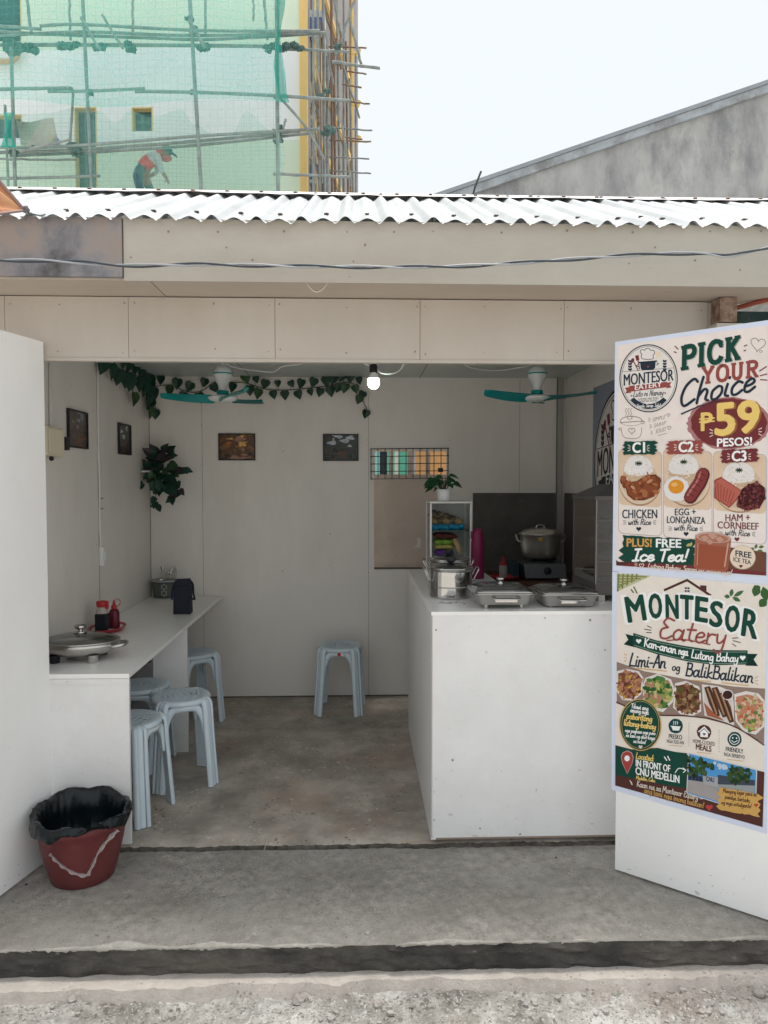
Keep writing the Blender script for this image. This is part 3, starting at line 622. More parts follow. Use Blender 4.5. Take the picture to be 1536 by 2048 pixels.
wsw = thing('wall_switch', 'small white wall switch at the bottom of a thin wall conduit', 'switch', (XL, cy_, 1.2))
z0, z1 = at(197, 1135, X=XL + .02).z, at(197, 1096, X=XL + .02).z
mb = MB(); mb.box(XL + .001, XL + .026, cy_ - .004, cy_ + .038, z0, z1); mb.build('switch_plate', [WPLAS], wsw, .004)
mb = MB(); mb.box(XL + .0265, XL + .032, cy_ + .008, cy_ + .026, z0 + .03, z1 - .03); mb.build('rocker', [WPLAS], wsw, .002)
mb = MB(); mb.tube([(XL + .007, cy_ + .006, z1), (XL + .007, cy_ - .002, z1 + .12), (XL + .007, cy_ + .004, 1.55), (XL + .007, cy_ - .006, 1.75), (XL + .007, cy_ + .002, ZC - .002)], .006, 8); mb.build('conduit', [WCAB], wsw)
c = at(202, 1007, X=XL)
for dz in (-.03, .03): mb = MB(); mb.box(XL + .001, XL + .006, c.y - .008, c.y + .022, c.z + dz - .004, c.z + dz + .004); mb.build('clip', [flat('brown_clip', (.33, .24, .18), .7)], wsw)
def wire(pts, r, mat, label, cat='cable', name='ceiling_cable', group=None):
    mb = MB(); p = smooth_path(pts, 8); mb.tube(p, r, 6); return tag(mb.build(name, [mat], base=p[0]), label, cat, group)
YW = 4.25
# ------------------------------------------------------------------ ceiling fans
def make_fan():
    r = thing('ceiling_fan', '', 'fan', (0, 0, 0), 'small teal ceiling fans')
    mb = MB(); mb.lathe([(.0005, 0), (.018, -.002), (.035, -.012), (.050, -.028), (.056, -.045), (.056, -.052), (.054, -.068), (.045, -.088), (.032, -.108), (.026, -.125), (.024, -.150)], 32); mb.build('motor_housing', [WPLAS], r)
    mb = MB(); mb.lathe([(.0565, -.045), (.0585, -.046), (.0585, -.052), (.0565, -.053)], 32); mb.build('trim_ring', [TEAL], r)
    mb = MB(); mb.tube([(0, 0, 0), (0, 0, .01), (.006, 0, .045)], .004); mb.build('hook', [WPLAS], r)
    mb = MB(); mb.lathe([(.026, -.148), (.034, -.150), (.036, -.168), (.030, -.176), (.008, -.176)], 28); mb.build('collar', [TEAL], r)
    mb = MB(); mb.lathe([(.0005, -.176), (.06, -.178), (.086, -.186), (.088, -.192), (.075, -.206), (.05, -.214), (.0005, -.217)], 36); mb.build('hub', [WPLAS], r)
    for k in range(3):
        a = R(120 * k); ca, sa = math.cos(a), math.sin(a); mb = MB()
        def bl(u, v):
            x = .055 + u * .315; w = (.030 + .034 * math.sin(math.pi * min(1, u * 1.02) ** .8) ** .8) * (1 if u < .9 else max(.12, 1 - ((u - .9) / .1) ** 2))
            y = (v - .5) * 2 * w + .012 * u; z = -.196 + (v - .5) * .040 * (1 - .4 * u) + .02 * u * u
            return Vector((x * ca - y * sa, x * sa + y * ca, z))
        mb.grid(bl, 20, 6, 0, True); mb.grid(lambda u, v: bl(u, 1 - v) + Vector((0, 0, -.003)), 20, 6, 0, True)
        mb.build('blade', [TEAL], r)
    return r
FY = 4.45
f0 = make_fan(); p = at(445, 731, Y=FY); f0.location = p; f0.rotation_euler = (0, 0, R(176)); f0['label'] = 'white and teal ceiling fan in front of the leaf garland'
f1 = copy_tree(f0); p = at(1075, 731, Y=FY); f1.location = p; f1.rotation_euler = (R(-1), 0, R(200)); f1['label'] = 'white and teal ceiling fan near the right wall, above the stove pot'
for o, px in ((f0, 445), (f1, 1075)):
    pass
wire([at(452, 728, Y=FY), at(470, 735, Y=FY), at(500, 740, Y=FY - .02), at(545, 744, Y=FY - .05), at(565, 733, Y=FY - .1), at(600, 728, Y=FY - .1), at(620, 715, Y=FY - .1)], .0035, WCAB, 'white cable hanging from the ceiling beside the fan over the garland', group='white cables along the ceiling')
wire([at(1070, 728, Y=FY), at(1040, 735, Y=FY), at(1000, 741, Y=FY), at(965, 740, Y=FY - .05), at(935, 733, Y=FY - .1), at(915, 715, Y=FY - .1)], .0035, WCAB, 'white cable sagging from the ceiling beside the right-hand fan', group='white cables along the ceiling')
# bulb
BY = 3.75; p = at(747, 765, Y=BY)
lb = thing('light_bulb', 'lit white light bulb hanging in a black socket', 'light bulb', p)
em = bpy.data.materials.new('glowing_bulb'); em.use_nodes = True; b_ = em.node_tree.nodes['Principled BSDF']; b_.inputs['Emission Color'].default_value = (.86, 1, .97, 1); b_.inputs['Emission Strength'].default_value = 9.0; b_.inputs['Base Color'].default_value = (.8, .8, .8, 1)
mb = MB(); mb.lathe([(.0005, -.034), (.012, -.032), (.023, -.022), (.030, -.005), (.030, .008), (.026, .02)], 28, p); mb.build('globe', [em], lb)
mb = MB(); mb.lathe([(.0265, .018), (.024, .03), (.017, .046), (.015, .052)], 28, p); mb.build('bulb_neck', [WPLAS], lb)
mb = MB(); mb.lathe([(.018, .048), (.020, .052), (.020, .085), (.014, .09), (.0005, .092)], 20, p); mb.box(p.x - .008, p.x + .016, p.y - .008, p.y + .008, p.z + .09, ZC, 0); mb.build('socket', [BLACKP], lb)
wire([at(722, 722, Y=BY), at(735, 730, Y=BY + .01), at(748, 733, Y=BY + .02), at(762, 746, Y=BY + .02), at(785, 747, Y=BY), at(800, 740, Y=BY), at(808, 726, Y=BY), at(812, 700, Y=BY)], .0038, WCAB, 'white cable looping beside the lit bulb', group='white cables along the ceiling')

# ------------------------------------------------------------------ leaves
def leaf(mb, base, d, up, L_, W_, m=0, fold=.25, curl=.15):
    d = d.normalized(); s = d.cross(up)
    if s.length < 1e-3: s = d.cross(Vector((1, .2, .1)))
    s.normalize(); n = s.cross(d).normalized()
    if n.dot(up) < 0: n = -n
    prof = [(0, .08), (-.06, .34), (.04, .52), (.22, .62), (.45, .52), (.68, .32), (.86, .14), (1.0, 0)]
    c = [base + d * (t * L_) - n * (curl * L_ * t * t) for t, _ in [(0, 0), (.1, 0), (.22, 0), (.45, 0), (.68, 0), (.86, 0), (1, 0)]]
    def E(t, w, sg): return base + d * (t * L_) + s * (sg * w * W_) - n * (curl * L_ * max(t, 0) ** 2) + n * (fold * w * W_)
    ts = [(0.0, 0.06), (-.05, .36), (.2, .60), (.45, .52), (.68, .32), (.86, .14)]
    cen = [base + d * (t * L_) - n * (curl * L_ * t * t) for t in (0, .08, .22, .45, .68, .86, 1)]
    for sg in (-1, 1):
        e = [E(t, w, sg) for t, w in ts]
        vs = cen + e; f = []
        for i in range(len(e) - 1):
            q = [i, i + 1, 7 + i + 1, 7 + i]
            f.append(q if sg > 0 else q[::-1])
        q = [5, 6, 7 + 5]; f.append(q if sg > 0 else q[::-1])
        mb.add(vs, f, m, True)
r2 = random.Random(21)
gd = thing('leaf_garland', 'artificial ivy garland strung along the top of the left and back walls', 'garland', (-.6, YB - .05, 2.2))
lm = MB(); stm = MB()
def vine(pts, n, k, d0, size, side=(0, 0, 1)):
    P = smooth_path(pts, 10); stm.tube(P, .003, 6)
    for i in range(n):
        t = (i + .5) / n * (len(P) - 1); j = int(t); b = P[j].lerp(P[min(j + 1, len(P) - 1)], t - j)
        up = 1 if i % 2 else -1
        dirv = Vector((r2.uniform(-.35, .35), r2.uniform(-.05, .12) * 0, -1.0 if up < 0 else -1.0))
        dirv = Vector((d0[0] * 0 + r2.uniform(-.55, .55), d0[1] * 0, -1)) if d0[2] == 'b' else Vector((0.15 * r2.random(), r2.uniform(-.5, .5), -1))
        off = Vector((0, 0, -.012)) if up < 0 else Vector((0, 0, size * .95))
        nrm = Vector((r2.uniform(-.3, .3), -1, r2.uniform(0, .5))) if d0[2] == 'b' else Vector((1, r2.uniform(-.9, .1), r2.uniform(0, .5)))
        s_ = size * r2.uniform(.8, 1.2)
        stm.tube([b, b + off + nrm * .006], .0014, 5)
        leaf(lm, b + off + nrm.normalized() * .012, dirv, nrm, s_, s_ * .82, 0 if r2.random() < .85 else 1)
B = lambda px, py, dy=.03: at(px, py, Y=YB - dy)
vine([B(302, 775), B(340, 770), B(370, 782), B(400, 783), B(430, 764)], 9, 0, (1, 0, 'b'), .07)
vine([B(430, 764), B(490, 766), B(530, 778), B(575, 780), B(620, 776), B(660, 771), B(690, 764)], 22, 0, (1, 0, 'b'), .066)
vine([B(690, 764, .05), B(702, 766, .05), B(715, 775, .05), B(725, 800), B(735, 822)], 7, 0, (1, 0, 'b'), .072)
vine([B(300, 772, .06), B(305, 795, .06), B(312, 820, .05)], 5, 0, (1, 0, 'b'), .085)
LW = lambda px, py, dx=.03: at(px, py, X=XL + dx)
vine([LW(200, 715), LW(220, 725), LW(240, 738), LW(258, 745), LW(275, 752), LW(290, 762), LW(300, 775)], 16, 0, (0, 1, 'l'), .105)
vine([LW(255, 745), LW(262, 770), LW(266, 785)], 3, 0, (0, 1, 'l'), .09)
vine([LW(285, 762), LW(294, 785), LW(298, 815)], 5, 0, (0, 1, 'l'), .09)
lm.build('leaves', [LEAF, LEAF2], gd); stm.build('stem', [STEM], gd)
# hanging plant on the corner
c = at(318, 945, Y=YB - .16)
hp = thing('hanging_plant', 'bushy artificial plant in a wall basket at the back left corner', 'hanging plant', c)
mb = MB(); cc = Vector((XL + .075, c.y, c.z)); mb.lathe([(.03, -.075), (.05, -.07), (.062, .0), (.066, .06), (.062, .062), (.055, .0)], 20, cc); mb.box(cc.x - .068, cc.x + .068, cc.y - .07, cc.y - .066, cc.z + .0, cc.z + .012, 1); mb.box(cc.x - .07, cc.x - .0605, cc.y - .02, cc.y + .02, cc.z + .04, cc.z + .09, 0)
mb.build('basket_pot', [BLACKP, WPLAS], hp)
lm = MB(); stm = MB()
for i in range(64):
    f = i / 64; px = r2.gauss(0, 1); pz = r2.uniform(-1, 1)
    b = Vector((c.x + .02 + px * .045, c.y - .02 + r2.uniform(-.09, .05), c.z + .02 + pz * .125))
    d = Vector((px * .7 + r2.uniform(-.3, .3), r2.uniform(-.7, -.1), pz * .9 - .25 + r2.uniform(-.3, .3)))
    s_ = r2.uniform(.055, .088); m = 2 if (pz > .35 and r2.random() < .6) else (1 if abs(pz) < .35 and r2.random() < .5 else 0)
    leaf(lm, b, d, Vector((r2.uniform(-.3, .5), -1, .5)), s_, s_ * .7, m)
for pts in (((.06, -.06, -.02), (.12, -.07, -.04), (.15, -.06, -.09), (.145, -.05, -.14), (.10, -.05, -.175)), ((.0, -.05, -.1), (-.01, -.06, -.17), (.0, -.05, -.22)), ((.08, -.06, .04), (.15, -.07, .03), (.19, -.06, .02))):
    P = smooth_path([c + Vector(p) for p in pts], 6); stm.tube(P, .002, 5)
    for j in range(3, len(P), 3): leaf(lm, P[j], Vector((r2.uniform(-1, 1), -.3, r2.uniform(-1, .1))), Vector((0, -1, .4)), .055, .04, r2.choice((0, 0, 2)))
    leaf(lm, P[-1], P[-1] - P[-3], Vector((0, -1, .5)), .06, .04, 0)
lm.build('leaves', [LEAF, LEAF2, LEAF3], hp); stm.build('stem', [STEM], hp)

# ------------------------------------------------------------------ things on the dining counter
def T(px, py, z): return at(px, py, Z=z)
# electric pan
c = Vector((-1.272, T(160, 1312, .74).y - .0, .74)); c.y = 3.43
ep = thing('electric_pan', 'oval steel electric pan with a glass lid at the near end of the dining counter', 'electric pan', c)
mb = MB(); mb.lathe([(.10, .028), (.13, .03), (.168, .05), (.176, .072), (.176, .082), (.170, .083), (.166, .07), (.13, .04), (.0005, .038)], 48, c, sy=.80); mb.build('body', [STEELB], ep)
mb = MB(); mb.lathe([(.172, .083), (.174, .086), (.170, .091), (.15, .100), (.10, .112), (.05, .118), (.0005, .119)], 48, c, 0, 1, .8); lid = mb.build('lid', [GLB], ep)
mb = MB(); mb.lathe([(.171, .084), (.177, .085), (.177, .090), (.170, .091)], 48, c, 0, 1, .8); mb.build('lid_rim', [STEELB], lid)
mb = MB(); k = c; mb.lathe([(.0005, .119), (.03, .120), (.032, .124), (.012, .128), (.011, .136), (.026, .142), (.029, .150), (.022, .158), (.0005, .161)], 24, k); mb.build('knob', [STEEL], lid)
mb = MB(); P = smooth_path([c + Vector(p) for p in ((.150, -.055, .066), (.180, -.062, .068), (.208, -.045, .074), (.212, -.01, .076), (.195, .02, .072), (.165, .03, .066))], 6); mb.tube(P, .0095, 10); mb.build('handle', [STEEL], ep)
for dx, dy, mt in ((.085, -.085, STEELB), (-.085, -.085, BLACKP), (.07, .085, BLACKP), (-.07, .085, BLACKP)):
    mb = MB(); mb.lathe([(.020, .0), (.022, .002), (.024, .036)], 16, c + Vector((dx, dy, 0))); mb.build('foot', [mt], ep)
wire([c + Vector((0, .125, .06)), c + Vector((.03, .17, .05)), c + Vector((.05, .28, .012)), c + Vector((.02, .40, .006)), c + Vector((-.08, .44, .006))], .0045, BLACKP, 'short black cord behind the steel electric pan', name='power_cord')
# red tray with sauce bottles
c = Vector((-1.362, T(195, 1262, .74).y, .74))
tr = thing('serving_tray', 'red and white oval tray holding the sauce bottles on the dining counter', 'tray', c)
mb = MB(); mb.lathe([(.0005, .002), (.062, .001), (.070, .004), (.088, .022), (.092, .023), (.092, .0265), (.086, .026), (.068, .009), (.0005, .007)], 40, c, sy=1.5); mb.build('dish', [REDP], tr)
mb = MB(); mb.lathe([(.0005, .0085), (.066, .0095), (.078, .0185), (.074, .018), (.06, .0105)], 40, c, sy=1.5); mb.build('inner_glaze', [WPLAS], tr)
SOY = flat('dark_soy_sauce', (.008, .012, .018), .25); KET = flat('dark_red_sauce', (.13, .012, .025), .3)
b = c + Vector((-.008, -.06, .0105)); sb = thing('sauce_bottle', 'clear soy sauce bottle with a red flip cap on the red tray', 'sauce bottle', b)
mb = MB(); mb.box(b.x - .033, b.x + .033, b.y - .026, b.y + .026, b.z, b.z + .098); mb.build('body', [SOY], sb, .009)
mb = MB(); mb.lathe([(.033, .0985), (.031, .108), (.022, .128), (.020, .134)], 24, b); mb.build('neck', [flat('pale_bottle_neck', (.42, .36, .33), .2)], sb)
mb = MB(); mb.lathe([(.024, .133), (.028, .136), (.029, .158), (.026, .164), (.0005, .166)], 24, b); mb.box(b.x + .012, b.x + .034, b.y - .009, b.y + .009, b.z + .12, b.z + .164); mb.build('cap', [REDP], sb, .002)
b = c + Vector((.026, .035, .0105)); sb = thing('sauce_bottle', 'red ketchup squeeze bottle behind the soy sauce bottle', 'sauce bottle', b)
mb = MB(); mb.lathe([(.0005, 0), (.027, .001), (.029, .01), (.028, .085), (.022, .100), (.013, .107)], 24, b); mb.build('body', [KET], sb)
mb = MB(); mb.lathe([(.015, .106), (.016, .120), (.010, .126), (.006, .145), (.003, .155), (.0005, .156)], 20, b); P = smooth_path([b + Vector(p) for p in ((.014, 0, .118), (.030, 0, .128), (.033, 0, .150), (.018, 0, .160), (.004, 0, .156))], 5); mb.tube(P, .0022, 6); mb.build('cap', [REDP], sb)
# cutlery basket
c = Vector((-1.352, T(312, 1197, .74).y + .05, .74))
cb = thing('cutlery_basket', 'grey green plastic basket with cut-out flowers at the far end of the counter', 'basket', c)
BG = M('grey_green_plastic', (.10, .115, .10), .45, var=.06); BGL = flat('pale_basket_rim', (.33, .34, .32), .45)
mb = MB(); mb.lathe([(.0005, .003), (.078, .002), (.082, .006), (.094, .115), (.090, .115), (.078, .01), (.0005, .008)], 40, c, sy=.62); mb.build('body', [BG], cb)
mb = MB(); mb.lathe([(.094, .112), (.101, .113), (.102, .126), (.096, .128), (.091, .126), (.091, .114)], 40, c, sy=.62); mb.build('rim', [BGL], cb)
mb = MB()
for zc in (.038, .082):
    for k in range(6):
        a = R(60 * k + 30); q = c + Vector((math.cos(a) * .017 + .006, -.0535 - .0065 * (zc + math.sin(a) * .017) / .1, zc + math.sin(a) * .017)); mb.ball(q, .0075, 0, 8, (.9, .25, 1.1))
mb.build('cut_out', [BGL], cb)
for i in range(10):
    a = r2.uniform(0, 6.28); b = c + Vector((.022 + .045 * math.cos(a) * r2.random(), .022 * math.sin(a), .02)); tip = b + Vector((r2.uniform(-.03, .045), r2.uniform(-.02, .02), .165 + r2.uniform(-.02, .03)))
    mb = MB(); mb.tube([b, b.lerp(tip, .6), tip], [.0022, .003, .0042], 6); mb.ball(tip, .009, 0, 8, (1, .35, 1.5))
    tag(mb.build('spoon', [STEELB], base=b), 'steel spoon standing among the others in the cutlery basket', 'spoon', 'spoons in the cutlery basket')
mb = MB(); b = c + Vector((-.03, 0, .11)); mb.lathe([(.0005, 0), (.03, .001), (.034, .022), (.03, .024), (.0005, .02)], 20, b); tag(mb.build('steel_cup', [STEELB], base=b), 'small steel cup sitting in the cutlery basket', 'cup')
# black bag
c = Vector((T(363, 1229, .74).x, T(363, 1229, .74).y + .04, .74))
bg_ = thing('paper_bag', 'upright black gift bag with ribbon handles on the dining counter', 'bag', c)
mb = MB(); w, dd, hh = .052, .038, .215
mb.hexa([c + Vector(p) for p in ((-w, -dd, .001), (w, -dd, .001), (w, dd, .001), (-w, dd, .001))], [c + Vector(p) for p in ((-w + .003, -dd + .006, .17), (w - .002, -dd + .006, .172), (w, dd - .006, .172), (-w + .002, dd - .006, .17))])
mb.hexa([c + Vector(p) for p in ((-w + .003, -dd + .006, .1705), (w - .002, -dd + .006, .1725), (w, dd - .006, .1725), (-w + .002, dd - .006, .1705))], [c + Vector(p) for p in ((-w + .017, -.010, hh), (w - .004, -.008, hh + .004), (w - .004, .002, hh + .004), (-w + .017, .0, hh))])
mb.build('body', [NAVY], bg_, .002)
for pts in (((w - .006, .0, hh - .01), (w + .012, -.006, hh - .035), (w + .016, -.010, hh - .09), (w + .022, -.01, hh - .125), (w + .004, -.01, hh - .12)), ((-w + .016, -.012, hh - .01), (-w - .004, -.018, hh - .05), (-w - .008, -.03, hh - .11), (-w - .002, -.03, hh - .125))):
    mb = MB(); mb.tube(smooth_path([c + Vector(p) for p in pts], 6), 1, 8, 0, (.0025, .0065, (0, 1, 0))); mb.build('ribbon_handle', [NAVY], bg_)
# water jug under the counter
c = Vector((at(289, 1318, Y=4.55).x, 4.55, 0)); zt_ = at(289, 1314, Y=4.55).z
wj = thing('water_jug', 'pale water jug with a blue cap on the floor under the dining counter', 'water jug', c)
mb = MB(); mb.lathe([(.0005, 0), (.10, .001), (.105, .01), (.105, zt_ - .12), (.09, zt_ - .07), (.04, zt_ - .04), (.035, zt_ - .03)], 28, c + Vector((0, 0, .002))); mb.build('body', [M('pale_jug_plastic', (.42, .42, .46), .3, var=.05)], wj)
mb = MB(); mb.lathe([(.037, zt_ - .035), (.038, zt_ - .004), (.03, zt_), (.0005, zt_)], 20, c + Vector((0, 0, .002))); mb.build('cap', [flat('blue_cap', (.02, .04, .16), .4)], wj)

# ------------------------------------------------------------------ things on the serving counter
def stockpot(c, r, h, label, yaw):
    t = thing('stockpot', label, 'pot', c, 'polished steel stockpots'); q = Matrix.Rotation(yaw, 3, 'Z')
    mb = MB(); mb.lathe([(.0005, .001), (r - .004, .001), (r, .004), (r, .008), (r, .014), (r, h * .37), (r, h * .39), (r, h * .40), (r + .0015, h * .405), (r + .002, h * .413), (r + .002, h * .420), (r + .0015, h * .428), (r, h * .433), (r, h * .443), (r, h * .46), (r, h - .014), (r, h - .008), (r, h - .004), (r + .005, h), (r + .005, h + .003), (r - .002, h + .003), (r - .003, h * .5), (r - .004, .01), (.0005, .01)], 56, c); mb.build('body', [STEEL], t)
    mb = MB(); mb.lathe([(r + .003, h + .0035), (r + .004, h + .008), (r - .006, h + .011), (r * .7, h + .021), (r * .35, h + .026), (.0005, h + .027)], 48, c); lid = mb.build('lid', [GLB], t)
    mb = MB(); mb.lathe([(r - .004, h + .0035), (r + .0065, h + .004), (r + .0065, h + .010), (r - .006, h + .0115)], 48, c); mb.build('lid_rim', [STEEL], lid)
    mb = MB(); mb.lathe([(.012, h + .026), (.014, h + .032), (.021, h + .036), (.024, h + .052), (.020, h + .056), (.0005, h + .057)], 20, c); mb.build('knob', [BLACKP], lid)
    for s in (-1, 1):
        mb = MB(); P = smooth_path([c + q @ Vector(p) for p in ((s * (r - .001), -.030, h - .055), (s * (r + .006), -.033, h - .040), (s * (r + .025), -.034, h - .002), (s * (r + .028), -.015, h + .006), (s * (r + .028), .015, h + .006), (s * (r + .025), .034, h - .002), (s * (r + .006), .033, h - .040), (s * (r - .001), .030, h - .055))], 6)
        mb.tube(P, .0036, 8); mb.build('handle', [STEEL], t)
pA = at(907, 1200, Z=ZT); pA.y += .10; rr = 43 / 1480 * pA.y
hgt = at(907, 1140, Y=pA.y - .05).z - ZT
stockpot(Vector((pA.x, pA.y, ZT)), rr, hgt, 'polished steel stockpot with a glass lid, the nearer of two on the serving counter', R(4))
pB = Vector((at(897, 1150, Y=pA.y + .27).x, pA.y + .27, ZT))
stockpot(pB, rr, hgt + .012, 'second steel stockpot half hidden behind the nearer stockpot', R(-12))
mb = MB()
rr_ = random.Random(4)
P = smooth_path([T(878 + i * 9, 1206 + rr_.uniform(-2, 2), ZT + .003) for i in range(7)], 4); mb.tube(P, .004, 6); mb.tube([p + Vector((.01 * math.sin(i), .012 * math.cos(i * 1.7), 0)) for i, p in enumerate(P)], .003, 6)
tag(mb.build('plastic_wrap', [CLEARP], base=P[0]), 'crumpled strip of clear plastic in front of the nearer stockpot', 'plastic strip')
def roundrect(w, d, r, z, c, k=5):
    out = []
    for sx, sy, a0 in ((1, 1, 0), (-1, 1, 90), (-1, -1, 180), (1, -1, 270)):
        for i in range(k + 1):
            a = R(a0 + 90 * i / k); out.append(c + Vector((sx * (w - r) + r * math.cos(a), sy * (d - r) + r * math.sin(a), z)))
    return out
def loft(mb, secs, m=0, cap0=True, cap1=True):
    n = len(secs[0]); vs = [p for s in secs for p in s]
    mb.add(vs, [(i * n + j, i * n + (j + 1) % n, (i + 1) * n + (j + 1) % n, (i + 1) * n + j) for i in range(len(secs) - 1) for j in range(n)], m, True)
    if cap0: mb.add(secs[0], [list(range(n))[::-1]], m)
    if cap1: mb.add(secs[-1], [list(range(n))], m)
def chafing(c, w, d, label, z0):
    t = thing('food_pan', label, 'food pan', c, 'steel food pans with glass lids')
    mb = MB(); loft(mb, [roundrect(w * .80, d * .80, .02, z0, c), roundrect(w * .86, d * .86, .022, z0 + .004, c), roundrect(w * .96, d * .94, .025, z0 + .045, c), roundrect(w * 1.0, d, .028, z0 + .049, c), roundrect(w * 1.07, d * 1.05, .03, z0 + .050, c), roundrect(w * 1.07, d * 1.05, .03, z0 + .053, c), roundrect(w * .94, d * .93, .025, z0 + .053, c), roundrect(w * .80, d * .8, .02, z0 + .01, c)]); mb.build('pan', [STEELB], t)
    mb = MB(); loft(mb, [roundrect(w * .98, d * .97, .028, z0 + .0545, c), roundrect(w * .97, d * .96, .028, z0 + .062, c), roundrect(w * .75, d * .72, .03, z0 + .078, c), roundrect(w * .3, d * .3, .02, z0 + .082, c)], 0, False); lid = mb.build('lid', [GLB], t)
    mb = MB(); loft(mb, [roundrect(w * .95, d * .94, .026, z0 + .0545, c), roundrect(w * 1.02, d * 1.01, .03, z0 + .055, c), roundrect(w * 1.02, d * 1.01, .03, z0 + .060, c), roundrect(w * .96, d * .95, .027, z0 + .061, c)], 0, False, False); mb.build('lid_rim', [STEEL], lid)
    mb = MB(); mb.lathe([(.014, .083), (.014, .087), (.008, .09), (.008, .094), (.016, .098), (.019, .104), (.015, .110), (.0005, .112)], 20, c + Vector((0, 0, z0 - .001))); mb.build('knob', [STEEL], lid)
    mb = MB(); y = -d * .985
    P = [c + Vector(p) for p in ((-w * .42, y + .008, z0 + .040), (-w * .42, y - .020, z0 + .038), (-w * .40, y - .024, z0 + .034), (w * .40, y - .024, z0 + .034), (w * .42, y - .020, z0 + .038), (w * .42, y + .008, z0 + .040))]
    mb.tube(P, 1, 8, 0, (.003, .010, (0, 1, 0)))
    mb.box(c.x - w * .38, c.x + w * .38, c.y + y - .014, c.y + y - .011, c.z + z0 + .018, c.z + z0 + .036); mb.build('handle', [STEEL], t)
    for sx in (-1, 1):
        for sy in (-1, 1):
            mb = MB(); mb.lathe([(.009, .0), (.010, .002), (.008, z0 + .004)], 12, c + Vector((sx * w * .62, sy * d * .62, 0))); mb.build('foot', [STEELB], t)
p = at(1000, 1210, Z=ZT); w = 58 / 1480 * 3.2
chafing(Vector((p.x, YF + .16, ZT)), w, .125, 'steel food pan with a glass lid, beside the stockpots', .017)
p = at(1127, 1210, Z=ZT); chafing(Vector((at(1127, 1190, Y=YF + .19).x, YF + .19, ZT)), w * 1.02, .130, 'steel food pan with a glass lid, beside the glass food warmer', .006)
# plates
c = Vector((at(965, 1172, Z=ZT).x, at(965, 1172, Z=ZT).y, ZT)); mb = MB(); mb.lathe([(.0005, .001), (.05, .001), (.075, .012), (.092, .018), (.092, .021), (.074, .016), (.0005, .008)], 36, c)
tag(mb.build('plate', [M('lavender_plate', (.55, .55, .66), .25, var=.03)], base=c), 'pale lavender plate behind the stockpots on the serving counter', 'plate')
# white framed glass snack cabinet
YC = 4.30; a, b = at(860, 1003, Y=YC), at(944, 1003, Y=YC); x0_, x1_, z1_ = a.x, b.x, a.z; z0_ = ZT + .001; D_ = .24
cabt = thing('snack_cabinet', 'white framed glass snack cabinet standing on the serving counter', 'display cabinet', ((x0_ + x1_) / 2, YC + D_ / 2, ZT))
WAL = M('white_aluminium', (.66, .645, .62), .4, var=.03)
mb = MB(); f = .011
for x in (x0_, x1_ - f): mb.box(x, x + f * (1.0 if x == x0_ else 1), YC, YC + f, z0_, z1_ - f - .001); mb.box(x, x + f, YC + D_ - f, YC + D_, z0_, z1_ - f - .001)
mb.box(x0_ - .002, x1_ + .002, YC - .003, YC + D_ + .002, z1_ - f, z1_); mb.box(x0_ + f, x1_ - f, YC + .001, YC + D_, z0_, z0_ + .02)
mb.build('frame', [WAL], cabt, .001)
mb = MB(); mb.box(x0_ + .003, x0_ + .006, YC + f, YC + D_ - f, z0_ + .02, z1_ - f - .002); mb.box(x1_ - .006, x1_ - .003, YC + f, YC + D_ - f, z0_ + .02, z1_ - f - .002); mb.build('glass_side', [GL], cabt)
mb = MB(); mb.box(x0_ + f, x1_ - f, YC + D_ - .006, YC + D_ - .003, z0_ + .021, z1_ - f - .002); mb.build('back_panel', [M('pale_back_panel', (.40, .42, .40), .4, var=.05)], cabt)
zs1 = at(900, 1061, Y=YC + .01).z; mb = MB(); mb.box(x0_ + f, x1_ - f, YC + .012, YC + D_ - .008, zs1 - .004, zs1); mb.build('shelf', [flat('dark_green_glass_shelf', (.03, .07, .07), .15)], cabt)
def pack(c, w, d, h, mat, label, tilt=0, grp=None, roll=0, cat='snack pack'):
    mb = MB(); q = Matrix.Rotation(tilt, 3, 'Y') @ Matrix.Rotation(roll, 3, 'X'); r = random.Random(int(abs(c.x * 9999 + c.z * 777)))
    def s(u, v, sg):
        x = (u - .5) * 2; y = (v - .5) * 2; e = max(0, (1 - x ** 4)) ** .5 * max(0, (1 - y ** 4)) ** .5
        return c + q @ Vector((x * w, y * d, sg * h * (e + .10 * e * math.sin(7 * x + 5 * y + c.z * 60) + .08 * e * math.sin(13 * y - 4 * x)))) 
    mb.grid(lambda u, v: s(u, v, 1), 14, 10); mb.grid(lambda u, v: s(1 - u, v, -1), 14, 10)
    return tag(mb.build('snack_pack', [mat], base=c), label, cat, grp)
PK = lambda n, c: M(n, c, .25, var=.25, scale=18, bump=.25, bscale=30, coat=.3)
CY = YC + .10; xm = (x0_ + x1_) / 2 - .008
pz = lambda py: at(890, py, Y=CY).z
blue = PK('bright_blue_wrapper', (.01, .17, .28))
for i in range(6): pack(Vector((x0_ + .030 + i * .031, CY - .05 + (i % 2) * .012, zs1 + .018)), .024, .04, .017, blue, 'shiny blue snack packet in the row on the cabinet shelf', .25 * (-1) ** i, 'blue snack packets')
tanp = PK('tan_snack_wrapper', (.28, .20, .10)); brn = PK('brown_clear_wrapper', (.11, .085, .055))
for i in range(5): pack(Vector((x0_ + .035 + i * .036, CY + .015, zs1 + .045 + .004 * (i % 2))), .030, .03, .022, brn if i % 2 else tanp, 'tan snack packet piled behind the blue packets' if i % 2 == 0 else 'brown snack packet piled behind the blue packets', .5 * (-1) ** i, 'brown and tan snack packets')
for i in range(4): pack(Vector((x0_ + .035 + i * .038, CY + .045, zs1 + .085 - .01 * i)), .030, .02, .026, brn, 'brown snack packet leaning on the cabinet back', .9 * (-1) ** i, 'brown snack packets at the back')
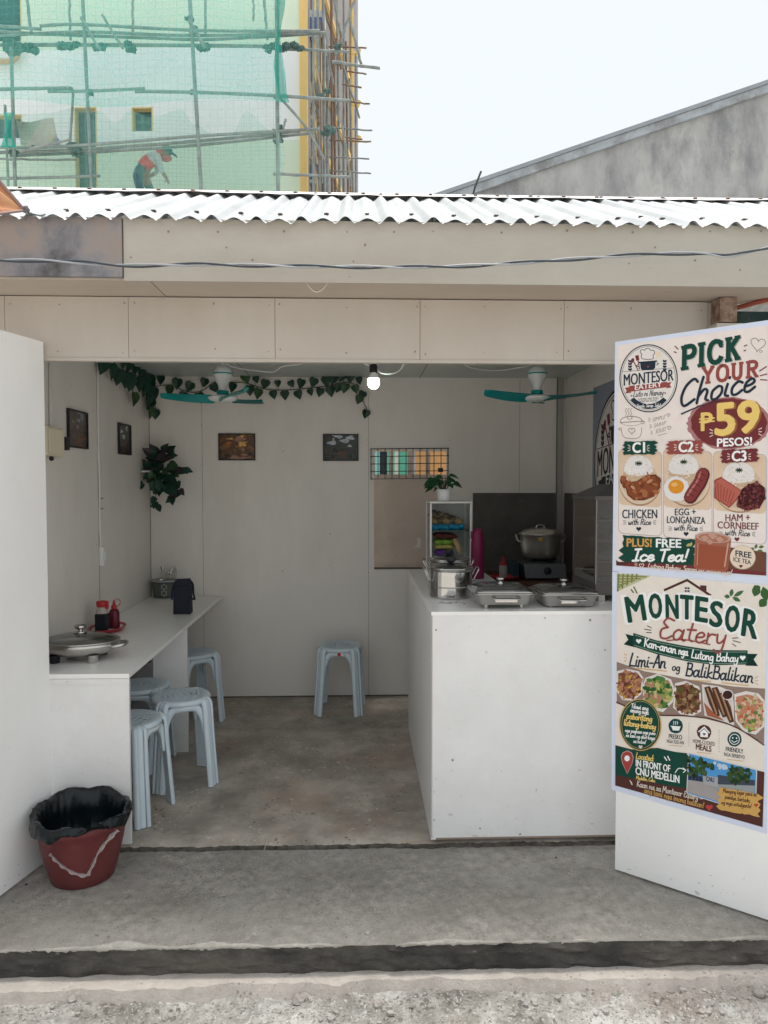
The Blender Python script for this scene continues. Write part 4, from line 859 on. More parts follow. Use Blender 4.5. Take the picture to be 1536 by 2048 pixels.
pack(Vector((xm - .018, CY - .02, pz(1071))), .070, .06, .017, PK('dark_maroon_wrapper', (.10, .03, .03)), 'dark maroon pack on top of the lower stack in the cabinet', .05)
pack(Vector((xm - .030, CY - .03, pz(1083))), .058, .06, .017, PK('green_wrapper', (.17, .30, .05)), 'green pack in the middle of the lower stack in the cabinet')
pack(Vector((xm - .028, CY - .04, pz(1092))), .056, .06, .012, PK('yellow_wrapper', (.45, .40, .13)), 'yellow pack beneath the green pack in the cabinet')
pack(Vector((xm - .028, CY - .05, pz(1103))), .058, .06, .018, PK('purple_wrapper', (.10, .035, .20)), 'purple pack at the bottom of the stack in the cabinet')
pack(Vector((xm + .052, CY - .045, pz(1090))), .052, .02, .018, PK('tan_wrapper', (.40, .29, .16)), 'tan packet leaning upright beside the stack in the cabinet', R(66))
# potted plant on the cabinet
c = Vector((at(888, 1000, Y=YC + .1).x, YC + .1, z1_ + .0005))
pp = thing('potted_plant', 'small potted plant with split green leaves on top of the snack cabinet', 'potted plant', c)
mb = MB(); mb.lathe([(.0005, 0), (.037, .0), (.039, .003), (.043, .068), (.041, .070), (.037, .066), (.036, .05), (.0005, .05)], 32, c); mb.build('pot', [WPLAS], pp)
lm = MB(); stm = MB()
for i in range(26):
    a = r2.uniform(0, 6.28); e = r2.uniform(-.1, 1.3); L_ = r2.uniform(.06, .115)
    tip = c + Vector((math.cos(a) * math.cos(e) * L_ * .85, math.sin(a) * math.cos(e) * L_ * .7, .075 + math.sin(e) * L_ * .75))
    stm.tube([c + Vector((0, 0, .05)), c.lerp(tip, .5) + Vector((0, 0, .045)), tip], .0018, 5)
    leaf(lm, tip, Vector((math.cos(a), math.sin(a) * .7 - .15, -.35 + .3 * math.sin(e))), Vector((math.cos(a) * .3, -.6, .8)), r2.uniform(.042, .062), r2.uniform(.03, .045), 0, .2, .35)
lm.build('leaves', [PLANT], pp); stm.build('stem', [LEAF2], pp)
mb = MB(); q = at(881, 940, Y=YC + .1); mb.lathe([(.0005, -.012), (.014, -.012), (.016, .008), (.014, .012), (.0005, .012)], 12, q); mb.build('bud', [BLACKP], pp)
# pink bottle
c = Vector((at(955, 1150, Y=4.2).x, 4.2, ZT)); zt_ = at(953, 1057, Y=4.2).z - ZT
pb = thing('drink_bottle', 'tall magenta plastic bottle beside the snack cabinet', 'bottle', c)
mb = MB(); mb.lathe([(.0005, .001), (.036, .001), (.038, .006), (.037, zt_ * .72), (.034, zt_ * .78)], 28, c); mb.build('body', [PINK], pb)
mb = MB(); mb.lathe([(.035, zt_ * .782), (.034, zt_ * .80), (.030, zt_ * .90), (.022, zt_ * .985), (.018, zt_), (.0005, zt_)], 24, c); mb.box(c.x - .04, c.x - .03, c.y - .008, c.y + .008, c.z + zt_ * .8, c.z + zt_ * .95); mb.build('cap', [PINK], pb)
# kitchen side table with stove, pot, tray and squeeze bottle
YT = 4.72; zt_ = at(1080, 1164, Y=YT).z
kt = thing('stove_table', 'dark kitchen table with a reddish top against the back wall, under the stove', 'table', (1.15, YT + .3, 0))
xa, xb = at(985, 1164, Y=YT).x, XR - .005
mb = MB(); mb.box(xa - .1, xb, YT, YB - .004, zt_ - .022, zt_); mb.build('tabletop', [WOODR], kt, .002)
mb = MB(); mb.box(xa - .08, xb - .02, YT + .02, YT + .04, zt_ - .14, zt_ - .023); mb.build('apron', [BOARD], kt)
for x in (xa - .08, xb - .06):
    for y in (YT + .02, YB - .06): mb = MB(); mb.box(x, x + .045, y + .021, y + .05, .002, zt_ - .023); mb.build('leg', [BOARD], kt)
mb = MB(); a = at(946, 986, Y=YB - .012); mb.box(a.x, at(1111, 986, Y=YB - .012).x, YB - .014, YB - .004, zt_ + .001, a.z); tag(mb.build('splash_board', [BOARD], base=(a.x, YB, zt_)), 'dark brown splash board on the back wall behind the stove', 'splash board')
mb = MB(); b0_, b1_ = at(1140, 986, X=XR - .012), at(1178, 986, X=XR - .012); mb.box(XR - .014, XR - .004, b1_.y - .35, YB - .03, zt_ + .001, a.z); tag(mb.build('splash_board', [BOARD], base=(XR - .01, b1_.y, zt_)), 'dark brown splash board on the right wall behind the glass food warmer', 'splash board')
YSt = 4.80; s0, s1 = at(1050, 1156, Y=YSt), at(1134, 1128, Y=YSt)
sv = thing('gas_stove', 'single burner metal gas stove on the reddish table', 'stove', ((s0.x + s1.x) / 2, YSt + .14, zt_))
mb = MB(); zb = zt_ + .012; zh = s1.z
lo = [Vector((s0.x + .006, YSt, zb)), Vector((s1.x, YSt, zb)), Vector((s1.x, YSt + .28, zb)), Vector((s0.x - .03, YSt + .28, zb))]; hi = [Vector((s0.x - .004, YSt + .022, zh)), Vector((s1.x - .004, YSt + .022, zh)), Vector((s1.x - .004, YSt + .28, zh)), Vector((s0.x - .03, YSt + .28, zh))]
mb.hexa(lo, hi); mb.build('body', [M('grey_stove_steel', (.16, .17, .18), .38, metal=.6, var=.1)], sv, .003)
mb = MB(); mb.hexa([Vector((s0.x - .07, YSt + .03, zb)), Vector((s0.x - .032, YSt + .03, zb)), Vector((s0.x - .032, YSt + .28, zb)), Vector((s0.x - .07, YSt + .28, zb))], [Vector((s0.x - .068, YSt + .035, zh - .004)), Vector((s0.x - .033, YSt + .035, zh - .004)), Vector((s0.x - .033, YSt + .28, zh - .004)), Vector((s0.x - .068, YSt + .28, zh - .004))]); mb.build('side_cover', [flat('deep_teal_metal', (.012, .045, .07), .4)], sv, .003)
mb = MB(); kc = at(1095, 1142, Y=YSt + .008); mb.lathe([(.024, 0), (.024, .012), (.020, .018), (.0005, .018)], 24, kc, mat=Matrix.Rotation(R(80), 3, 'X')); mb.box(kc.x - .004, kc.x + .004, kc.y - .026, kc.y - .016, kc.z - .016, kc.z + .02); mb.build('knob', [BLACKP], sv)
mb = MB(); pc = Vector(((at(1080, 1120, Y=YSt + .15)).x, YSt + .15, zh)); mb.lathe([(.10, .001), (.10, .008), (.05, .018), (.0005, .018)], 24, pc)
for k in range(4): d = Vector((math.cos(R(45 + 90 * k)), math.sin(R(45 + 90 * k)), 0)); mb.box(-.006, .006, .05, .115, .0185, .024, 0, Matrix.Translation(pc) @ Matrix.Rotation(R(90 * k + 45), 4, 'Z'))
mb.build('burner', [DARKM], sv)
for dx, dy in ((.02, .03), (.22, .03), (.02, .24), (.22, .24)): mb = MB(); mb.lathe([(.010, 0), (.012, .0125)], 10, Vector((s0.x + dx, YSt + dy, zt_ + .0005))); mb.build('foot', [BLACKP], sv)
rp = 41 / 1480 * (YSt + .15); pc = pc + Vector((0, 0, .0245)); hpz = at(1080, 1070, Y=pc.y - rp * .6).z - pc.z
cp = thing('cooking_pot', 'large dull aluminium cooking pot with a lid on the stove', 'pot', pc)
mb = MB(); mb.lathe([(.0005, .0), (rp * .62, .0), (rp * .80, .010), (rp * .91, .045), (rp * .97, hpz * .6), (rp, hpz - .006), (rp + .008, hpz), (rp + .008, hpz + .003), (rp - .004, hpz + .003), (rp * .9, .05), (.0005, .01)], 48, pc); mb.build('body', [ALU], cp)
mb = MB(); mb.lathe([(rp + .009, hpz + .004), (rp + .010, hpz + .007), (rp * .93, hpz + .016), (rp * .80, hpz + .030), (rp * .45, hpz + .040), (.0005, hpz + .043)], 48, pc); lid = mb.build('lid', [ALU], cp)
mb = MB(); mb.tube(smooth_path([pc + Vector(p) for p in ((-.028, 0, hpz + .041), (-.024, 0, hpz + .056), (0, 0, hpz + .065), (.024, 0, hpz + .056), (.028, 0, hpz + .041))], 5), .0045, 8); mb.build('lid_handle', [ALU], lid)
for s in (-1, 1):
    mb = MB(); mb.tube(smooth_path([pc + Vector(p) for p in ((s * rp * .98, -.03, hpz * .66), (s * (rp + .02), -.028, hpz * .76), (s * (rp + .030), 0, hpz * .98), (s * (rp + .02), .028, hpz * .76), (s * rp * .98, .03, hpz * .66))], 6), .005, 8); mb.build('handle', [ALU], cp)
mb = MB(); a_ = R(-103); mb.grid(lambda u, v: pc + Vector((math.cos(a_ + (u - .5) * .22) * (rp + .001), math.sin(a_ + (u - .5) * .22) * (rp + .001), hpz * (.76 + .17 * v))), 6, 2); mb.build('maker_sticker', [flat('gold_sticker', (.42, .27, .05), .4)], cp)
c = Vector((at(1008, 1152, Y=4.83).x, 4.83, zt_)); tr = thing('serving_tray', 'round red tray under the squeeze bottle on the stove table', 'tray', c)
mb = MB(); mb.lathe([(.0005, .002), (.07, .001), (.095, .020), (.10, .024), (.10, .028), (.09, .025), (.07, .009), (.0005, .007)], 32, c, sy=.8); mb.build('dish', [REDP], tr)
c = c + Vector((-.005, 0, .0075)); sb = thing('squeeze_bottle', 'clear squeeze bottle with a red nozzle cap on the round red tray', 'squeeze bottle', c)
mb = MB(); mb.lathe([(.0005, 0), (.024, .001), (.026, .006), (.026, .085), (.020, .092)], 24, c); mb.build('body', [M('cloudy_bottle', (.36, .35, .33), .3, var=.06)], sb)
mb = MB(); mb.lathe([(.023, .091), (.023, .106), (.012, .112), (.007, .135), (.003, .150), (.0005, .151)], 20, c); mb.build('nozzle_cap', [REDP], sb)
# glass food warmer
WY0, WY1 = 3.36, 3.72; wx0 = at(1191, 1100, Y=WY0).x; wx1 = wx0 + .42; wb = ZT + .03
fw = thing('food_warmer', 'dark glass-sided food warmer cabinet with shelves, partly hidden by the poster door', 'food warmer', ((wx0 + wx1) / 2, (WY0 + WY1) / 2, ZT))
WMET = M('dull_warmer_steel', (.15, .14, .135), .38, metal=.7, var=.1)
wt = at(1191, 1001, Y=WY0).z; wbt = at(1191, 1168, Y=WY0).z
mb = MB(); mb.box(wx0, wx1, WY0, WY1, wb, wbt); mb.build('base', [WMET], fw, .002)
mb = MB(); e = .012
for x, y in ((wx0, WY0), (wx1 - e, WY0), (wx0, WY1 - e), (wx1 - e, WY1 - e)): mb.box(x, x + e, y, y + e, wbt + .0005, wt)
mb.box(wx0, wx0 + .004, WY0 - .0025, WY0 - .0005, wbt, wt, 1); mb.build('frame', [WMET, STEEL], fw)
mb = MB(); q = .10; mb.hexa([Vector((wx0 - .005, WY0 - .005, wt + .0005)), Vector((wx1, WY0 - .005, wt + .0005)), Vector((wx1, WY1, wt + .0005)), Vector((wx0 - .005, WY1, wt + .0005))], [Vector((wx0 - .005, WY0 - .005, wt + .02)), Vector((wx1, WY0 - .005, wt + .02)), Vector((wx1, WY1, wt + .02)), Vector((wx0 - .005, WY1, wt + .02))])
mb.hexa([Vector((wx0, WY0, wt + .0205)), Vector((wx1, WY0, wt + .0205)), Vector((wx1, WY1, wt + .0205)), Vector((wx0, WY1, wt + .0205))], [Vector((wx0 + q, WY0 + q, wt + .075)), Vector((wx1 - q, WY0 + q, wt + .075)), Vector((wx1 - q, WY1 - q, wt + .075)), Vector((wx0 + q, WY1 - q, wt + .075))]); mb.build('top', [WMET], fw)
mb = MB(); mb.box(wx0 + .003, wx0 + .006, WY0 + e, WY1 - e, wbt + .001, wt - .001); mb.build('glass_pane', [GLD], fw)
mb = MB(); mb.box(wx0 + e, wx1 - e, WY0 + .003, WY0 + .006, wbt + .001, wt - .001); mb.build('glass_pane', [GLD], fw)
for k in range(1, 4):
    z = wbt + (wt - wbt) * k / 4; mb = MB(); mb.box(wx0 + e, wx1 - e, WY0 + .015, WY1 - .015, z, z + .005); mb.build('shelf', [STEELB], fw)
mb = MB(); mb.box(wx0 + .02, wx1 - .02, WY1 - .006, WY1 - .003, wbt + .001, wt - .001); mb.build('back_panel', [WMET], fw)
for x in (wx0 + .02, wx1 - .05):
    for y in (WY0 + .01, WY1 - .04): mb = MB(); mb.box(x, x + .05 * .6, y, y + .03, ZT + .0005, wb - .0005); mb.build('foot', [STEELB], fw)
for k, (dx, z_) in enumerate(((.09, 1), (.10, 2), (.08, 3))):
    z = wbt + (wt - wbt) * (z_ - 1) / 4 + (.0055 if z_ > 1 else .001); c = Vector((wx0 + dx, WY0 + .11, z)); mb = MB(); mb.lathe([(.0005, .002), (.04, .001), (.066, .022), (.069, .024), (.062, .022), (.0005, .008)], 28, c)
    tag(mb.build('food_dish', [STEELB if k != 1 else WPLAS], base=c), ('steel food dish on the lowest level of the glass warmer', 'white food dish on the middle level of the glass warmer', 'steel food dish on the upper level of the glass warmer')[k], 'dish')
# cables/hose hanging on the corner of the warmer
wire([at(1170, 1168, Y=WY0 + .2), at(1171, 1185, Y=WY0 + .12), at(1173, 1196, Y=WY0 + .05), at(1185, 1205, Y=WY0 - .02)], .006, BLACKP, 'black cord beside the base of the glass food warmer', name='power_cord')
# ------------------------------------------------------------------ printed posters on the door
HAND = {
'a': (.56, '.41,.40 .24,.5 .08,.33 .09,.08 .22,.0 .36,.14 .45,.52|.45,.52 .43,.12 .50,.0 .58,.04'), 'b': (.48, '.12,1 .08,.5 .08,.02|.08,.28 .25,.5 .42,.32 .34,.04 .08,.05'),
'c': (.46, '.42,.42 .25,.5 .08,.30 .12,.05 .28,.0 .46,.12'), 'd': (.5, '.42,.4 .24,.5 .07,.3 .12,.03 .28,.02 .42,.2 .46,1|.46,1 .42,.1 .52,.02'),
'e': (.46, '.08,.24 .30,.27 .40,.38 .28,.5 .10,.36 .10,.08 .26,.0 .46,.14'), 'f': (.36, '.42,.95 .28,1 .2,.8 .16,.0|.04,.5 .36,.52'),
'g': (.5, '.42,.42 .24,.5 .08,.30 .14,.04 .30,.06 .42,.3 .43,.5|.43,.5 .42,-.15 .28,-.38 .08,-.28'), 'h': (.5, '.12,1 .08,.5 .08,.0|.08,.25 .24,.49 .38,.40 .37,.10 .48,.02'),
'i': (.24, '.11,.5 .09,.1 .22,.02|.13,.72 .14,.75'), 'k': (.46, '.12,1 .08,.0|.38,.48 .10,.22 .42,.0'), 'l': (.24, '.14,1 .08,.3 .12,.03 .24,.04'),
'm': (.70, '.08,.5 .07,.0|.07,.3 .22,.5 .32,.38 .31,.0|.31,.3 .46,.5 .57,.38 .56,.10 .68,.02'), 'n': (.5, '.08,.5 .07,.0|.07,.25 .24,.5 .38,.40 .37,.1 .48,.02'),
'o': (.48, '.26,.5 .08,.34 .10,.06 .26,.0 .42,.18 .40,.42 .26,.5'), 'p': (.5, '.10,.5 .06,-.4|.09,.3 .27,.5 .43,.3 .30,.02 .09,.1'), 'r': (.38, '.08,.5 .08,.0|.08,.28 .20,.46 .38,.46'),
's': (.40, '.36,.43 .22,.5 .10,.38 .30,.2 .28,.03 .04,.06'), 't': (.36, '.20,.88 .16,.15 .32,.02|.03,.56 .38,.58'), 'u': (.5, '.08,.5 .09,.1 .22,.0 .38,.2 .40,.5|.40,.5 .39,.1 .5,.02'),
'w': (.62, '.05,.5 .12,.05 .22,.05 .30,.4|.30,.4 .36,.04 .48,.06 .56,.5'), 'y': (.48, '.08,.5 .12,.14 .24,.10 .38,.28 .42,.5|.42,.5 .36,-.2 .20,-.40 .04,-.26'), 'j': (.24, '.14,.5 .10,-.3 -.04,-.35'), 'v': (.42, '.05,.5 .18,.0 .40,.5'),
'A': (.58, '.04,.0 .18,.5 .34,1 .44,.5 .54,.0|.12,.36 .50,.38'), 'B': (.56, '.12,1 .08,.0|.06,.95 .40,.95 .40,.60 .12,.53|.12,.53 .50,.44 .44,.03 .06,.02'), 'C': (.62, '.56,.86 .40,1 .16,.78 .08,.35 .24,.0 .58,.18'),
'E': (.56, '.54,.92 .28,1 .14,.78 .34,.56|.34,.56 .10,.42 .12,.06 .34,.0 .56,.16'), 'H': (.62, '.10,1 .08,.0|.52,1 .50,.0|.08,.5 .52,.52'), 'I': (.44, '.08,.96 .44,1|.28,.98 .22,.02|.04,.0 .40,.03'),
'K': (.56, '.12,1 .08,.0|.52,1 .11,.45|.18,.52 .54,.0'), 'L': (.50, '.18,1 .10,.4 .07,.03|.07,.03 .26,.05 .50,.02'), 'M': (.78, '.06,.0 .14,1|.14,1 .36,.3|.36,.3 .62,1|.62,1 .70,.0'), 'N': (.62, '.06,.0 .12,1|.12,1 .48,.0|.48,.0 .56,1'),
'R': (.58, '.12,1 .08,.0|.08,.96 .44,.92 .42,.56 .12,.48|.22,.48 .54,.0'), 'S': (.5, '.46,.88 .28,1 .10,.78 .40,.45 .36,.06 .06,.08'), 'T': (.54, '.02,.94 .56,1|.30,.97 .24,.0'), 'F': (.5, '.14,1 .08,.0|.12,.98 .52,1|.10,.54 .42,.56'),
'-': (.34, '.05,.32 .30,.33'), '!': (.26, '.18,1 .12,.32|.10,.04 .11,.06'), '.': (.18, '.08,.0 .09,.03'), ',': (.18, '.10,.05 .05,-.12'), ':': (.2, '.10,.05 .11,.08|.12,.42 .13,.45'), ' ': (.30, ''), '>': (.4, '.05,.3 .36,.31'), '\u2014': (.6, '.05,.32 .55,.33')}
SLAB = {'P': (.78, '.2,1 .2,0|.2,1 .52,1 .64,.96 .72,.86 .74,.75 .72,.64 .64,.54 .52,.5 .2,.5', '.02,1 .2,1|.02,0 .44,0'), 'I': (.44, '.22,1 .22,0', '.02,1 .42,1|.02,0 .42,0'), 'C': (.78, '.70,.74 .67,.86 .58,.96 .42,1 .28,.96 .17,.86 .10,.68 .08,.5 .10,.32 .17,.14 .28,.04 .42,0 .58,.04 .68,.13 .73,.26', '.70,1 .70,.66'),
'K': (.84, '.2,1 .2,0|.68,.98 .2,.42|.36,.58 .7,.02', '.02,1 .4,1|.02,0 .4,0|.52,1 .84,1|.54,0 .86,0'), 'Y': (.84, '.12,1 .42,.5 .42,0|.72,1 .42,.5', '.0,1 .28,1|.56,1 .84,1|.24,0 .6,0'),
'O': (.82, '.41,1 .26,.96 .15,.85 .09,.68 .08,.5 .09,.32 .15,.15 .26,.04 .41,0 .56,.04 .67,.15 .73,.32 .74,.5 .73,.68 .67,.85 .56,.96 .41,1 .26,.96', ''), 'U': (.84, '.18,1 .18,.3 .21,.16 .30,.04 .42,0 .54,.04 .63,.16 .66,.3 .66,1', '.02,1 .34,1|.52,1 .82,1'), 'R': (.84, '.2,1 .2,0|.2,1 .50,1 .62,.96 .70,.87 .72,.76 .70,.66 .62,.56 .50,.53 .2,.53|.44,.5 .7,.02', '.02,1 .2,1|.02,0 .42,0|.6,0 .86,0')}
_tc = {}
def glyphs(s, bold=0.0):
    k = (s, bold)
    if k in _tc: return _tc[k]
    cu = bpy.data.curves.new('lettering', 'FONT'); cu.body = s; cu.resolution_u = 3; cu.offset = bold; cu.fill_mode = 'FRONT'; cu.space_character = 1 + bold * 3
    o = bpy.data.objects.new('lettering', cu); COL.objects.link(o); dg = bpy.context.evaluated_depsgraph_get(); dg.update()
    me = bpy.data.meshes.new_from_object(o.evaluated_get(dg)); v = [(p.co.x, p.co.y) for p in me.vertices]; f = [list(p.vertices) for p in me.polygons]
    bpy.data.objects.remove(o); bpy.data.curves.remove(cu); bpy.data.meshes.remove(me)
    _tc[k] = (v, f); return _tc[k]
_, _ = 0, 0
_cv, _cf = glyphs('H'); CAPH = max(p[1] for p in _cv)
_pm = {}
def ink(c):
    k = tuple(round(x, 3) for x in c)
    if k not in _pm: _pm[k] = M('printing_ink', c, .5, var=.05, scale=14, spec=.08)
    return _pm[k]
class Print:
    """flat printed artwork lying on a plane (o, n), laid out in reference pixels of the sheet"""
    def __init__(s, o, n, ox=0, oy=0, sc=1): s.o = o; s.n = n; s.tf = (ox, oy, sc); s.new(); s.k = 0; s.fn = None
    def new(s): s.mb = MB(); s.mats = []
    def W(s, x, y, lvl):
        if s.fn: return s.fn(x, y, lvl)
        ox, oy, sc = s.tf; return onplane(ox + x / sc, oy + y / sc, s.o, s.n) + s.n * (.0012 + lvl * .00022)
    def mi(s, c):
        m = ink(c)
        if m not in s.mats: s.mats.append(m)
        return s.mats.index(m)
    def lv(s, lvl): s.k = (s.k + 1) % 8; return lvl + s.k * .11
    def poly(s, pts, c, lvl):
        l = s.lv(lvl); vs = [s.W(x, y, l) for x, y in pts]
        a = sum(pts[i][0] * pts[(i + 1) % len(pts)][1] - pts[(i + 1) % len(pts)][0] * pts[i][1] for i in range(len(pts)))
        s.mb.add(vs, [list(range(len(vs)))[::-1] if a > 0 else list(range(len(vs)))], s.mi(c))
    def ell(s, cx, cy, rx, ry, c, lvl, rot=0, n=26, wob=0, seed=0):
        r = random.Random(seed + int(cx * 7 + cy)); ca, sa = math.cos(R(rot)), math.sin(R(rot)); pts = []
        for i in range(n):
            t = 2 * math.pi * i / n; q = 1 + (r.uniform(-wob, wob) if wob else 0); x, y = rx * q * math.cos(t), ry * q * math.sin(t); pts.append((cx + x * ca - y * sa, cy + x * sa + y * ca))
        s.poly(pts, c, lvl)
    def line(s, pts, w, c, lvl, smooth=True, closed=False, n=6, taper=False):
        P = [Vector((x, y, 0)) for x, y in pts]
        if smooth and len(P) > 2: P = smooth_path(P, n, closed)
        if closed: P = P + [P[0]]
        l = s.lv(lvl); k = len(P); vs = []; mi = s.mi(c)
        for i in range(k):
            if closed: a, b = P[(i - 1) % (k - 1)], P[(i + 1) % (k - 1)]
            else: a, b = P[max(i - 1, 0)], P[min(i + 1, k - 1)]
            d = (b - a); d = d.normalized() if d.length > 1e-9 else Vector((1, 0, 0)); nn = Vector((-d.y, d.x, 0)) * (w / 2) * ((1 - .75 * i / (k - 1)) if taper else 1)
            if not smooth and (closed or 0 < i < k - 1):
                e1 = P[i] - a; e2 = b - P[i]
                if e1.length > 1e-9 and e2.length > 1e-9:
                    e1.normalize(); e2.normalize(); tn = e1 + e2
                    if tn.length > 1e-6: tn.normalize(); nn = Vector((-tn.y, tn.x, 0)) * (w / 2) / max(.45, abs(tn.dot(e1)))
            vs += [s.W(P[i].x + nn.x, P[i].y + nn.y, l), s.W(P[i].x - nn.x, P[i].y - nn.y, l)]
        s.mb.add(vs, [(2 * i, 2 * i + 1, 2 * i + 3, 2 * i + 2) for i in range(k - 1)], mi)
        if smooth and not closed and w > 2.2 and not taper:
            for e in (P[0], P[-1]): s.ell(e.x, e.y, w / 2, w / 2, c, lvl, n=10)
    def text(s, st, x0, y0, x1, y1, h, c, lvl, bold=0.0, shear=0.0, arch=0.0, fat=None):
        v, f = glyphs(st, 0.0); a = min(p[0] for p in v); b = max(p[0] for p in v); l = s.lv(lvl); vs = []
        k = bold * h * 1.15
        for dx, dy in (((0, 0), (-k, 0), (k, 0), (0, -k * .8), (0, k * .8), (-k * .7, -k * .55), (k * .7, -k * .55), (-k * .7, k * .55), (k * .7, k * .55)) if bold >= .03 else (((-k, 0), (0, 0), (k, 0)) if bold else ((0, 0),))):
            vs = []; l += .035
            for x, y in v:
                u = (x - a) / (b - a); q = y / CAPH; vs.append(s.W(x0 + dx + (x1 - x0) * u + shear * h * q, y0 + dy + (y1 - y0) * u - h * q - arch * 4 * u * (1 - u), l))
            s.mb.add(vs, f, s.mi(c))
    def stroked(s, table, st, x0, y0, x1, y1, h, w, c, lvl, smooth=True, shear=.18, sp=0.0):
        adv = []; X = 0
        for ch in st: adv.append(X); X += table.get(ch, (.4, ''))[0] + sp
        for ch, xo in zip(st, adv):
            g = table.get(ch)
            if not g or not g[1]: continue
            for gi, part in enumerate(g[1:]):
                for stroke in (part.split('|') if part else []):
                    pts = []
                    for t in stroke.split(' '):
                        a, b = t.split(','); a = float(a); b = float(b); u = (xo + a) / X; pts.append((x0 + (x1 - x0) * u + shear * b * h, y0 + (y1 - y0) * u - h * b))
                    s.line(pts, w * (1 if gi == 0 else .72), c, lvl, smooth=smooth, n=5)
    def hand(s, st, x0, y0, x1, y1, h, w, c, lvl, shear=.18): s.stroked(HAND, st, x0, y0, x1, y1, h, w, c, lvl, True, shear)
    def slab(s, st, x0, y0, x1, y1, h, w, c, lvl): s.stroked(SLAB, st, x0, y0, x1, y1, h, w, c, lvl, False, .02, .12)
    def heart(s, cx, cy, r, c, lvl, outline=0, rot=0):
        pts = []
        for i in range(28):
            t = 2 * math.pi * i / 28; x = 16 * math.sin(t) ** 3; y = -(13 * math.cos(t) - 5 * math.cos(2 * t) - 2 * math.cos(3 * t) - math.cos(4 * t)); x, y = x * r / 16, y * r / 16
            a = R(rot); pts.append((cx + x * math.cos(a) - y * math.sin(a), cy + x * math.sin(a) + y * math.cos(a)))
        if outline: s.line(pts, outline, c, lvl, smooth=False, closed=True)
        else: s.poly(pts, c, lvl)
    def rays(s, cx, cy, side, c, lvl, L_=22, w=4, gap=14):
        for k, a in enumerate((-28, 0, 28)): s.line([(cx + side * 4, cy + (k - 1) * gap), (cx + side * (4 + L_), cy + (k - 1) * gap * 1.9)], w, c, lvl, False)
    def leaf(s, cx, cy, L_, W_, rot, c, lvl):
        a = R(rot); pts = [(t * L_, W_ * math.sin(math.pi * t) * sg) for t, sg in ((0, 1), (.25, 1), (.5, 1), (.75, 1), (1, 1), (.75, -1), (.5, -1), (.25, -1))]
        s.poly([(cx + x * math.cos(a) - y * math.sin(a), cy + x * math.sin(a) + y * math.cos(a)) for x, y in pts], c, lvl)
    def brush(s, x0, y0, x1, y1, h, c, lvl, seed=0, rough=.1):
        r = random.Random(seed); n = 16; top = []; bot = []
        for i in range(n + 1):
            u = i / n; x = x0 + (x1 - x0) * u; y = y0 + (y1 - y0) * u; top.append((x, y - h / 2 + r.uniform(-h, h) * rough * .6)); bot.append((x, y + h / 2 + r.uniform(-h, h) * rough * .6))
        e = []; k = 7
        for j in range(1, k): e.append((x1 + (r.uniform(.0, .24) * h if j % 2 else -r.uniform(0, .15) * h), y1 - h / 2 + h * j / k))
        g = []
        for j in range(1, k): g.append((x0 - (r.uniform(.0, .24) * h if j % 2 else -r.uniform(0, .15) * h), y0 + h / 2 - h * j / k))
        s.poly(top + e + bot[::-1] + g, c, lvl)
    def done(s, name, parent): 
        if s.mb.f: s.mb.build(name, s.mats, parent)
        s.new()
GRN_ = (.012, .062, .045); NVY = (.022, .035, .055); BRICK = (.30, .075, .065); MAR = (.17, .035, .04); CRM = (.74, .64, .56); GOLD = (.80, .57, .18); WHT = (.86, .86, .86); BUFF = (.60, .36, .11); PALE = (.80, .715, .675); DKB = (.09, .035, .03); TEA = (.32, .09, .05); GREY = (.28, .25, .25)
VINYL = M('white_vinyl_sheet', (.66, .71, .86), .38, var=.03, scale=4, bump=.10, bscale=5)
d_o = onplane(1230, 1700, RA, Rn) ; d_n = Rn
def sheet(name, label, q, zb):
    c = onplane(*q[3], d_o, d_n); t = thing(name, label, 'poster', c, 'menu posters on the door'); mb = MB()
    P = []
    n = 24
    def S(u, v):
        a = Vector(q[0]).lerp(Vector(q[1]), u); b = Vector(q[3]).lerp(Vector(q[2]), u); p = a.lerp(b, v)
        return onplane(p.x, p.y, d_o, d_n)
    mb.grid(lambda u, v: S(u, v) + d_n * .0009, 2, 2); mb.grid(lambda u, v: S(1 - u, v) + d_n * .0003, 2, 2)
    mb.build('vinyl_sheet', [VINYL], t); return t
# ---- upper poster
P1 = sheet('menu_poster', 'upper poster on the door, a rice meal menu at 59 pesos with free ice tea', [(1230.5, 684), (1538, 640), (1538, 1166), (1225, 1142.3)], 0)
p = Print(d_o, d_n, 1200, 640, 1323 / 336)
p.poly([(140, 200), (1318, 42), (1310, 2015), (128, 1935), (133, 1300)], PALE, 1)
p.done('background', P1)
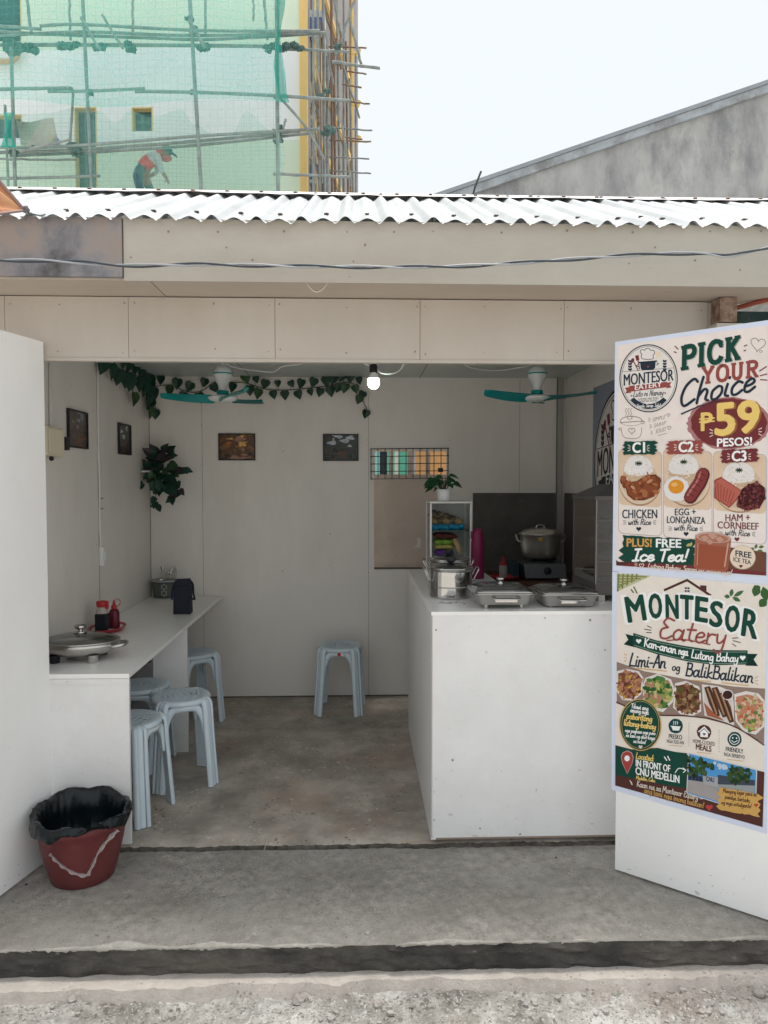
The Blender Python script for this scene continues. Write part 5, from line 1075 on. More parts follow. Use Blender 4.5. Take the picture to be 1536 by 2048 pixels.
# round emblem
def emblem(p, cx, cy, rx, ry, par, dark=NVY, rib=BRICK, lv=4):
    X = lambda x: cx + (x - 384) / 230 * rx; Y = lambda y: cy + (y - 460) / 268 * ry; S_ = rx / 230
    p.ell(cx, cy, rx, ry, dark, lv, n=48); p.ell(cx, cy, rx - 9 * S_, ry - 9 * S_, (.76, .71, .68), lv + 1, n=48)
    p.line([(cx + (rx - 18 * S_) * math.cos(R(a)), cy + (ry - 18 * S_) * math.sin(R(a))) for a in range(0, 360, 12)], 3 * S_, dark, lv + 2, closed=True, n=2)
    p.done('emblem_ring', par)
    hat = [(333, 305), (330, 270), (318, 250), (335, 232), (352, 240), (365, 226), (388, 226), (402, 240), (425, 240), (432, 262), (420, 280), (416, 308)]
    p.line([(X(x), Y(y)) for x, y in hat], 5 * S_, dark, lv + 2, closed=True, n=4)
    p.poly([(X(x), Y(y)) for x, y in ((318, 338), (440, 330), (436, 378), (420, 394), (335, 398), (322, 382))], dark, lv + 2)
    p.poly([(X(x), Y(y)) for x, y in ((308, 330), (450, 318), (452, 330), (308, 343))], dark, lv + 2.8); p.line([(X(300), Y(352)), (X(290), Y(362)), (X(306), Y(368))], 6 * S_, dark, lv + 2); p.line([(X(450), Y(338)), (X(462), Y(345)), (X(448), Y(356))], 6 * S_, dark, lv + 2)
    p.heart(X(380), Y(368), 9 * S_, BRICK, lv + 4)
    p.line([(X(268), Y(330)), (X(305), Y(402))], 8 * S_, MAR, lv + 2, False); p.ell(X(258), Y(320), 13 * S_, 20 * S_, MAR, lv + 2.5, 20); p.line([(X(298), Y(300)), (X(314), Y(390))], 8 * S_, MAR, lv + 2, False); p.poly([(X(x), Y(y)) for x, y in ((278, 282), (306, 276), (312, 316), (288, 322))], MAR, lv + 2.5)
    for x0_, dx in ((240, -1), (510, 1)):
        for k in range(4): p.leaf(X(x0_), Y(400 - 22 * k), 26 * S_, 8 * S_, -130 if dx < 0 else -50, dark, lv + 2); p.leaf(X(x0_), Y(400 - 22 * k), 24 * S_, 8 * S_, -60 if dx < 0 else -120, dark, lv + 2)
        p.line([(X(x0_), Y(410)), (X(x0_ + 2), Y(320))], 3 * S_, dark, lv + 2)
    p.line([(X(175), Y(408)), (X(384), Y(392)), (X(580), Y(378))], 3 * S_, dark, lv + 2)
    for i in range(3): p.line([(X(445 + 16 * i), Y(300 - 4 * i)), (X(452 + 16 * i), Y(285 - 4 * i)), (X(444 + 16 * i), Y(270 - 4 * i)), (X(452 + 16 * i), Y(256 - 4 * i))], 3.5 * S_, GOLD, lv + 2)
    p.text('MONTESOR', X(190), Y(518), X(580), Y(476), 88 * S_, dark, lv + 3, .022)
    p.poly([(X(x), Y(y)) for x, y in ((232, 520), (530, 486), (532, 530), (236, 566))], rib, lv + 2.5); p.poly([(X(x), Y(y)) for x, y in ((232, 528), (196, 536), (212, 556), (200, 580), (250, 572), (236, 560))], rib, lv + 1.6); p.poly([(X(x), Y(y)) for x, y in ((530, 494), (566, 488), (552, 510), (564, 532), (520, 540), (530, 528))], rib, lv + 1.6)
    p.text('EATERY', X(278), Y(552), X(488), Y(526), 40 * S_, WHT, lv + 4.5, .02)
    p.hand('Luto ni Nanay', X(262), Y(606), X(500), Y(590), 46 * S_, 5 * S_, dark, lv + 3); p.heart(X(250), Y(598), 8 * S_, BRICK, lv + 3); p.heart(X(514), Y(576), 8 * S_, BRICK, lv + 3)
    p.text('LUTONG MAY PUSO', X(302), Y(632), X(462), Y(622), 15 * S_, dark, lv + 3, .01); p.text('SARAP NA TOTOO', X(312), Y(650), X(452), Y(641), 15 * S_, dark, lv + 3, .01)
    arc = [(cx + (rx - 26 * S_) * math.cos(R(a)), cy + (ry - 26 * S_) * math.sin(R(a))) for a in range(45, 136, 6)]; inn = [(cx + (rx - 58 * S_) * math.cos(R(a)), cy + (ry - 66 * S_) * math.sin(R(a))) for a in range(132, 47, -6)]
    p.poly(arc + inn, dark, lv + 2.5); p.hand('Simple. Sarap. Solid.', X(290), Y(690), X(480), Y(682), 26 * S_, 3 * S_, WHT, lv + 4)
    p.done('emblem_art', par)
emblem(p, 384, 460, 230, 268, P1)
# headline
p.slab('PICK', 640, 392, 1130, 300, 168, 40, (.45, .42, .40), 3); p.slab('PICK', 634, 388, 1122, 296, 168, 38, GRN_, 5)
p.slab('YOUR', 800, 500, 1262, 440, 120, 27, BRICK, 5)
p.hand('Choice', 610, 690, 1215, 555, 205, 21, NVY, 7, .22)
p.line([(640, 742), (760, 690), (880, 650), (970, 632)], 13, NVY, 7, taper=True)
p.heart(1245, 190, 58, GREY, 3, 6, 8); p.ell(1268, 248, 14, 10, GREY, 3); p.ell(1268, 248, 9, 6, PALE, 4)
for q in (((590, 205), (618, 232)), ((582, 250), (605, 258)), ((1135, 208), (1160, 196)), ((1132, 245), (1150, 238)), ((1255, 405), (1315, 365)), ((1260, 440), (1318, 425)), ((1262, 470), (1318, 474))): p.line(q, 9, MAR, 4, False)
p.done('headline', P1)
# price badge
p.ell(1016, 815, 330, 205, (.40, .19, .19), 3, n=60, wob=.035); p.ell(1016, 812, 300, 196, MAR, 4, n=60, wob=.02)
p.text('59', 930, 912, 1262, 880, 240, (.30, .13, .05), 5, .05); p.text('59', 915, 906, 1248, 874, 240, GOLD, 6.5, .045)
p.text('P', 800, 872, 885, 866, 138, GOLD, 6, .035); p.line([(782, 782), (905, 772)], 11, GOLD, 7, False); p.line([(782, 806), (905, 796)], 11, GOLD, 7, False)
p.text('PESOS!', 925, 998, 1196, 985, 62, WHT, 6, .04)
p.rays(895, 890, -1, CRM, 6, 26, 7, 16); p.rays(1246, 880, 1, CRM, 6, 26, 7, 16)
p.done('price_badge', P1)
# small doodles
pot = [(168, 850), (178, 905), (210, 930), (290, 932), (322, 905), (330, 850)]
p.line(pot, 5, GREY, 3); p.line([(168, 815), (330, 800)], 5, GREY, 3); p.ell(248, 795, 88, 40, GREY, 2.6); p.ell(248, 797, 82, 35, PALE, 3.6); p.line([(160, 808), (340, 796)], 7, GREY, 4.6); p.ell(236, 770, 22, 14, GREY, 4.6); p.ell(236, 771, 15, 9, PALE, 5.6)
p.line([(165, 850), (148, 858), (158, 868), (170, 864)], 5, GREY, 3); p.line([(326, 805), (350, 798), (350, 812), (330, 818)], 5, GREY, 3); p.heart(252, 872, 26, GREY, 4, 5)
for i in range(3): p.line([(200 + 20 * i, 752), (212 + 20 * i, 735), (200 + 20 * i, 715), (212 + 20 * i, 695)], 4, GREY, 3)
p.text('SIMPLE', 415, 802, 512, 778, 32, GREY, 3, 0, .2); p.text('SARAP', 425, 848, 518, 824, 32, GREY, 3, 0, .2); p.text('SOLID.', 437, 895, 520, 872, 32, GREY, 3, 0, .2)
p.heart(540, 748, 14, GREY, 3, 4); p.heart(545, 848, 16, GREY, 3, 4); p.rays(402, 785, -1, GREY, 3, 16, 4, 8); p.rays(412, 838, -1, GREY, 3, 16, 4, 8); p.rays(420, 888, -1, GREY, 3, 16, 4, 8); p.line([(455, 912), (528, 892)], 4, GREY, 3, False)
p.done('doodles', P1)
# three meal pictures
TANB = (.70, .53, .39)
def rrect(x0, y0, x1, y1, r, sl=0):
    out = []
    for cx, cy, a0 in ((x1 - r, y0 + r, -90), (x1 - r, y1 - r, 0), (x0 + r, y1 - r, 90), (x0 + r, y0 + r, 180)):
        for i in range(6): a = R(a0 + 18 * i); out.append((cx + r * math.cos(a), cy + r * math.sin(a) + sl * (cx - x0) / (x1 - x0)))
    return out
def speckle(p, pts, n, cols, lvl, seed, smin, smax):
    r = random.Random(seed); xs = [q[0] for q in pts]; ys = [q[1] for q in pts]
    def inside(x, y):
        c = False; j = len(pts) - 1
        for i in range(len(pts)):
            if ((pts[i][1] > y) != (pts[j][1] > y)) and x < (pts[j][0] - pts[i][0]) * (y - pts[i][1]) / (pts[j][1] - pts[i][1] + 1e-9) + pts[i][0]: c = not c
            j = i
        return c
    k = 0
    while n > 0 and k < 9000:
        k += 1; x = r.uniform(min(xs), max(xs)); y = r.uniform(min(ys), max(ys))
        if not inside(x, y): continue
        p.ell(x, y, r.uniform(smin, smax), r.uniform(smin, smax) * .7, r.choice(cols), lvl + r.random() * 1.2, r.uniform(0, 180), 8, .2, n); n -= 1
def rice(p, cx, cy, rx, ry, lvl):
    pts = [(cx + rx * math.cos(R(a)), cy + ry * math.sin(R(a))) for a in range(180, 361, 10)] + [(cx + rx * 1.02, cy + ry * .35), (cx + rx * .75, cy + ry * .75), (cx, cy + ry * .95), (cx - rx * .75, cy + ry * .75), (cx - rx * 1.02, cy + ry * .3)]
    p.poly(pts, (.56, .40, .27), lvl); p.poly([(cx + (x - cx) * .96, cy - ry * .08 + (y - cy) * (.95 if y < cy else .55)) for x, y in pts], (.74, .70, .68), lvl + 1)
    speckle(p, pts, 60, [(.80, .77, .76), (.62, .47, .34), (.70, .62, .56)], lvl + 2, int(cx), 4, 9)
    for k in range(9): p.line([(cx + 2, cy - ry * .45), (cx + 2 + 30 * math.cos(k * .7), cy - ry * .45 + 20 * math.sin(k * .7))], 7, (.02, .05, .02), lvl + 4, False)
def card(x0, y0, x1, y1, sl): 
    p.poly(rrect(x0, y0, x1, y1, 40, sl), (.40, .33, .30), 3); p.poly(rrect(x0 + 4, y0 + 4, x1 - 4, y1 - 4, 37, sl), (.80, .725, .685), 4)
    yb = y0 + (y1 - y0) * .66; p.poly([q for q in rrect(x0 + 5, y0 + 5, x1 - 5, yb, 36, sl)], TANB, 5)
card(147, 1015, 490, 1680, 25); cx, cy = 318, 1265
p.ell(cx, cy + 10, 168, 190, (.40, .25, .16), 6); p.ell(cx, cy, 166, 186, (.70, .55, .42), 7); p.ell(cx, cy, 142, 160, (.62, .46, .34), 8); rice(p, 305, 1180, 118, 112, 9)
ch = [(160, 1255), (195, 1240), (230, 1275), (290, 1270), (360, 1225), (440, 1215), (478, 1250), (476, 1320), (430, 1390), (350, 1420), (270, 1420), (220, 1380), (205, 1320), (165, 1285)]
p.poly(ch, (.12, .035, .02), 14); p.poly([(320 + (x - 320) * .93, 1325 + (y - 1325) * .9) for x, y in ch], (.24, .07, .03), 15); speckle(p, ch, 26, [(.33, .10, .045), (.18, .05, .025), (.38, .14, .06)], 16, 5, 10, 34); p.ell(395, 1270, 26, 12, (.50, .24, .12), 18, -25); p.ell(262, 1318, 20, 10, (.55, .30, .18), 18, 40)
p.done('meal_picture', P1)
card(500, 1010, 885, 1710, 28); cx, cy = 690, 1265
p.ell(cx, cy + 10, 180, 196, (.40, .25, .16), 6); p.ell(cx, cy, 178, 192, (.70, .55, .42), 7); p.ell(cx, cy, 152, 166, (.62, .46, .34), 8); rice(p, 660, 1170, 124, 116, 9)
p.ell(606, 1330, 104, 98, (.74, .72, .72), 14, 0, 30, .06); p.ell(603, 1312, 62, 56, (.70, .28, .03), 15.5); p.ell(590, 1296, 26, 16, (.80, .46, .16), 16.6)
sg = [(815, 1215), (790, 1280), (750, 1340), (715, 1395)]
p.line(sg, 106, (.10, .02, .025), 17); p.line([(x - 4, y - 4) for x, y in sg], 88, (.22, .045, .045), 18.2); p.line([(x - 20, y - 16) for x, y in sg], 14, (.48, .17, .15), 19.4)
for i in range(5): q = sg[0][0] + (sg[-1][0] - sg[0][0]) * i / 4.5; w_ = sg[0][1] + (sg[-1][1] - sg[0][1]) * i / 4.5; p.line([(q - 26, w_ - 12), (q + 18, w_ + 14)], 5, (.08, .015, .02), 20.4)
p.done('meal_picture', P1)
card(893, 1030, 1312, 1740, 30); cx, cy = 1105, 1320
p.ell(cx, cy + 8, 205, 192, (.40, .25, .16), 6); p.ell(cx, cy, 203, 188, (.70, .55, .42), 7); p.ell(cx, cy, 176, 164, (.62, .46, .34), 8); rice(p, 1095, 1235, 132, 116, 9)
hm = [(905, 1260), (955, 1235), (1120, 1345), (1110, 1385), (1020, 1480), (900, 1400)]; p.poly(hm, (.30, .06, .045), 14)
p.poly([(1005 + (x - 1005) * .92, 1355 + (y - 1355) * .9) for x, y in hm], (.46, .13, .10), 15)
for i in range(7): p.line([(905 + 26 * i, 1285 + 16 * i - 20), (918 + 18 * i, 1400 + 8 * i)], 9, (.34, .075, .055), 16, False)
cb_ = [(1120, 1330), (1170, 1295), (1240, 1275), (1300, 1320), (1305, 1400), (1260, 1480), (1160, 1500), (1080, 1470), (1085, 1420)]; p.poly(cb_, (.07, .018, .02), 17); speckle(p, cb_, 90, [(.15, .035, .04), (.04, .01, .012), (.22, .06, .06)], 18.2, 9, 7, 16)
p.done('meal_picture', P1)
for x0_, y0_, x1_, y1_, c, t, tx in ((185, 1010, 455, 1005, GRN_, 'C1', (262, 1045, 356, 1042)), (530, 1005, 820, 1000, BRICK, 'C2', (625, 1040, 738, 1037)), (955, 1075, 1255, 1065, MAR, 'C3', (1044, 1112, 1154, 1108))):
    p.brush(x0_ + 8, y0_, x1_ - 12, y1_, 104, c, 21, int(x0_), .07); p.text(t, *tx[:2], *tx[2:], 78, WHT, 23, .045); p.rays(tx[0] - 14, tx[1] - 36, -1, CRM, 23, 20, 6, 13); p.rays(tx[2] + 14, tx[1] - 36, 1, CRM, 23, 20, 6, 13)
p.text('CHICKEN', 178, 1562, 452, 1560, 68, NVY, 8, .02); p.hand('with Rice', 222, 1612, 402, 1612, 46, 6, NVY, 8); p.rays(212, 1594, -1, GREY, 8, 24, 5, 9); p.rays(416, 1594, 1, GREY, 8, 24, 5, 9); p.heart(307, 1645, 20, NVY, 8); p.done('meal_name', P1)
p.text('EGG +', 592, 1538, 755, 1536, 52, NVY, 8, .02); p.text('LONGANIZA', 530, 1598, 830, 1606, 54, NVY, 8, .02); p.hand('with Rice', 585, 1655, 768, 1660, 46, 6, NVY, 8); p.rays(570, 1642, -1, GREY, 8, 24, 5, 9); p.rays(785, 1644, 1, GREY, 8, 24, 5, 9); p.heart(680, 1684, 20, NVY, 8); p.done('meal_name', P1)
p.text('HAM +', 990, 1584, 1182, 1582, 54, MAR, 8, .02); p.text('CORNBEEF', 928, 1640, 1250, 1652, 54, MAR, 8, .02); p.hand('with Rice', 985, 1692, 1180, 1702, 46, 6, NVY, 8); p.rays(970, 1682, -1, GREY, 8, 24, 5, 9); p.rays(1196, 1686, 1, GREY, 8, 24, 5, 9); p.heart(1080, 1726, 20, MAR, 8)
p.done('meal_name', P1)
# ice tea banner
p.poly([(150, 1905), (700, 1880), (1310, 1880), (1310, 2012), (129, 1932), (129, 1890)], DKB, 6); p.poly([(1030, 1790), (1312, 1830), (1310, 1990), (1000, 1960)], (.16, .07, .045), 6.9)
p.brush(180, 1800, 755, 1830, 205, GRN_, 8, 31, .05)
p.text('PLUS!', 214, 1782, 408, 1786, 62, (.62, .34, .10), 10, .04); p.text('FREE', 445, 1788, 640, 1792, 64, WHT, 10, .04); p.hand('Ice Tea!', 255, 1895, 690, 1900, 92, 17, WHT, 11, .2)
p.leaf(680, 1780, 44, 12, -25, (.45, .40, .15), 10); p.leaf(712, 1785, 40, 10, -70, (.45, .40, .15), 10)
p.poly([(250, 1910), (700, 1930), (1050, 1960), (1310, 1985), (1310, 2012), (170, 1935)], MAR, 9.5); p.heart(330, 1932, 18, CRM, 11, 5); p.hand('Lutong Bahay. Sarap na Abot-Kaya!', 378, 1952, 1040, 2006, 40, 6, CRM, 11); p.rays(300, 1925, -1, CRM, 11, 22, 4, 8)
gl_ = [(755, 1690), (1035, 1720), (1010, 1960), (990, 1985), (770, 1965), (740, 1940)]
p.poly(gl_, (.36, .13, .085), 13); p.poly([(765, 1760), (1022, 1790), (1005, 1950), (985, 1972), (775, 1955), (752, 1930)], TEA, 14); p.ell(895, 1712, 138, 42, (.50, .34, .29), 15, 5); p.ell(895, 1716, 118, 32, (.40, .17, .11), 16, 5)
for q in ((830, 1718, 34), (890, 1700, 40), (945, 1728, 34), (868, 1748, 30)): p.poly([(q[0] - q[2], q[1] - 8), (q[0] + 4, q[1] - q[2] * .7), (q[0] + q[2], q[1] + 4), (q[0] - 2, q[1] + q[2] * .7)], (.52, .30, .24), 17)
p.line([(1012, 1760), (985, 1940)], 12, (.55, .33, .26), 17); p.line([(775, 1760), (768, 1930)], 8, (.50, .27, .2), 17)
p.ell(1126, 1872, 104, 96, (.30, .20, .15), 13); p.ell(1126, 1868, 100, 92, (.74, .62, .50), 14); p.text('FREE', 1070, 1858, 1194, 1874, 44, NVY, 15, .03); p.text('ICE TEA', 1054, 1898, 1190, 1926, 34, NVY, 15, .02); p.heart(1112, 1938, 15, MAR, 15)
for q in ((1220, 1800, 40, -60), (1250, 1790, 44, -10), (1240, 1815, 46, 10), (1215, 1810, 30, -150)): p.leaf(q[0], q[1], q[2], 12, q[3], (.10, .16, .06), 8)
p.done('drink_banner', P1)

# ---- lower poster
P2 = sheet('menu_poster', 'lower poster on the door, the eatery name over five dishes and the location', [(1224.7, 1143), (1536, 1167.5), (1534, 1668), (1223, 1579)], 0)
p = Print(d_o, d_n, 1200, 1130, 1251 / 336)
p.poly([(127, 60), (1246, 150), (1212, 1950), (115, 1640)], (.79, .72, .655), 1)
p.poly([(126, 62), (380, 80), (330, 105), (126, 200)], (.50, .50, .30), 2)
for i in range(5): p.line([(140 + 34 * i, 66), (140 + 34 * i - 6, 196 - 22 * i)], 11, (.16, .18, .05), 3, False); p.line([(130, 80 + 24 * i), (350 - 44 * i, 88 + 14 * i)], 9, (.22, .24, .08), 4, False)
for q in ((1180, 150, 90, 110), (1215, 160, 110, 75), (1240, 250, 80, 130), (1150, 150, 60, 60)): p.leaf(q[0], q[1], q[2], 34, q[3], (.05, .12, .04), 3)
p.done('background', P2)
p.line([(478, 188), (650, 112), (826, 228)], 18, DKB, 3, False); p.poly([(746, 150), (794, 153), (794, 212), (750, 180)], DKB, 3.5)
for q in ((632, 165), (652, 166), (632, 186), (652, 187)): p.poly([(q[0], q[1]), (q[0] + 16, q[1] + 1), (q[0] + 16, q[1] + 14), (q[0], q[1] + 13)], NVY, 3)
for q in ((975, 235, 60, -80), (995, 235, 90, -30), (985, 240, 70, 25), (970, 238, 45, -170)): p.leaf(q[0], q[1], q[2], 16, q[3], (.06, .15, .06), 3)
p.line([(252, 160), (278, 212)], 10, (.10, .16, .06), 3, False); p.line([(232, 180), (252, 208)], 10, (.10, .16, .06), 3, False)
# big warped name: letters follow the arch of the sign
nm = 'MONTESOR'; xs_c = [(210, 352), (368, 470), (490, 590), (596, 700), (706, 805), (812, 912), (925, 1035), (1050, 1170)]
base = [(425, 405), (395, 390), (392, 396), (396, 404), (412, 426), (448, 462), (485, 500), (520, 548)]; hh_ = [182, 175, 170, 172, 178, 180, 185, 195]; sh_ = [-.16, -.06, -.02, 0, .03, .06, .08, .12]
for i, ch in enumerate(nm):
    (xa_, xb_), (ya_, yb_) = xs_c[i], base[i]
    p.text(ch, xa_ - 12, ya_ + 12, xb_ + 12, yb_ + 12, hh_[i] + 24, WHT, 5, .055, sh_[i]); p.text(ch, xa_ + 7, ya_, xb_ - 7, yb_, hh_[i], GRN_, 8 - 1, .036, sh_[i])
p.done('name_lettering', P2)
p.hand('Eatery', 430, 540, 935, 600, 150, 15, BRICK, 9, .2); p.line([(500, 562), (620, 555), (720, 570), (820, 592)], 9, BRICK, 9)
for q in (((352, 452), (386, 468)), ((330, 476), (384, 486)), ((345, 502), (386, 504)), ((985, 545), (1040, 540)), ((990, 562), (1050, 578)), ((985, 585), (1015, 606))): p.line(q, 6, NVY, 4, False)
rb = [(250, 505), (420, 560), (620, 600), (830, 632), (1100, 635), (1102, 740), (860, 745), (640, 715), (430, 665), (245, 605)]
p.poly([(190, 512), (260, 530), (260, 612), (178, 590), (212, 556)], (.008, .035, .028), 5); p.poly([(1095, 660), (1175, 662), (1145, 702), (1178, 752), (1085, 748)], (.008, .035, .028), 5); p.poly(rb, GRN_, 6)
p.line([(262, 520), (420, 572), (620, 612), (830, 643), (1090, 647)], 3, (.35, .45, .38), 7); p.line([(258, 596), (430, 652), (640, 702), (860, 732), (1090, 728)], 3, (.35, .45, .38), 7)
p.heart(290, 566, 20, WHT, 8); p.heart(1064, 690, 22, WHT, 8); p.hand('Kan-anan', 328, 604, 568, 660, 62, 9, WHT, 8, .1); p.hand('nga', 585, 662, 655, 674, 58, 9, WHT, 8, .1); p.hand('Lutong', 680, 690, 845, 712, 62, 9, WHT, 8, .1); p.hand('Bahay', 866, 712, 1030, 722, 62, 9, WHT, 8, .1)
p.hand('Limi-An', 215, 752, 490, 768, 96, 12, NVY, 6, .15); p.hand('og', 536, 782, 596, 790, 60, 9, NVY, 6, .1); p.hand('BalikBalikan', 635, 822, 1140, 878, 96, 12, NVY, 6, .15)
for q in (((275, 768), (500, 790)), ((690, 858), (830, 866)), ((905, 876), (1110, 898))): p.line(q, 6, BUFF, 6, False)
p.rays(205, 690, -1, BUFF, 5, 20, 5, 16); p.rays(1150, 860, 1, BUFF, 5, 26, 5, 16)
p.done('slogan_lettering', P2)
# five dishes
p.poly([(126, 720), (330, 790), (640, 850), (1000, 905), (1230, 920), (1222, 1330), (1000, 1200), (700, 1120), (400, 1115), (126, 1030)], (.28, .20, .17), 3)
def dish(pts, rim, cols, seed, n, s0, s1, bowl=None):
    p.poly(pts, rim, 5); cx = sum(q[0] for q in pts) / len(pts); cy = sum(q[1] for q in pts) / len(pts)
    ins = [(cx + (x - cx) * .88, cy + (y - cy) * .84) for x, y in pts]; p.poly(ins, cols[0], 6); speckle(p, ins, n, cols, 7, seed, s0, s1)
    p.done('dish_picture', P2)
WB = (.72, .68, .66)
dish([(126, 790), (200, 772), (290, 790), (326, 840), (310, 960), (250, 1010), (170, 1005), (126, 940)], WB, [(.20, .075, .04), (.34, .14, .08), (.12, .04, .025), (.55, .32, .06), (.42, .20, .13)], 1, 110, 8, 22)
dish([(316, 900), (340, 840), (430, 808), (530, 850), (560, 930), (545, 1020), (470, 1095), (380, 1070), (325, 1000)], WB, [(.28, .30, .09), (.08, .20, .05), (.45, .46, .14), (.42, .20, .15), (.55, .45, .22), (.03, .10, .03)], 2, 100, 10, 28)
dish([(560, 880), (640, 862), (740, 905), (752, 960), (755, 1090), (690, 1122), (600, 1110), (545, 1060)], WB, [(.14, .055, .03), (.24, .11, .06), (.08, .03, .02), (.36, .22, .12), (.10, .10, .03)], 3, 110, 8, 24)
dish([(760, 888), (880, 900), (985, 940), (998, 1040), (1000, 1195), (900, 1160), (780, 1120), (766, 1000)], (.70, .66, .64), [(.62, .56, .52), (.66, .60, .57)], 4, 10, 10, 20)
for x, y in ((800, 930), (855, 935), (905, 975)):
    f = [(x - 22, y - 20), (x + 20, y - 30), (x + 70, y + 80), (x + 95, y + 190), (x + 62, y + 200), (x + 14, y + 100)]; p.poly(f, (.10, .045, .03), 10); p.line([(x + 2, y - 10), (x + 36, y + 80), (x + 70, y + 175)], 12, (.38, .22, .13), 11); p.line([(x + 14, y - 16), (x + 52, y + 80), (x + 84, y + 180)], 5, (.05, .02, .015), 12)
p.ell(952, 965, 44, 40, (.70, .66, .64), 11); p.ell(952, 965, 36, 32, (.05, .02, .02), 12); p.poly([(775, 1020), (850, 1100), (930, 1160), (800, 1120)], (.36, .12, .06), 13)
p.done('dish_picture', P2)
dish([(1000, 960), (1090, 938), (1180, 955), (1228, 1010), (1226, 1200), (1160, 1262), (1070, 1240), (1010, 1160)], WB, [(.50, .22, .13), (.62, .40, .28), (.10, .20, .05), (.38, .42, .12), (.58, .48, .34), (.48, .13, .07)], 6, 110, 9, 26)
p.line([(126, 1020), (280, 1085), (440, 1116), (640, 1122), (850, 1150), (1030, 1215), (1222, 1338)], 9, DKB, 12)
# round note
p.ell(303, 1188, 156, 194, BUFF, 14, -4, 40); p.ell(303, 1188, 149, 187, GRN_, 15, -4, 40); p.line([(303 + 138 * math.cos(R(a)), 1188 + 175 * math.sin(R(a))) for a in range(0, 360, 15)], 3, (.45, .40, .2), 16, closed=True, n=2)
p.hand('Tilawi ang', 235, 1062, 362, 1082, 34, 5, WHT, 17, .1); p.hand('among mga', 228, 1092, 364, 1112, 34, 5, WHT, 17, .1); p.hand('paboritong', 200, 1140, 390, 1164, 44, 8, GOLD, 17, .1); p.hand('lutong-bahay', 180, 1190, 418, 1222, 44, 8, GOLD, 17, .1)
p.hand('nga pagkaon nga puno', 190, 1240, 415, 1264, 28, 4, WHT, 17, .1); p.hand('sa lami ug abot-kaya', 195, 1276, 410, 1300, 28, 4, WHT, 17, .1); p.hand('sa bulsa!', 250, 1320, 345, 1330, 28, 4, WHT, 17, .1); p.heart(305, 1352, 15, CRM, 17)
p.done('round_note', P2)
# three icons
for cx, cy, c in ((565, 1198, (.012, .062, .06)), (776, 1244, DKB), (1003, 1296, (.012, .062, .06))): p.ell(cx, cy, 53, 55, c, 5, 0, 30, .03)
p.poly([(532, 1200), (600, 1204), (590, 1232), (545, 1230)], WHT, 7); p.line([(528, 1198), (603, 1203)], 5, WHT, 7.5, False)
for i in range(3): p.line([(548 + 14 * i, 1186), (553 + 14 * i, 1174), (547 + 14 * i, 1164)], 4, WHT, 7)
p.line([(735, 1242), (778, 1206), (818, 1250)], 9, WHT, 7, False); p.poly([(748, 1242), (778, 1220), (806, 1250), (804, 1282), (748, 1278)], WHT, 7); p.heart(778, 1258, 11, DKB, 9)
p.line([(1003 + 36 * math.cos(R(a)), 1296 + 38 * math.sin(R(a))) for a in range(0, 360, 20)], 5, WHT, 7, closed=True, n=3); p.ell(990, 1286, 5, 6, WHT, 7); p.ell(1018, 1288, 5, 6, WHT, 7); p.line([(982, 1304), (1000, 1318), (1024, 1306)], 5, WHT, 7)
p.text('PRESKO', 514, 1290, 612, 1300, 34, NVY, 4, .02); p.text('NGA SUD-AN', 500, 1322, 625, 1336, 26, NVY, 4, .01); p.text('HOME-COOKED', 693, 1322, 856, 1346, 28, DKB, 4, .01); p.text('MEALS', 716, 1372, 830, 1390, 42, DKB, 4, .03); p.text('FRIENDLY', 938, 1384, 1068, 1402, 32, NVY, 4, .02); p.text('NGA SERBISYO', 926, 1420, 1078, 1444, 26, NVY, 4, .01)
for x, y0, y1 in ((663, 1175, 1355), (888, 1225, 1400)):
    for k in range(9): p.line([(x, y0 + (y1 - y0) * k / 9), (x, y0 + (y1 - y0) * (k + .6) / 9)], 3, GREY, 4, False)
for q in (((515, 1340), (615, 1350)), ((722, 1392), (826, 1404)), ((945, 1446), (1070, 1460))): p.line(q, 4, BUFF, 4, False)
p.done('icons', P2)
# location block
p.poly([(116, 1340), (240, 1372), (430, 1360), (600, 1402), (1225, 1540), (1212, 1950), (115, 1640)], DKB, 6); p.poly([(118, 1345), (240, 1372), (430, 1362), (560, 1390), (650, 1400), (645, 1660), (500, 1640), (300, 1600), (118, 1560)], GRN_, 7)
pin = [(205, 1550), (170, 1470), (163, 1425), (175, 1398), (205, 1384), (235, 1398), (248, 1430), (240, 1475)]; p.poly([(206 + (x - 206) * 1.1, 1465 + (y - 1465) * 1.06) for x, y in pin], (.60, .40, .38), 8); p.poly(pin, (.36, .06, .055), 9); p.ell(204, 1438, 20, 22, WHT, 10)
p.hand('Located:', 268, 1438, 402, 1460, 44, 6, GOLD, 9, .1); p.text('IN FRONT OF', 270, 1496, 524, 1540, 50, WHT, 9, .03); p.text('CNU MEDELLIN', 268, 1556, 592, 1622, 54, WHT, 9, .03); p.hand('Medellin, Cebu', 270, 1592, 412, 1616, 26, 4, GOLD, 9, .1)
p.hand('Kaon na sa Montesor Eatery \u2014', 275, 1645, 765, 1755, 44, 6, (.62, .55, .48), 9, .1); p.hand('ang lami nga imong balikan!', 330, 1692, 775, 1808, 42, 6, (.50, .30, .10), 9, .1); p.heart(815, 1803, 26, (.50, .06, .06), 9); p.line([(480, 1425), (500, 1455)], 8, WHT, 9, False); p.line([(505, 1420), (522, 1455)], 8, WHT, 9, False)
for k in range(3): p.line([(222 + 6 * k, 1600 + 14 * k), (240 + 2 * k, 1620 + 8 * k)], 5, CRM, 9, False)
p.line([(562, 1545), (590, 1512), (640, 1525)], 6, WHT, 9); p.line([(618, 1508), (642, 1526), (620, 1545)], 6, WHT, 9, False)
p.done('location_block', P2)
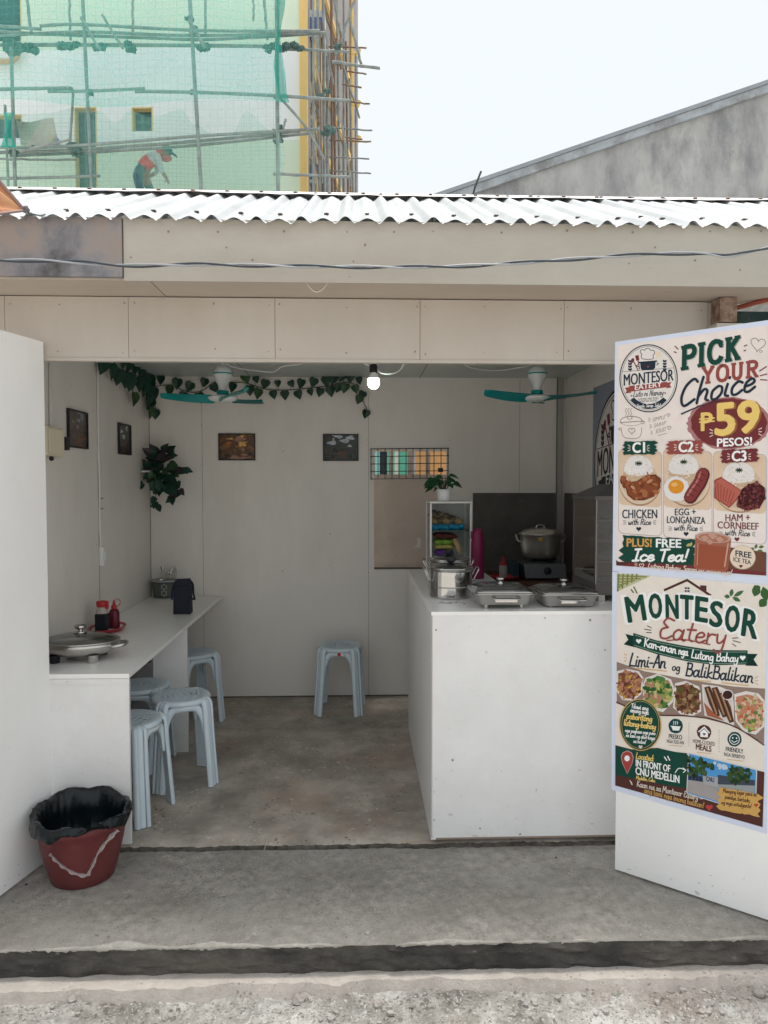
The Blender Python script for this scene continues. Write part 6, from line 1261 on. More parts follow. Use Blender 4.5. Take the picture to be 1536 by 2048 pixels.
fr = [(660, 1395), (1165, 1520), (1172, 1540), (1160, 1850), (1145, 1856), (650, 1700), (645, 1690)]; p.poly(fr, (.66, .66, .68), 10); cxm, cym = 908, 1625; ins = [(cxm + (x - cxm) * .975, cym + (y - cym) * .965) for x, y in fr]; p.poly(ins, (.08, .30, .62), 11)
p.poly([(665, 1560), (760, 1570), (900, 1600), (1155, 1640), (1150, 1720), (660, 1650)], (.30, .32, .33), 12); p.poly([(655, 1600), (770, 1620), (900, 1690), (1000, 1740), (1150, 1780), (1148, 1840), (655, 1690)], (.36, .33, .33), 13); p.poly([(660, 1560), (765, 1570), (770, 1612), (658, 1596)], (.02, .04, .10), 14); p.poly([(770, 1560), (880, 1580), (882, 1655), (772, 1625)], (.38, .38, .40), 14); p.text('CNU', 792, 1604, 852, 1616, 34, (.03, .05, .14), 15, .03)
p.poly([(880, 1560), (1155, 1600), (1155, 1640), (880, 1630)], (.06, .07, .10), 14); speckle(p, [(662, 1420), (760, 1445), (850, 1500), (800, 1560), (700, 1570), (662, 1560)], 60, [(.03, .07, .03), (.06, .11, .04), (.015, .03, .015)], 16, 12, 12, 26); speckle(p, [(950, 1500), (1040, 1480), (1120, 1530), (1130, 1600), (1050, 1640), (960, 1600)], 50, [(.02, .045, .02), (.05, .09, .03)], 16, 14, 12, 26); speckle(p, [(850, 1470), (950, 1500), (940, 1520), (860, 1500)], 12, [(.50, .60, .70)], 12, 15, 10, 20)
for x in (690, 715, 742): p.line([(x, 1540), (x - 3, 1600)], 5, (.10, .08, .06), 15, False)
p.brush(890, 1735, 1195, 1790, 165, BUFF, 18, 77, .05); p.hand('Maayong lugar para sa', 918, 1690, 1168, 1720, 32, 4, DKB, 20, .1); p.hand('pamilya, barkada,', 932, 1735, 1120, 1765, 32, 4, DKB, 20, .1); p.hand('ug mga estudyante!', 905, 1775, 1130, 1808, 32, 4, DKB, 20, .1); p.heart(1165, 1785, 16, (.50, .06, .06), 20)
p.done('location_photo', P2)

# ---- banner with the round emblem on the right inner wall
BANM = M('grey_blue_banner', (.26, .28, .36), .5, var=.05, scale=4)
e0 = at(1187, 776, X=XR - .004); yb0, yb1 = e0.y, e0.y - .92; zb1 = e0.z; zb0 = zb1 - .95
bn = thing('wall_banner', 'grey blue banner with a large round emblem on the right inner wall', 'banner', (XR - .004, (yb0 + yb1) / 2, zb0))
mb = MB(); mb.box(XR - .005, XR - .002, yb1, yb0, zb0, zb1); mb.build('banner_sheet', [BANM], bn)
p = Print(None, None); p.fn = lambda x, y, l: Vector((XR - .006 - l * .0002, yb0 - .46 + x * .001 * -1, (zb0 + zb1) / 2 - y * .001))
emblem(p, 0, 0, 420, 420, bn, (.035, .035, .04), (.05, .045, .05), 1)
# ------------------------------------------------------------------ twisted service cable in front of the fascia
ctl = [(-120, 522), (60, 521), (150, 524), (250, 531), (400, 529), (520, 531), (640, 533), (760, 534), (900, 533), (1020, 527), (1150, 518), (1290, 509), (1400, 507), (1450, 512), (1490, 506), (1560, 490), (1660, 470)]
cl = smooth_path([at(x, y, Y=2.76) for x, y in ctl], 24)
tc_ = thing('service_cable', 'twisted pair of black and pale cables strung across the front of the fascia', 'cable', cl[0])
for s, mt in ((0, CABLE), (1, CABLEW)):
    mb = MB(); L_ = 0; P = []
    for i, q in enumerate(cl):
        if i: L_ += (q - cl[i - 1]).length
        a = 2 * math.pi * L_ / .40 + math.pi * s; P.append(q + Vector((0, math.cos(a) * .0042, math.sin(a) * .0046)))
    mb.tube(P, .0042 if s == 0 else .0033, 8); mb.build('strand', [mt], tc_)
# loose white string under the soffit
wire([at(614, 568, Y=YFA + .02), at(622, 578, Y=YFA + .02), at(632, 584, Y=YFA + .03), at(645, 579, Y=YFA + .03), at(655, 567, Y=YFA + .03)], .0016, WCAB, 'loose white string dangling from the soffit edge', 'string', 'loose_string')
# ------------------------------------------------------------------ orange tarpaulin corner tied over the roof at the left
tp = thing('orange_tarpaulin', 'corner of an orange tarpaulin tied down over the left end of the roof', 'tarpaulin', at(30, 425, Y=2.62))
TARP = M('orange_brown_tarp', (.44, .15, .055), .55, var=.25, scale=5, bump=.15, bscale=10, stain=(.55, .32, .17), sscale=4, samt=.7, stretch=(1, 1, 2))
TARPE = M('tarp_hem', (.30, .20, .19), .6, var=.2)
k0 = at(48, 421, Y=2.60)
kA, kB = at(-8, 362, Y=2.5), at(-8, 431, Y=2.42)
def tarp(u, v):
    q = (1 - v) * 5; a = k0 + (kA - k0) * q; b = k0 + (kB - k0) * q
    return a.lerp(b, u) + Vector((0, .012 * math.sin(9 * u), .010 * math.sin(13 * u + 2) + .014 * math.sin(math.pi * u))) * min(1, q)
mb = MB(); mb.grid(tarp, 24, 24); mb.build('sheet', [TARP], tp)
mb = MB(); mb.tube([tarp(0, i / 20) for i in range(21)], .008, 8); mb.tube([tarp(1, i / 20) for i in range(21)], .005, 8); mb.build('hem', [TARPE], tp)
mb = MB(); mb.ball(k0 + Vector((.005, 0, .004)), .013, 0, 10, (1.2, 1, .8), .25, rnd); mb.tube(smooth_path([k0, at(62, 427, Y=2.72), at(80, 431, Y=2.80), at(90, 429, Y=2.83)], 5), .003, 6); mb.tube(smooth_path([k0, at(54, 432, Y=2.66), at(50, 440, Y=2.77)], 5), .002, 6); mb.build('tie_rope', [flat('grey_rope', (.16, .17, .17), .8)], tp)

# ------------------------------------------------------------------ what shows through the hatch
OR = M('orange_plywood', (.62, .33, .14), .7, var=.12, scale=6, stretch=(1, 1, 4)); PALEW = M('pale_outside_wall', (.70, .74, .74), .7, var=.06)
yo = 7.2
mb = MB(); a = at(832, 940, Y=yo).x; mb.box(a, a + 1.4, yo, yo + .05, -.15, 2.2); tag(mb.build('plywood_hoarding', [OR], base=(a, yo, 0)), 'orange plywood hoarding seen through the barred hatch', 'hoarding')
mb = MB(); mb.box(a - 2.6, a - .004, yo + .3, yo + .4, -.15, 2.6); tag(mb.build('yard_wall', [PALEW], base=(a - 1, yo, 0)), 'pale yard wall seen through the left slots of the hatch', 'wall')
for px, w_, c in ((755, .05, (.25, .55, .55)), (785, .05, (.12, .42, .32)), (812, .07, (.10, .40, .28))):
    q = at(px, 940, Y=yo - .3); mb = MB(); mb.box(q.x - w_, q.x + w_ * .4, yo - .3, yo - .27, -.15, 2.0); tag(mb.build('painted_post', [flat('green_post_paint', c)], base=(q.x, yo - .3, 0)), {755: 'pale teal post behind the leftmost hatch slot', 785: 'green post behind the gap of the first hatch slots', 812: 'green post behind the second hatch slot'}[px], 'post')
q = at(766, 940, Y=yo - .1); mb = MB(); mb.box(q.x - .06, q.x + .05, yo - .1, yo - .05, -.15, 2.0); tag(mb.build('dark_gap_panel', [flat('gap_shade_grey', (.03, .035, .045))], base=(q.x, yo, 0)), 'dark narrow panel standing in for the shadowy gap behind the leftmost hatch slot', 'door')  # dark-coloured board added to stand in for the shade of a gap

# ------------------------------------------------------------------ concrete gable building at the upper right
YG = 9.0
GABM = M('weathered_grey_render', (.34, .345, .35), .9, var=.25, scale=3.2, bump=.35, bscale=14, stain=(.52, .52, .51), sscale=.9, samt=.9, scol2=((.19, .195, .21), 1.3, .47, .62, .8), stretch=(1, 1, .45), speck=((.15, .14, .13), 8, .5, .63))
gb = thing('concrete_gable_house', 'weathered grey concrete building with a sloping roofline at the upper right', 'building', (4.5, YG, 0))
A_, B_ = at(905, 386, Y=YG), at(1536, 170, Y=YG); sl = (B_.z - A_.z) / (B_.x - A_.x); xR = B_.x + 3.2; zTop = B_.z + sl * 3.2; th = .075
pts = [(A_.x - .5, -.2), (xR + 4, -.2), (xR + 4, zTop - 4 * sl), (xR, zTop), (A_.x - .5, A_.z - .5 * sl)]
mb = MB(); fr_ = [Vector((x, YG + .03, z - (th if z > 0 else 0))) for x, z in pts]; mb.hexa(fr_, [p_ + Vector((0, 7, 0)) for p_ in fr_]); mb.build('wall', [GABM], gb)
COP = M('pale_blue_grey_flashing', (.38, .42, .46), .6, var=.15, scale=5, stain=(.20, .20, .20), sscale=3.3, samt=.9)
mb = MB(); q = [(A_.x - .6, A_.z - .6 * sl), (xR, zTop), (xR, zTop - th - .02), (A_.x - .6, A_.z - .6 * sl - th - .02)]
f_ = [Vector((x, YG - .03, z)) for x, z in q]; mb.hexa(f_, [p_ + Vector((0, .055, 0)) for p_ in f_]); mb.build('roof_flashing', [COP], gb)
mb = MB(); q = [(A_.x - .6, A_.z - .6 * sl + .003), (xR, zTop + .003), (xR + 4.2, zTop - 4.2 * sl + .003), (xR + 4.2, zTop - 4.2 * sl + .05), (xR, zTop + .05), (A_.x - .6, A_.z - .6 * sl + .05)]
f_ = [Vector((x, YG - .05, z)) for x, z in q]; mb.hexa(f_, [p_ + Vector((0, 7.2, 0)) for p_ in f_]); mb.build('roof', [M('grey_roof_sheet', (.30, .33, .36), .5, metal=.2, var=.1)], gb)
mb = MB(); mb.tube([at(950, 374, Y=YR + .25), at(962, 343, Y=YR + .28)], .006, 8); mb.tube([at(945, 395, Y=YR + .24), at(950, 374, Y=YR + .25)], .006, 8); tag(mb.build('steel_rod', [DARKM], base=at(950, 374, Y=YR + .25)), 'thin dark steel rod sticking up behind the roof ridge', 'rod')
# dark green tarpaulin by the right end of the hut
q0, q1 = at(1440, 600, Y=3.9), at(1700, 760, Y=3.9)
mb = MB(); mb.grid(lambda u, v: Vector((q0.x - .05 + 1.9 * u, 3.9 + .03 * math.sin(9 * u + 2 * v) + .3 * u, .4 + (q0.z - .05 - .4) * v)), 30, 12); tag(mb.build('green_tarpaulin', [M('dark_green_tarp', (.02, .055, .055), .6, var=.3, scale=3, stain=(.16, .20, .17), sscale=2, samt=.6)], base=(q0.x, 3.9, .4)), 'dark green tarpaulin screen beyond the right end of the eatery', 'tarpaulin')

# ------------------------------------------------------------------ building under construction behind, upper left
YBD = 14.5
bd = thing('apartment_building', 'white and pale green building under construction behind scaffolding', 'building', (-6, YBD, 0))
MINT = M('mint_green_wall_paint', (.72, .82, .68), .8, var=.04, scale=.6); WWALL = M('white_wall_paint', (.88, .88, .90), .8, var=.03, scale=.7, stain=(.82, .83, .85), sscale=.8, samt=.4); YEL = M('yellow_column_paint', (.80, .56, .22), .7, var=.06, scale=2); BEIGE = M('grey_beige_side_wall', (.36, .33, .32), .85, var=.15, scale=1.2, stain=(.26, .24, .24), sscale=.8, samt=.6); SHUT = M('dark_window_glass', (.03, .07, .09), .25, var=.2)
c0 = at(604, 200, Y=YBD); cL = at(-160, 200, Y=YBD + .55); cF = at(716, 200, Y=YBD + 7.5)
du = Vector((cL.x - c0.x, cL.y - c0.y, 0)); Wd = du.length; du.normalize(); dn = Vector((du.y, -du.x, 0))
if dn.dot(CAM - c0) < 0: dn = -dn
def wallpx(px, py): return onplane(px, py, c0, dn)
def uz(px, py): q = wallpx(px, py); return (Vector((q.x, q.y, 0)) - Vector((c0.x, c0.y, 0))).dot(du), q.z
openings = [(uz(148, 215), uz(196, 420)), (uz(263, 215), uz(306, 262)), (uz(-40, 230), uz(45, 276)), (uz(-60, -60), uz(44, 82))]
rects = []
for (ua, za), (ub, zb) in openings: rects.append((min(ua, ub), max(ua, ub), min(za, zb), max(za, zb)))
ug = sorted(set([0, Wd + 3] + [v for r_ in rects for v in r_[:2]])); zw = [uz(300, 96)[1], uz(300, 285)[1]]
zg = sorted(set([-.15, 18] + zw + [v for r_ in rects for v in r_[2:]]))
mb = MB()
P3 = lambda u, z, d=0: Vector((c0.x, c0.y, 0)) + du * u + dn * d + Vector((0, 0, z))
for i in range(len(ug) - 1):
    for j in range(len(zg) - 1):
        um, zm = (ug[i] + ug[i + 1]) / 2, (zg[j] + zg[j + 1]) / 2
        if any(r_[0] < um < r_[1] and r_[2] < zm < r_[3] for r_ in rects): continue
        m_i = 1 if zw[1] < zm < zw[0] else 0
        q = [P3(ug[i], zg[j]), P3(ug[i + 1], zg[j]), P3(ug[i + 1], zg[j + 1]), P3(ug[i], zg[j + 1])]; mb.add(q, [(0, 1, 2, 3)], m_i)
for r_ in rects:
    for (ua, za), (ub, zb) in (((r_[0], r_[2]), (r_[1], r_[2])), ((r_[0], r_[3]), (r_[1], r_[3])), ((r_[0], r_[2]), (r_[0], r_[3])), ((r_[1], r_[2]), (r_[1], r_[3]))):
        mb.add([P3(ua, za), P3(ub, zb), P3(ub, zb, -.22), P3(ua, za, -.22)], [(0, 1, 2, 3)], 2)
mb.build('front_wall', [MINT, WWALL, YEL], bd)
for r_ in rects:
    w_ = MB(); w_.add([P3(r_[0], r_[2], -.16), P3(r_[1], r_[2], -.16), P3(r_[1], r_[3], -.16), P3(r_[0], r_[3], -.16)], [(0, 1, 2, 3)]); wob = w_.build('window', [SHUT], bd)
    w_ = MB(); fw_ = .022
    for (a, b, c_, d_) in ((r_[0], r_[1], r_[3] - fw_, r_[3]), (r_[0], r_[0] + fw_, r_[2], r_[3] - fw_), (r_[1] - fw_, r_[1], r_[2], r_[3] - fw_)):
        lo = [P3(a, c_, -.15), P3(b, c_, -.15), P3(b, d_, -.15), P3(a, d_, -.15)]; w_.hexa(lo, [x + dn * .156 for x in lo])
    w_.build('frame', [YEL], wob)
mb = MB(); sd_ = Vector((cF.x - c0.x, cF.y - c0.y, 0)); e_ = sd_.normalized(); sn = Vector((e_.y, -e_.x, 0)); S0 = Vector((c0.x, c0.y, 0))
mb.hexa([S0 - e_ * 0 + Vector((0, 0, -.15)), S0 + sd_ + Vector((0, 0, -.15)), S0 + sd_ - sn * .2 + Vector((0, 0, -.15)), S0 - sn * .2 + Vector((0, 0, -.15)) + e_ * .1], [S0 + Vector((0, 0, 18)), S0 + sd_ + Vector((0, 0, 18)), S0 + sd_ - sn * .2 + Vector((0, 0, 18)), S0 - sn * .2 + Vector((0, 0, 18)) + e_ * .1]); mb.build('side_wall', [BEIGE], bd)
mb = MB(); wc = .10
lo = [P3(-wc, -.15, .06), P3(wc * .35, -.15, .06), P3(wc * .35, -.15, .004), P3(-wc, -.15, -.12)]; mb.hexa(lo, [x + Vector((0, 0, 18.2)) for x in lo]); mb.build('corner_column', [YEL], bd)
for t, px in ((.12, 632), (.2, 642)):   # yellow down pipes and frames on the side wall
    mb = MB(); q = S0 + sd_ * t + sn * .05; mb.tube([q, q + Vector((0, 0, 17))], .05, 8); mb.build('down_pipe', [YEL], bd)
mb = MB(); q = S0 + sd_ * .80 + sn * .05; mb.tube([q + Vector((0, 0, 0)), q + Vector((0, 0, 17))], .05, 8)
for zpy in (150, 248, 315): z_ = at(712, zpy, Y=YBD + 7).z; mb.tube([q + Vector((0, 0, z_)), q + sn * .16 + Vector((0, 0, z_)), q + sn * .2 + Vector((0, 0, z_ + .12))], .06, 8)
mb.build('down_pipe', [YEL], bd)
for py in (20, 200, 330):
    z_ = at(660, py, Y=YBD + 2.5).z; mb = MB(); a, b = S0 + sd_ * .15 + sn * .02, S0 + sd_ * .75 + sn * .02; lo = [a, b, b + sn * .06, a + sn * .06]; mb.hexa([x + Vector((0, 0, z_)) for x in lo], [x + Vector((0, 0, z_ + .14)) for x in lo]); mb.build('ledge_band', [YEL], bd)
for py in (55, 345):   # air conditioner boxes
    q = at(633, py, Y=YBD + .9); t = thing('air_conditioner', 'blue and white air conditioner box high on the side of the building' if py < 100 else 'blue and white air conditioner box just above the roof ridge', 'air conditioner', q)
    mb = MB(); mb.box(q.x - .16, q.x + .18, q.y - .2, q.y + .3, q.z - .28, q.z + .22); mb.build('casing', [flat('pale_casing', (.62, .64, .68))], t)
    mb = MB(); mb.box(q.x - .12, q.x + .12, q.y - .206, q.y - .2005, q.z - .22, q.z + .08); mb.build('blue_panel', [flat('blue_panel_paint', (.12, .18, .42))], t)
    mb = MB(); mb.box(q.x - .14, q.x - .10, q.y - .15, q.y + .3, q.z - .31, q.z - .2805); mb.box(q.x + .10, q.x + .14, q.y - .15, q.y + .3, q.z - .31, q.z - .2805); mb.build('bracket', [DARKM], t)
mb = MB(); q = wallpx(20, 128); P = smooth_path([wallpx(-40, 130) + dn * .12, wallpx(20, 130) + dn * .12, wallpx(36, 126) + dn * .12, wallpx(43, 112) + dn * .12, wallpx(41, 98) + dn * .12], 6); mb.tube(P, .05, 8); mb.build('wall_pipe', [M('pale_orange_pipe', (.62, .36, .20), .6, var=.1)], bd)

# ------------------------------------------------------------------ bamboo scaffolding
YSC = 13.3
BAM = M('grey_bamboo', (.28, .31, .30), .8, var=.3, scale=6, bump=.2, bscale=20); BAMB = M('brown_bamboo', (.23, .16, .12), .8, var=.3, scale=6); ROPE = M('scaffold_rope_bundle', (.10, .16, .15), .95, var=.4, scale=20)
sf = thing('scaffolding', 'bamboo pole scaffolding lashed together in front of the building', 'scaffolding', (-4, YSC, 0))
r3 = random.Random(12)
def pole(pts, r=.042, Y=YSC, m=None):
    P = smooth_path([at(x, y, Y=Y + (dy if len(q_) > 2 else 0)) for q_ in pts for x, y, dy in [(q_[0], q_[1], q_[2] if len(q_) > 2 else 0)]], 6) if len(pts) > 2 else [at(q_[0], q_[1], Y=Y + (q_[2] if len(q_) > 2 else 0)) for q_ in pts]
    if len(P) == 2: P = [P[0].lerp(P[1], i / 10) + Vector((r3.uniform(-.01, .01), 0, r3.uniform(-.008, .008))) for i in range(11)]
    mb = MB(); mb.tube(P, [r * .62 * (1.10 if i % 3 == 0 else 1) for i in range(len(P))], 7); mb.build('pole', [m or BAM], sf)
def down(px, py, Y):   # uprights run on down to the ground behind the roof
    p_ = at(px, py, Y=Y); return p_
def upright(x0, y0, x1, y1, r=.042, Y=YSC, m=None):
    a, b = at(x0, y0, Y=Y), at(x1, y1, Y=Y); d = (b - a); e = b + d * ((b.z + .16) / -d.z) if d.z < 0 else b
    e = Vector((b.x + (e.x - b.x) * .25, e.y, max(-.16, e.z))); mb = MB(); P = [a.lerp(b, i / 8) for i in range(9)] + [e]; mb.tube(P, [r * .66 * (1.08 if i % 2 else 1) for i in range(10)], 7); mb.build('pole', [m or BAM], sf)
for u in ((53, -30, 62, 62), ): pole([(50, -30), (63, 64)])
upright(22, 95, 30, 365, .045); upright(10, 210, 16, 360, .035, YSC + .5)
upright(164, -30, 183, 370, .045); upright(378, -30, 402, 372, .05); upright(553, -30, 556, 374, .05, YSC, None)
pole([(138, -20), (141, 80)], .035, YSC + .5); pole([(265, -20), (266, 70)], .035, YSC + .5); pole([(412, -20), (411, 70)], .035, YSC + .5); pole([(507, -20), (507, 42)], .03, YSC + .4); pole([(527, -20), (535, 80)], .04, YSC + .5)
pole([(204, 30), (246, 98)], .035, YSC - .1); pole([(162, 34), (200, 100)], .04, YSC - .1); pole([(378, 40), (410, 95)], .05, YSC - .1)
pole([(-40, 50), (83, 58)], .04); pole([(-40, 62), (84, 68)], .045, YSC + .1); pole([(80, 52), (165, 49), (400, 61), (640, 62)], .042); pole([(-40, 74), (160, 64), (380, 71), (650, 66)], .042, YSC + .1); pole([(80, 68), (300, 76), (420, 79), (650, 66)], .042, YSC + .2)
pole([(-40, 90), (250, 90), (560, 93)], .05, YSC + .3); pole([(540, 97), (700, 104)], .04, YSC + .4)
pole([(-40, 179), (142, 176)], .045); pole([(96, 183), (180, 182), (290, 177)], .042); pole([(270, 183), (400, 185), (560, 192), (700, 202)], .045); pole([(142, 176), (146, 190), (140, 280), (138, 300)], .035, YSC + .1)
pole([(-40, 292), (60, 296), (200, 288), (400, 272), (640, 258)], .042, YSC); pole([(-40, 306), (150, 300), (400, 282), (600, 262)], .045, YSC + .15); pole([(20, 312), (210, 303), (400, 290), (625, 266)], .042, YSC + .3)
pole([(40, 304), (142, 278)], .03, YSC - .2); pole([(-30, 318), (150, 320)], .03, YSC + .2); pole([(-40, 358), (100, 355), (200, 352)], .04, YSC + .1); pole([(545, 348), (700, 354)], .04)
pole([(555, 190), (612, 255), (650, 320)], .035, YSC - .1); pole([(572, 238), (566, 258)], .03, YSC - .1)
# side scaffolding running back along the building
for i in range(13):
    x = 628 + i * 6.8 + r3.uniform(-2, 2); Y = YSC + .4 + i * .45; upright(x + r3.uniform(-4, 4), -30 if r3.random() < .55 else r3.uniform(30, 170), x + r3.uniform(-2, 5), 372, r3.uniform(.03, .045), Y, BAM if r3.random() < .7 else BAMB)
for i in range(11):
    a = r3.uniform(0, 260); x = r3.uniform(628, 690); pole([(x, a), (x + r3.uniform(-22, 40), a + r3.uniform(70, 150))], .032, YSC + r3.uniform(.5, 4), BAM if i % 3 else BAMB)
for y in (97, 132, 146, 172, 206, 258, 278, 284, 318, 345): a = r3.uniform(640, 690); pole([(a, y - 4), (r3.uniform(722, 745), y + r3.uniform(-1, 4))], .028, YSC + r3.uniform(1.5, 4), BAMB if y % 3 else BAM)
pole([(665, 124), (760, 137)], .045, YSC + 1.0); pole([(700, 40), (722, 128)], .04, YSC + 1.2); pole([(712, -10), (672, 110)], .042, YSC + 1.3); pole([(668, -10), (684, 90)], .04, YSC + 1.5)
for i in range(14): y = 130 + i * 17; x = 620 + r3.uniform(0, 12); pole([(x, y), (x + r3.uniform(2, 14), y + r3.uniform(40, 70))], .03, YSC + .8, BAMB if i % 2 else flat('pale_bamboo', (.48, .38, .24)))
for px, py, r_ in ((140, 92, .11), (130, 90, .09), (122, 92, .09), (152, 90, .09), (197, 95, .1), (203, 92, .09), (262, 95, .12), (256, 90, .1), (410, 96, .13), (404, 92, .08), (535, 95, .12), (545, 92, .1), (560, 96, .1), (575, 92, .1), (590, 90, .1), (598, 97, .09), (378, 40, .09), (388, 62, .1), (25, 92, .2), (40, 95, .15), (60, 94, .14), (70, 100, .1), (180, 186, .06), (388, 184, .06), (555, 192, .07), (555, 262, .11), (556, 280, .08), (145, 292, .14), (150, 305, .12), (25, 305, .12), (660, 262, .12), (650, 268, .1), (655, 180, .08), (676, 92, .09), (640, 195, .1)):
    mb = MB()
    for k in range(5): q = at(px + r3.uniform(-5, 5), py + r3.uniform(-4, 4), Y=YSC + .15 + r3.uniform(-.1, .1)); mb.ball(q, r_ * r3.uniform(.35, .75), 0, 8, (1, .7, .8), .5, r3)
    mb.build('lashing', [ROPE], sf)
# planks the worker stands on
zp = 1.55 + (965 - 452) / 1480 * 13.8
mb = MB(); a, b = at(-60, 452, Y=13.8), at(640, 440, Y=13.8)
for k in range(3): mb.hexa([Vector((a.x, 13.55 + k * .2, zp - .04)), Vector((b.x, 13.55 + k * .2, zp - .04)), Vector((b.x, 13.73 + k * .2, zp - .04)), Vector((a.x, 13.73 + k * .2, zp - .04))], [Vector((a.x, 13.55 + k * .2, zp)), Vector((b.x, 13.55 + k * .2, zp)), Vector((b.x, 13.73 + k * .2, zp)), Vector((a.x, 13.73 + k * .2, zp))])
mb.build('walkway_plank', [BAMB], sf)
# ------------------------------------------------------------------ green safety netting
NETA = netmat('green_safety_net', (.22, .76, .66), .28, .11, .125, .16); NETB = netmat('thin_green_net', (.36, .72, .66), .08, .17, .14, .12); NETD = netmat('bunched_green_net', (.02, .55, .46), .62, .1, .2, .1)
NETC = netmat('drooping_green_net', (.36, .70, .62), .24, .10, .14, .13)
YN = 13.05
def net(name, fn, mat, label, nu=60, nv=24):
    mb = MB(); mb.grid(fn, nu, nv); c = fn(.5, 0); return tag(mb.build('safety_net', [mat], base=c), label, 'safety net', 'green nets on the scaffolding')
def bot(x): return 206 - 14 * math.sin(max(0, min(1, (x + 60) / 620)) * math.pi * 3 + .6) * .6 + (x > 430) * (430 - x) * .06
net('n', lambda u, v: at(-60 + 620 * u, -40 + (bot(-60 + 620 * u) + 40) * v, Y=YN + .06 * math.sin(14 * u + 3 * v)), NETA, 'upper green safety net stretched over the top storey scaffolding')
net('n', lambda u, v: at(-60 + 622 * u, 196 + 184 * v, Y=YN + .10 + .05 * math.sin(11 * u - 2 * v)), NETB, 'thin lower safety net reaching down to the roof ridge')
def swag(x):
    P = [(-60, 225), (45, 228), (100, 226), (150, 215), (200, 222), (228, 246), (262, 222), (300, 234), (365, 219), (385, 248), (440, 276), (462, 268), (492, 222), (545, 262), (562, 262)]
    for i in range(len(P) - 1):
        if P[i][0] <= x <= P[i + 1][0]: t = (x - P[i][0]) / (P[i + 1][0] - P[i][0]); t = t * t * (3 - 2 * t); return P[i][1] + (P[i + 1][1] - P[i][1]) * t
    return 262
net('n', lambda u, v: at(-60 + 620 * u, swag(-60 + 620 * u) + (385 - swag(-60 + 620 * u)) * v, Y=13.62 + .05 * math.sin(17 * u)), NETC, 'drooping inner safety net hung in swags behind the worker', 120, 12)
net('n', lambda u, v: at(549 + (13 + 5 * math.sin(11 * v) + (60 * (v - .62) if v > .62 else 0) * .5) * u + 5 * math.sin(5 * v) + (50 * max(0, v - .7)), -40 + 245 * v, Y=YN - .1 + .08 * math.cos(14 * u + 3 * v)), NETD if True else NETA, 'bunched teal strip of net hanging beside the yellow corner column', 10, 40)
ob = net('n', lambda u, v: at(556 + 14 * u * math.sin(math.pi * v), 262 + 110 * v, Y=YN - .05), NETC, 'loose fold of net around the pole near the yellow column', 8, 20)
net('n', lambda u, v: at(6 + 22 * u + 6 * math.sin(4 * v + 3 * u), 225 + 70 * v, Y=YN - .06 + .1 * math.cos(8 * u)), NETD, 'bunched dark green net hanging at the far left edge', 10, 20)
# grey tarpaulin behind the net at the left
mb = MB(); mb.grid(lambda u, v: at(32 + 75 * u + 10 * v, 240 + 50 * v + 4 * math.sin(5 * u), Y=13.5 + .2 * math.sin(4 * u + 2 * v)), 14, 10); tag(mb.build('grey_tarpaulin', [M('beige_grey_tarp', (.42, .42, .36), .7, var=.15, scale=3)], base=at(70, 280, Y=13.5)), 'beige grey tarpaulin hung behind the net left of the tall window', 'tarpaulin')
mb = MB(); mb.grid(lambda u, v: at(62 + 58 * u, 290 - 36 * (1 - abs(2 * u - 1.25)) * v, Y=13.42 + .1 * math.sin(4 * u)), 12, 6); tag(mb.build('blue_tarpaulin', [M('dull_blue_tarp', (.20, .28, .42), .7, var=.15, scale=3)], base=at(90, 285, Y=13.42)), 'small dull blue tarpaulin in front of the beige grey one', 'tarpaulin')

# ------------------------------------------------------------------ worker bending over on the scaffold
YWK = 13.82
def skinned(name, joints, edges, mats, root, sub=2):
    me = bpy.data.meshes.new(name); me.from_pydata([j[0] for j in joints], edges, []); o = bpy.data.objects.new(name, me); COL.objects.link(o)
    sk = o.modifiers.new('skin', 'SKIN'); sk.use_smooth_shade = True
    for i, j in enumerate(joints):
        v = me.skin_vertices[0].data[i]; r_ = j[1]; v.radius = r_ if isinstance(r_, tuple) else (r_, r_)
        v.use_root = (i == root)
    ss = o.modifiers.new('subsurf', 'SUBSURF'); ss.levels = sub; ss.render_levels = sub
    dg = bpy.context.evaluated_depsgraph_get(); dg.update(); m2 = bpy.data.meshes.new_from_object(o.evaluated_get(dg)); bpy.data.objects.remove(o); bpy.data.meshes.remove(me); m2.name = name
    return m2
g_ = lambda px, py, dy=0: at(px, py, Y=YWK + dy)
J = [(g_(276, 336), .15), (g_(292, 322), .145), (g_(310, 312), .135), (g_(321, 304), .06), (g_(331, 305), .085), (g_(337, 312), .075),
     (g_(274, 348, -.10), .10), (g_(282, 385, -.16), .075), (g_(278, 425, -.14), .052), (g_(279, 448, -.14), .045), (g_(290, 450, -.16), .035),
     (g_(284, 348, .12), .10), (g_(302, 380, .16), .075), (g_(288, 422, .2), .052), (g_(288, 446, .2), .045), (g_(299, 448, .2), .035),
     (g_(318, 318, -.16), .055), (g_(322, 340, -.2), .045), (g_(330, 352, -.16), .034), (g_(335, 358, -.14), .025),
     (g_(316, 316, .14), .055), (g_(314, 345, .2), .045), (g_(300, 352, .12), .034), (g_(294, 357, .08), .025)]
E = [(0, 1), (1, 2), (2, 3), (3, 4), (4, 5), (0, 6), (6, 7), (7, 8), (8, 9), (9, 10), (0, 11), (11, 12), (12, 13), (13, 14), (14, 15), (2, 16), (16, 17), (17, 18), (18, 19), (2, 20), (20, 21), (21, 22), (22, 23)]
SKIN = M('skin', (.34, .20, .14), .6, var=.08)
wm = skinned('person', J, E, None, 0)
JEANS = M('dark_teal_trousers', (.05, .10, .13), .8, var=.15); REDS = M('faded_red_shirt', (.66, .05, .06), .8, var=.15); GREYS = M('pale_grey_sleeve', (.50, .52, .53), .8, var=.1); CYAN = M('pale_blue_cloth', (.30, .52, .60), .8, var=.1)
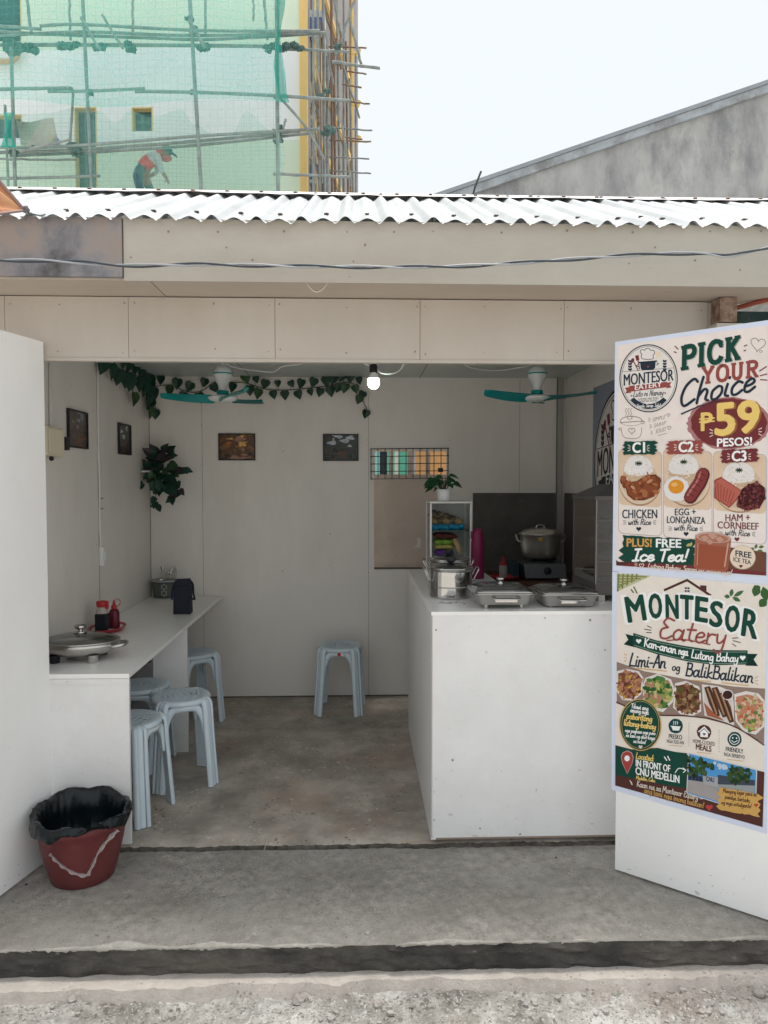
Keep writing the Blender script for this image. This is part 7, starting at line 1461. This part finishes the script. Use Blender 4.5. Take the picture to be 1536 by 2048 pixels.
for mt in (SKIN, JEANS, REDS, GREYS, CYAN): wm.materials.append(mt)
hip, sh_p = J[0][0], J[2][0]; ax = (sh_p - hip)
zc = lambda p_: (p_ - hip).dot(ax) / ax.length_squared
for pl in wm.polygons:
    c = pl.center; t = zc(c); d = min(range(len(J)), key=lambda i: (J[i][0] - c).length)
    if d in (6, 7, 8, 9, 10, 11, 12, 13, 14, 15): m_i = 1
    elif d in (17, 18, 21, 22): m_i = 3 if d in (17, 21) else 0
    elif d in (19, 23, 4, 5): m_i = 0
    elif d == 3: m_i = 2
    else: m_i = 4 if t < .12 else (2 if t < .72 else 3)
    pl.material_index = m_i
ob = bpy.data.objects.new('person', wm); COL.objects.link(ob); base = Vector((J[9][0].x, YWK, zp)); wm.transform(Matrix.Translation(-base)); ob.location = base
tag(ob, 'worker in a faded red shirt bending over on the scaffolding behind the net', 'person')
mb = MB(); hc = g_(331, 303)
mb.lathe([(.0005, .125), (.05, .12), (.09, .09), (.105, .04), (.106, .0)], 20, hc, mat=Matrix.Rotation(R(38), 3, 'Y')); mb.hexa([hc + Vector(p_) for p_ in ((.02, -.08, .02), (.02, .08, .02), (.20, .06, -.09), (.20, -.06, -.09))], [hc + Vector(p_) for p_ in ((.03, -.08, .035), (.03, .08, .035), (.205, .06, -.078), (.205, -.06, -.078))]); mb.build('cap', [M('dark_teal_cap', (.03, .13, .17), .8, var=.2)], ob)
mb = MB(); hd = g_(336, 312); mb.ball(hd + Vector((-.03, 0, -.045)), .085, 0, 12, (1.25, .95, .7)); mb.build('face_wrap', [REDS], ob)
mb = MB()
for s in (-1, 1):
    h0 = J[19][0] if s < 0 else J[23][0]
    for k in range(4): a = h0 + Vector((.01 * (k - 1.5), .012 * k * s, -.01)); mb.tube([a, a + Vector((.012 + .004 * k, 0, -.05)), a + Vector((.030, 0, -.085 + .008 * abs(k - 1.5)))], [.011, .010, .007], 6)
    a = h0 + Vector((-.015, -.01 * s, 0)); mb.tube([a, a + Vector((-.03, 0, -.03)), a + Vector((-.028, 0, -.06))], [.012, .010, .008], 6)
mb.build('fingers', [SKIN], ob)
# ------------------------------------------------------------------ loose stones and litter
r5 = random.Random(33)
for i, (px, py, r_, lab) in enumerate(((754, 2013, .016, 'squarish tan stone on the rubble near the middle'), (598, 1998, .020, 'broken pale stone leaning against the ledge'), (622, 1996, .013, 'small grey stone beside the broken pale stone'), (330, 2030, .012, 'flat pale stone on the rubble at the left'), (826, 2014, .010, 'rounded white pebble right of the squarish tan stone'), (1518, 1988, .018, 'dark pointed stone at the far right edge'), (1230, 1990, .010, 'pale pebble on the rubble below the right door'), (1200, 1978, .008, 'tiny pebble close to the ledge at the right'), (145, 2006, .014, 'brown clod on the rubble at the left'), (520, 1988, .011, 'grey stone near the ledge left of the broken one'), (1050, 2004, .009, 'small brown stone on the rubble right of the middle'))):
    br_ = r5.uniform(.75, 1.2); p_ = at(px, py, Z=ZL - .035); p_.z = ground_z(p_.x, p_.y); mb = MB(); mb.ball(p_ + Vector((0, 0, r_ * .4)), r_, 0, 10, (1.1, r5.uniform(.8, 1.1), .75), .22, r5)
    tag(mb.build('stone', [M('stone_grey', [q_ * r5.uniform(.97, 1.03) * br_ for q_ in (.44, .41, .37)], .95, var=.2, scale=30, bump=.4, bscale=90)], base=p_), lab, 'stone')
for px, py, r_, lab in ((735, 1868, .008, 'white pebble near the front edge of the slab'), (1282, 1872, .007, 'white pebble on the slab below the poster door'), (1112, 1716, .004, 'tiny dark crumb on the slab below the serving counter'), (186, 1793, .005, 'pale crumb on the slab in front of the bucket'), (52, 1770, .005, 'dark crumb on the slab beside the left door')):
    p_ = at(px, py, Z=ZS); mb = MB(); mb.ball(p_ + Vector((0, 0, r_ * .45)), r_, 0, 8, (1, .9, .8), .2, r5); tag(mb.build('pebble', [ROCK if 'dark' not in lab else DARKM], base=p_), lab, 'pebble')
for px, py, dx, dy, lab in ((528, 1700, .012, .030, 'pale straw leaning on the low step'), (326, 1713, .028, .002, 'short pale straw lying on the slab near the bucket'), (440, 1790, .02, -.012, 'thin pale straw on the slab in front of the step')):
    p_ = at(px, py, Z=ZS + .004); mb = MB(); mb.tube([p_, p_ + Vector((dx, dy, .004 if dy < .02 else .03))], .0014, 6); tag(mb.build('straw', [flat('dry_straw', (.6, .55, .42), .8)], base=p_), lab, 'straw')
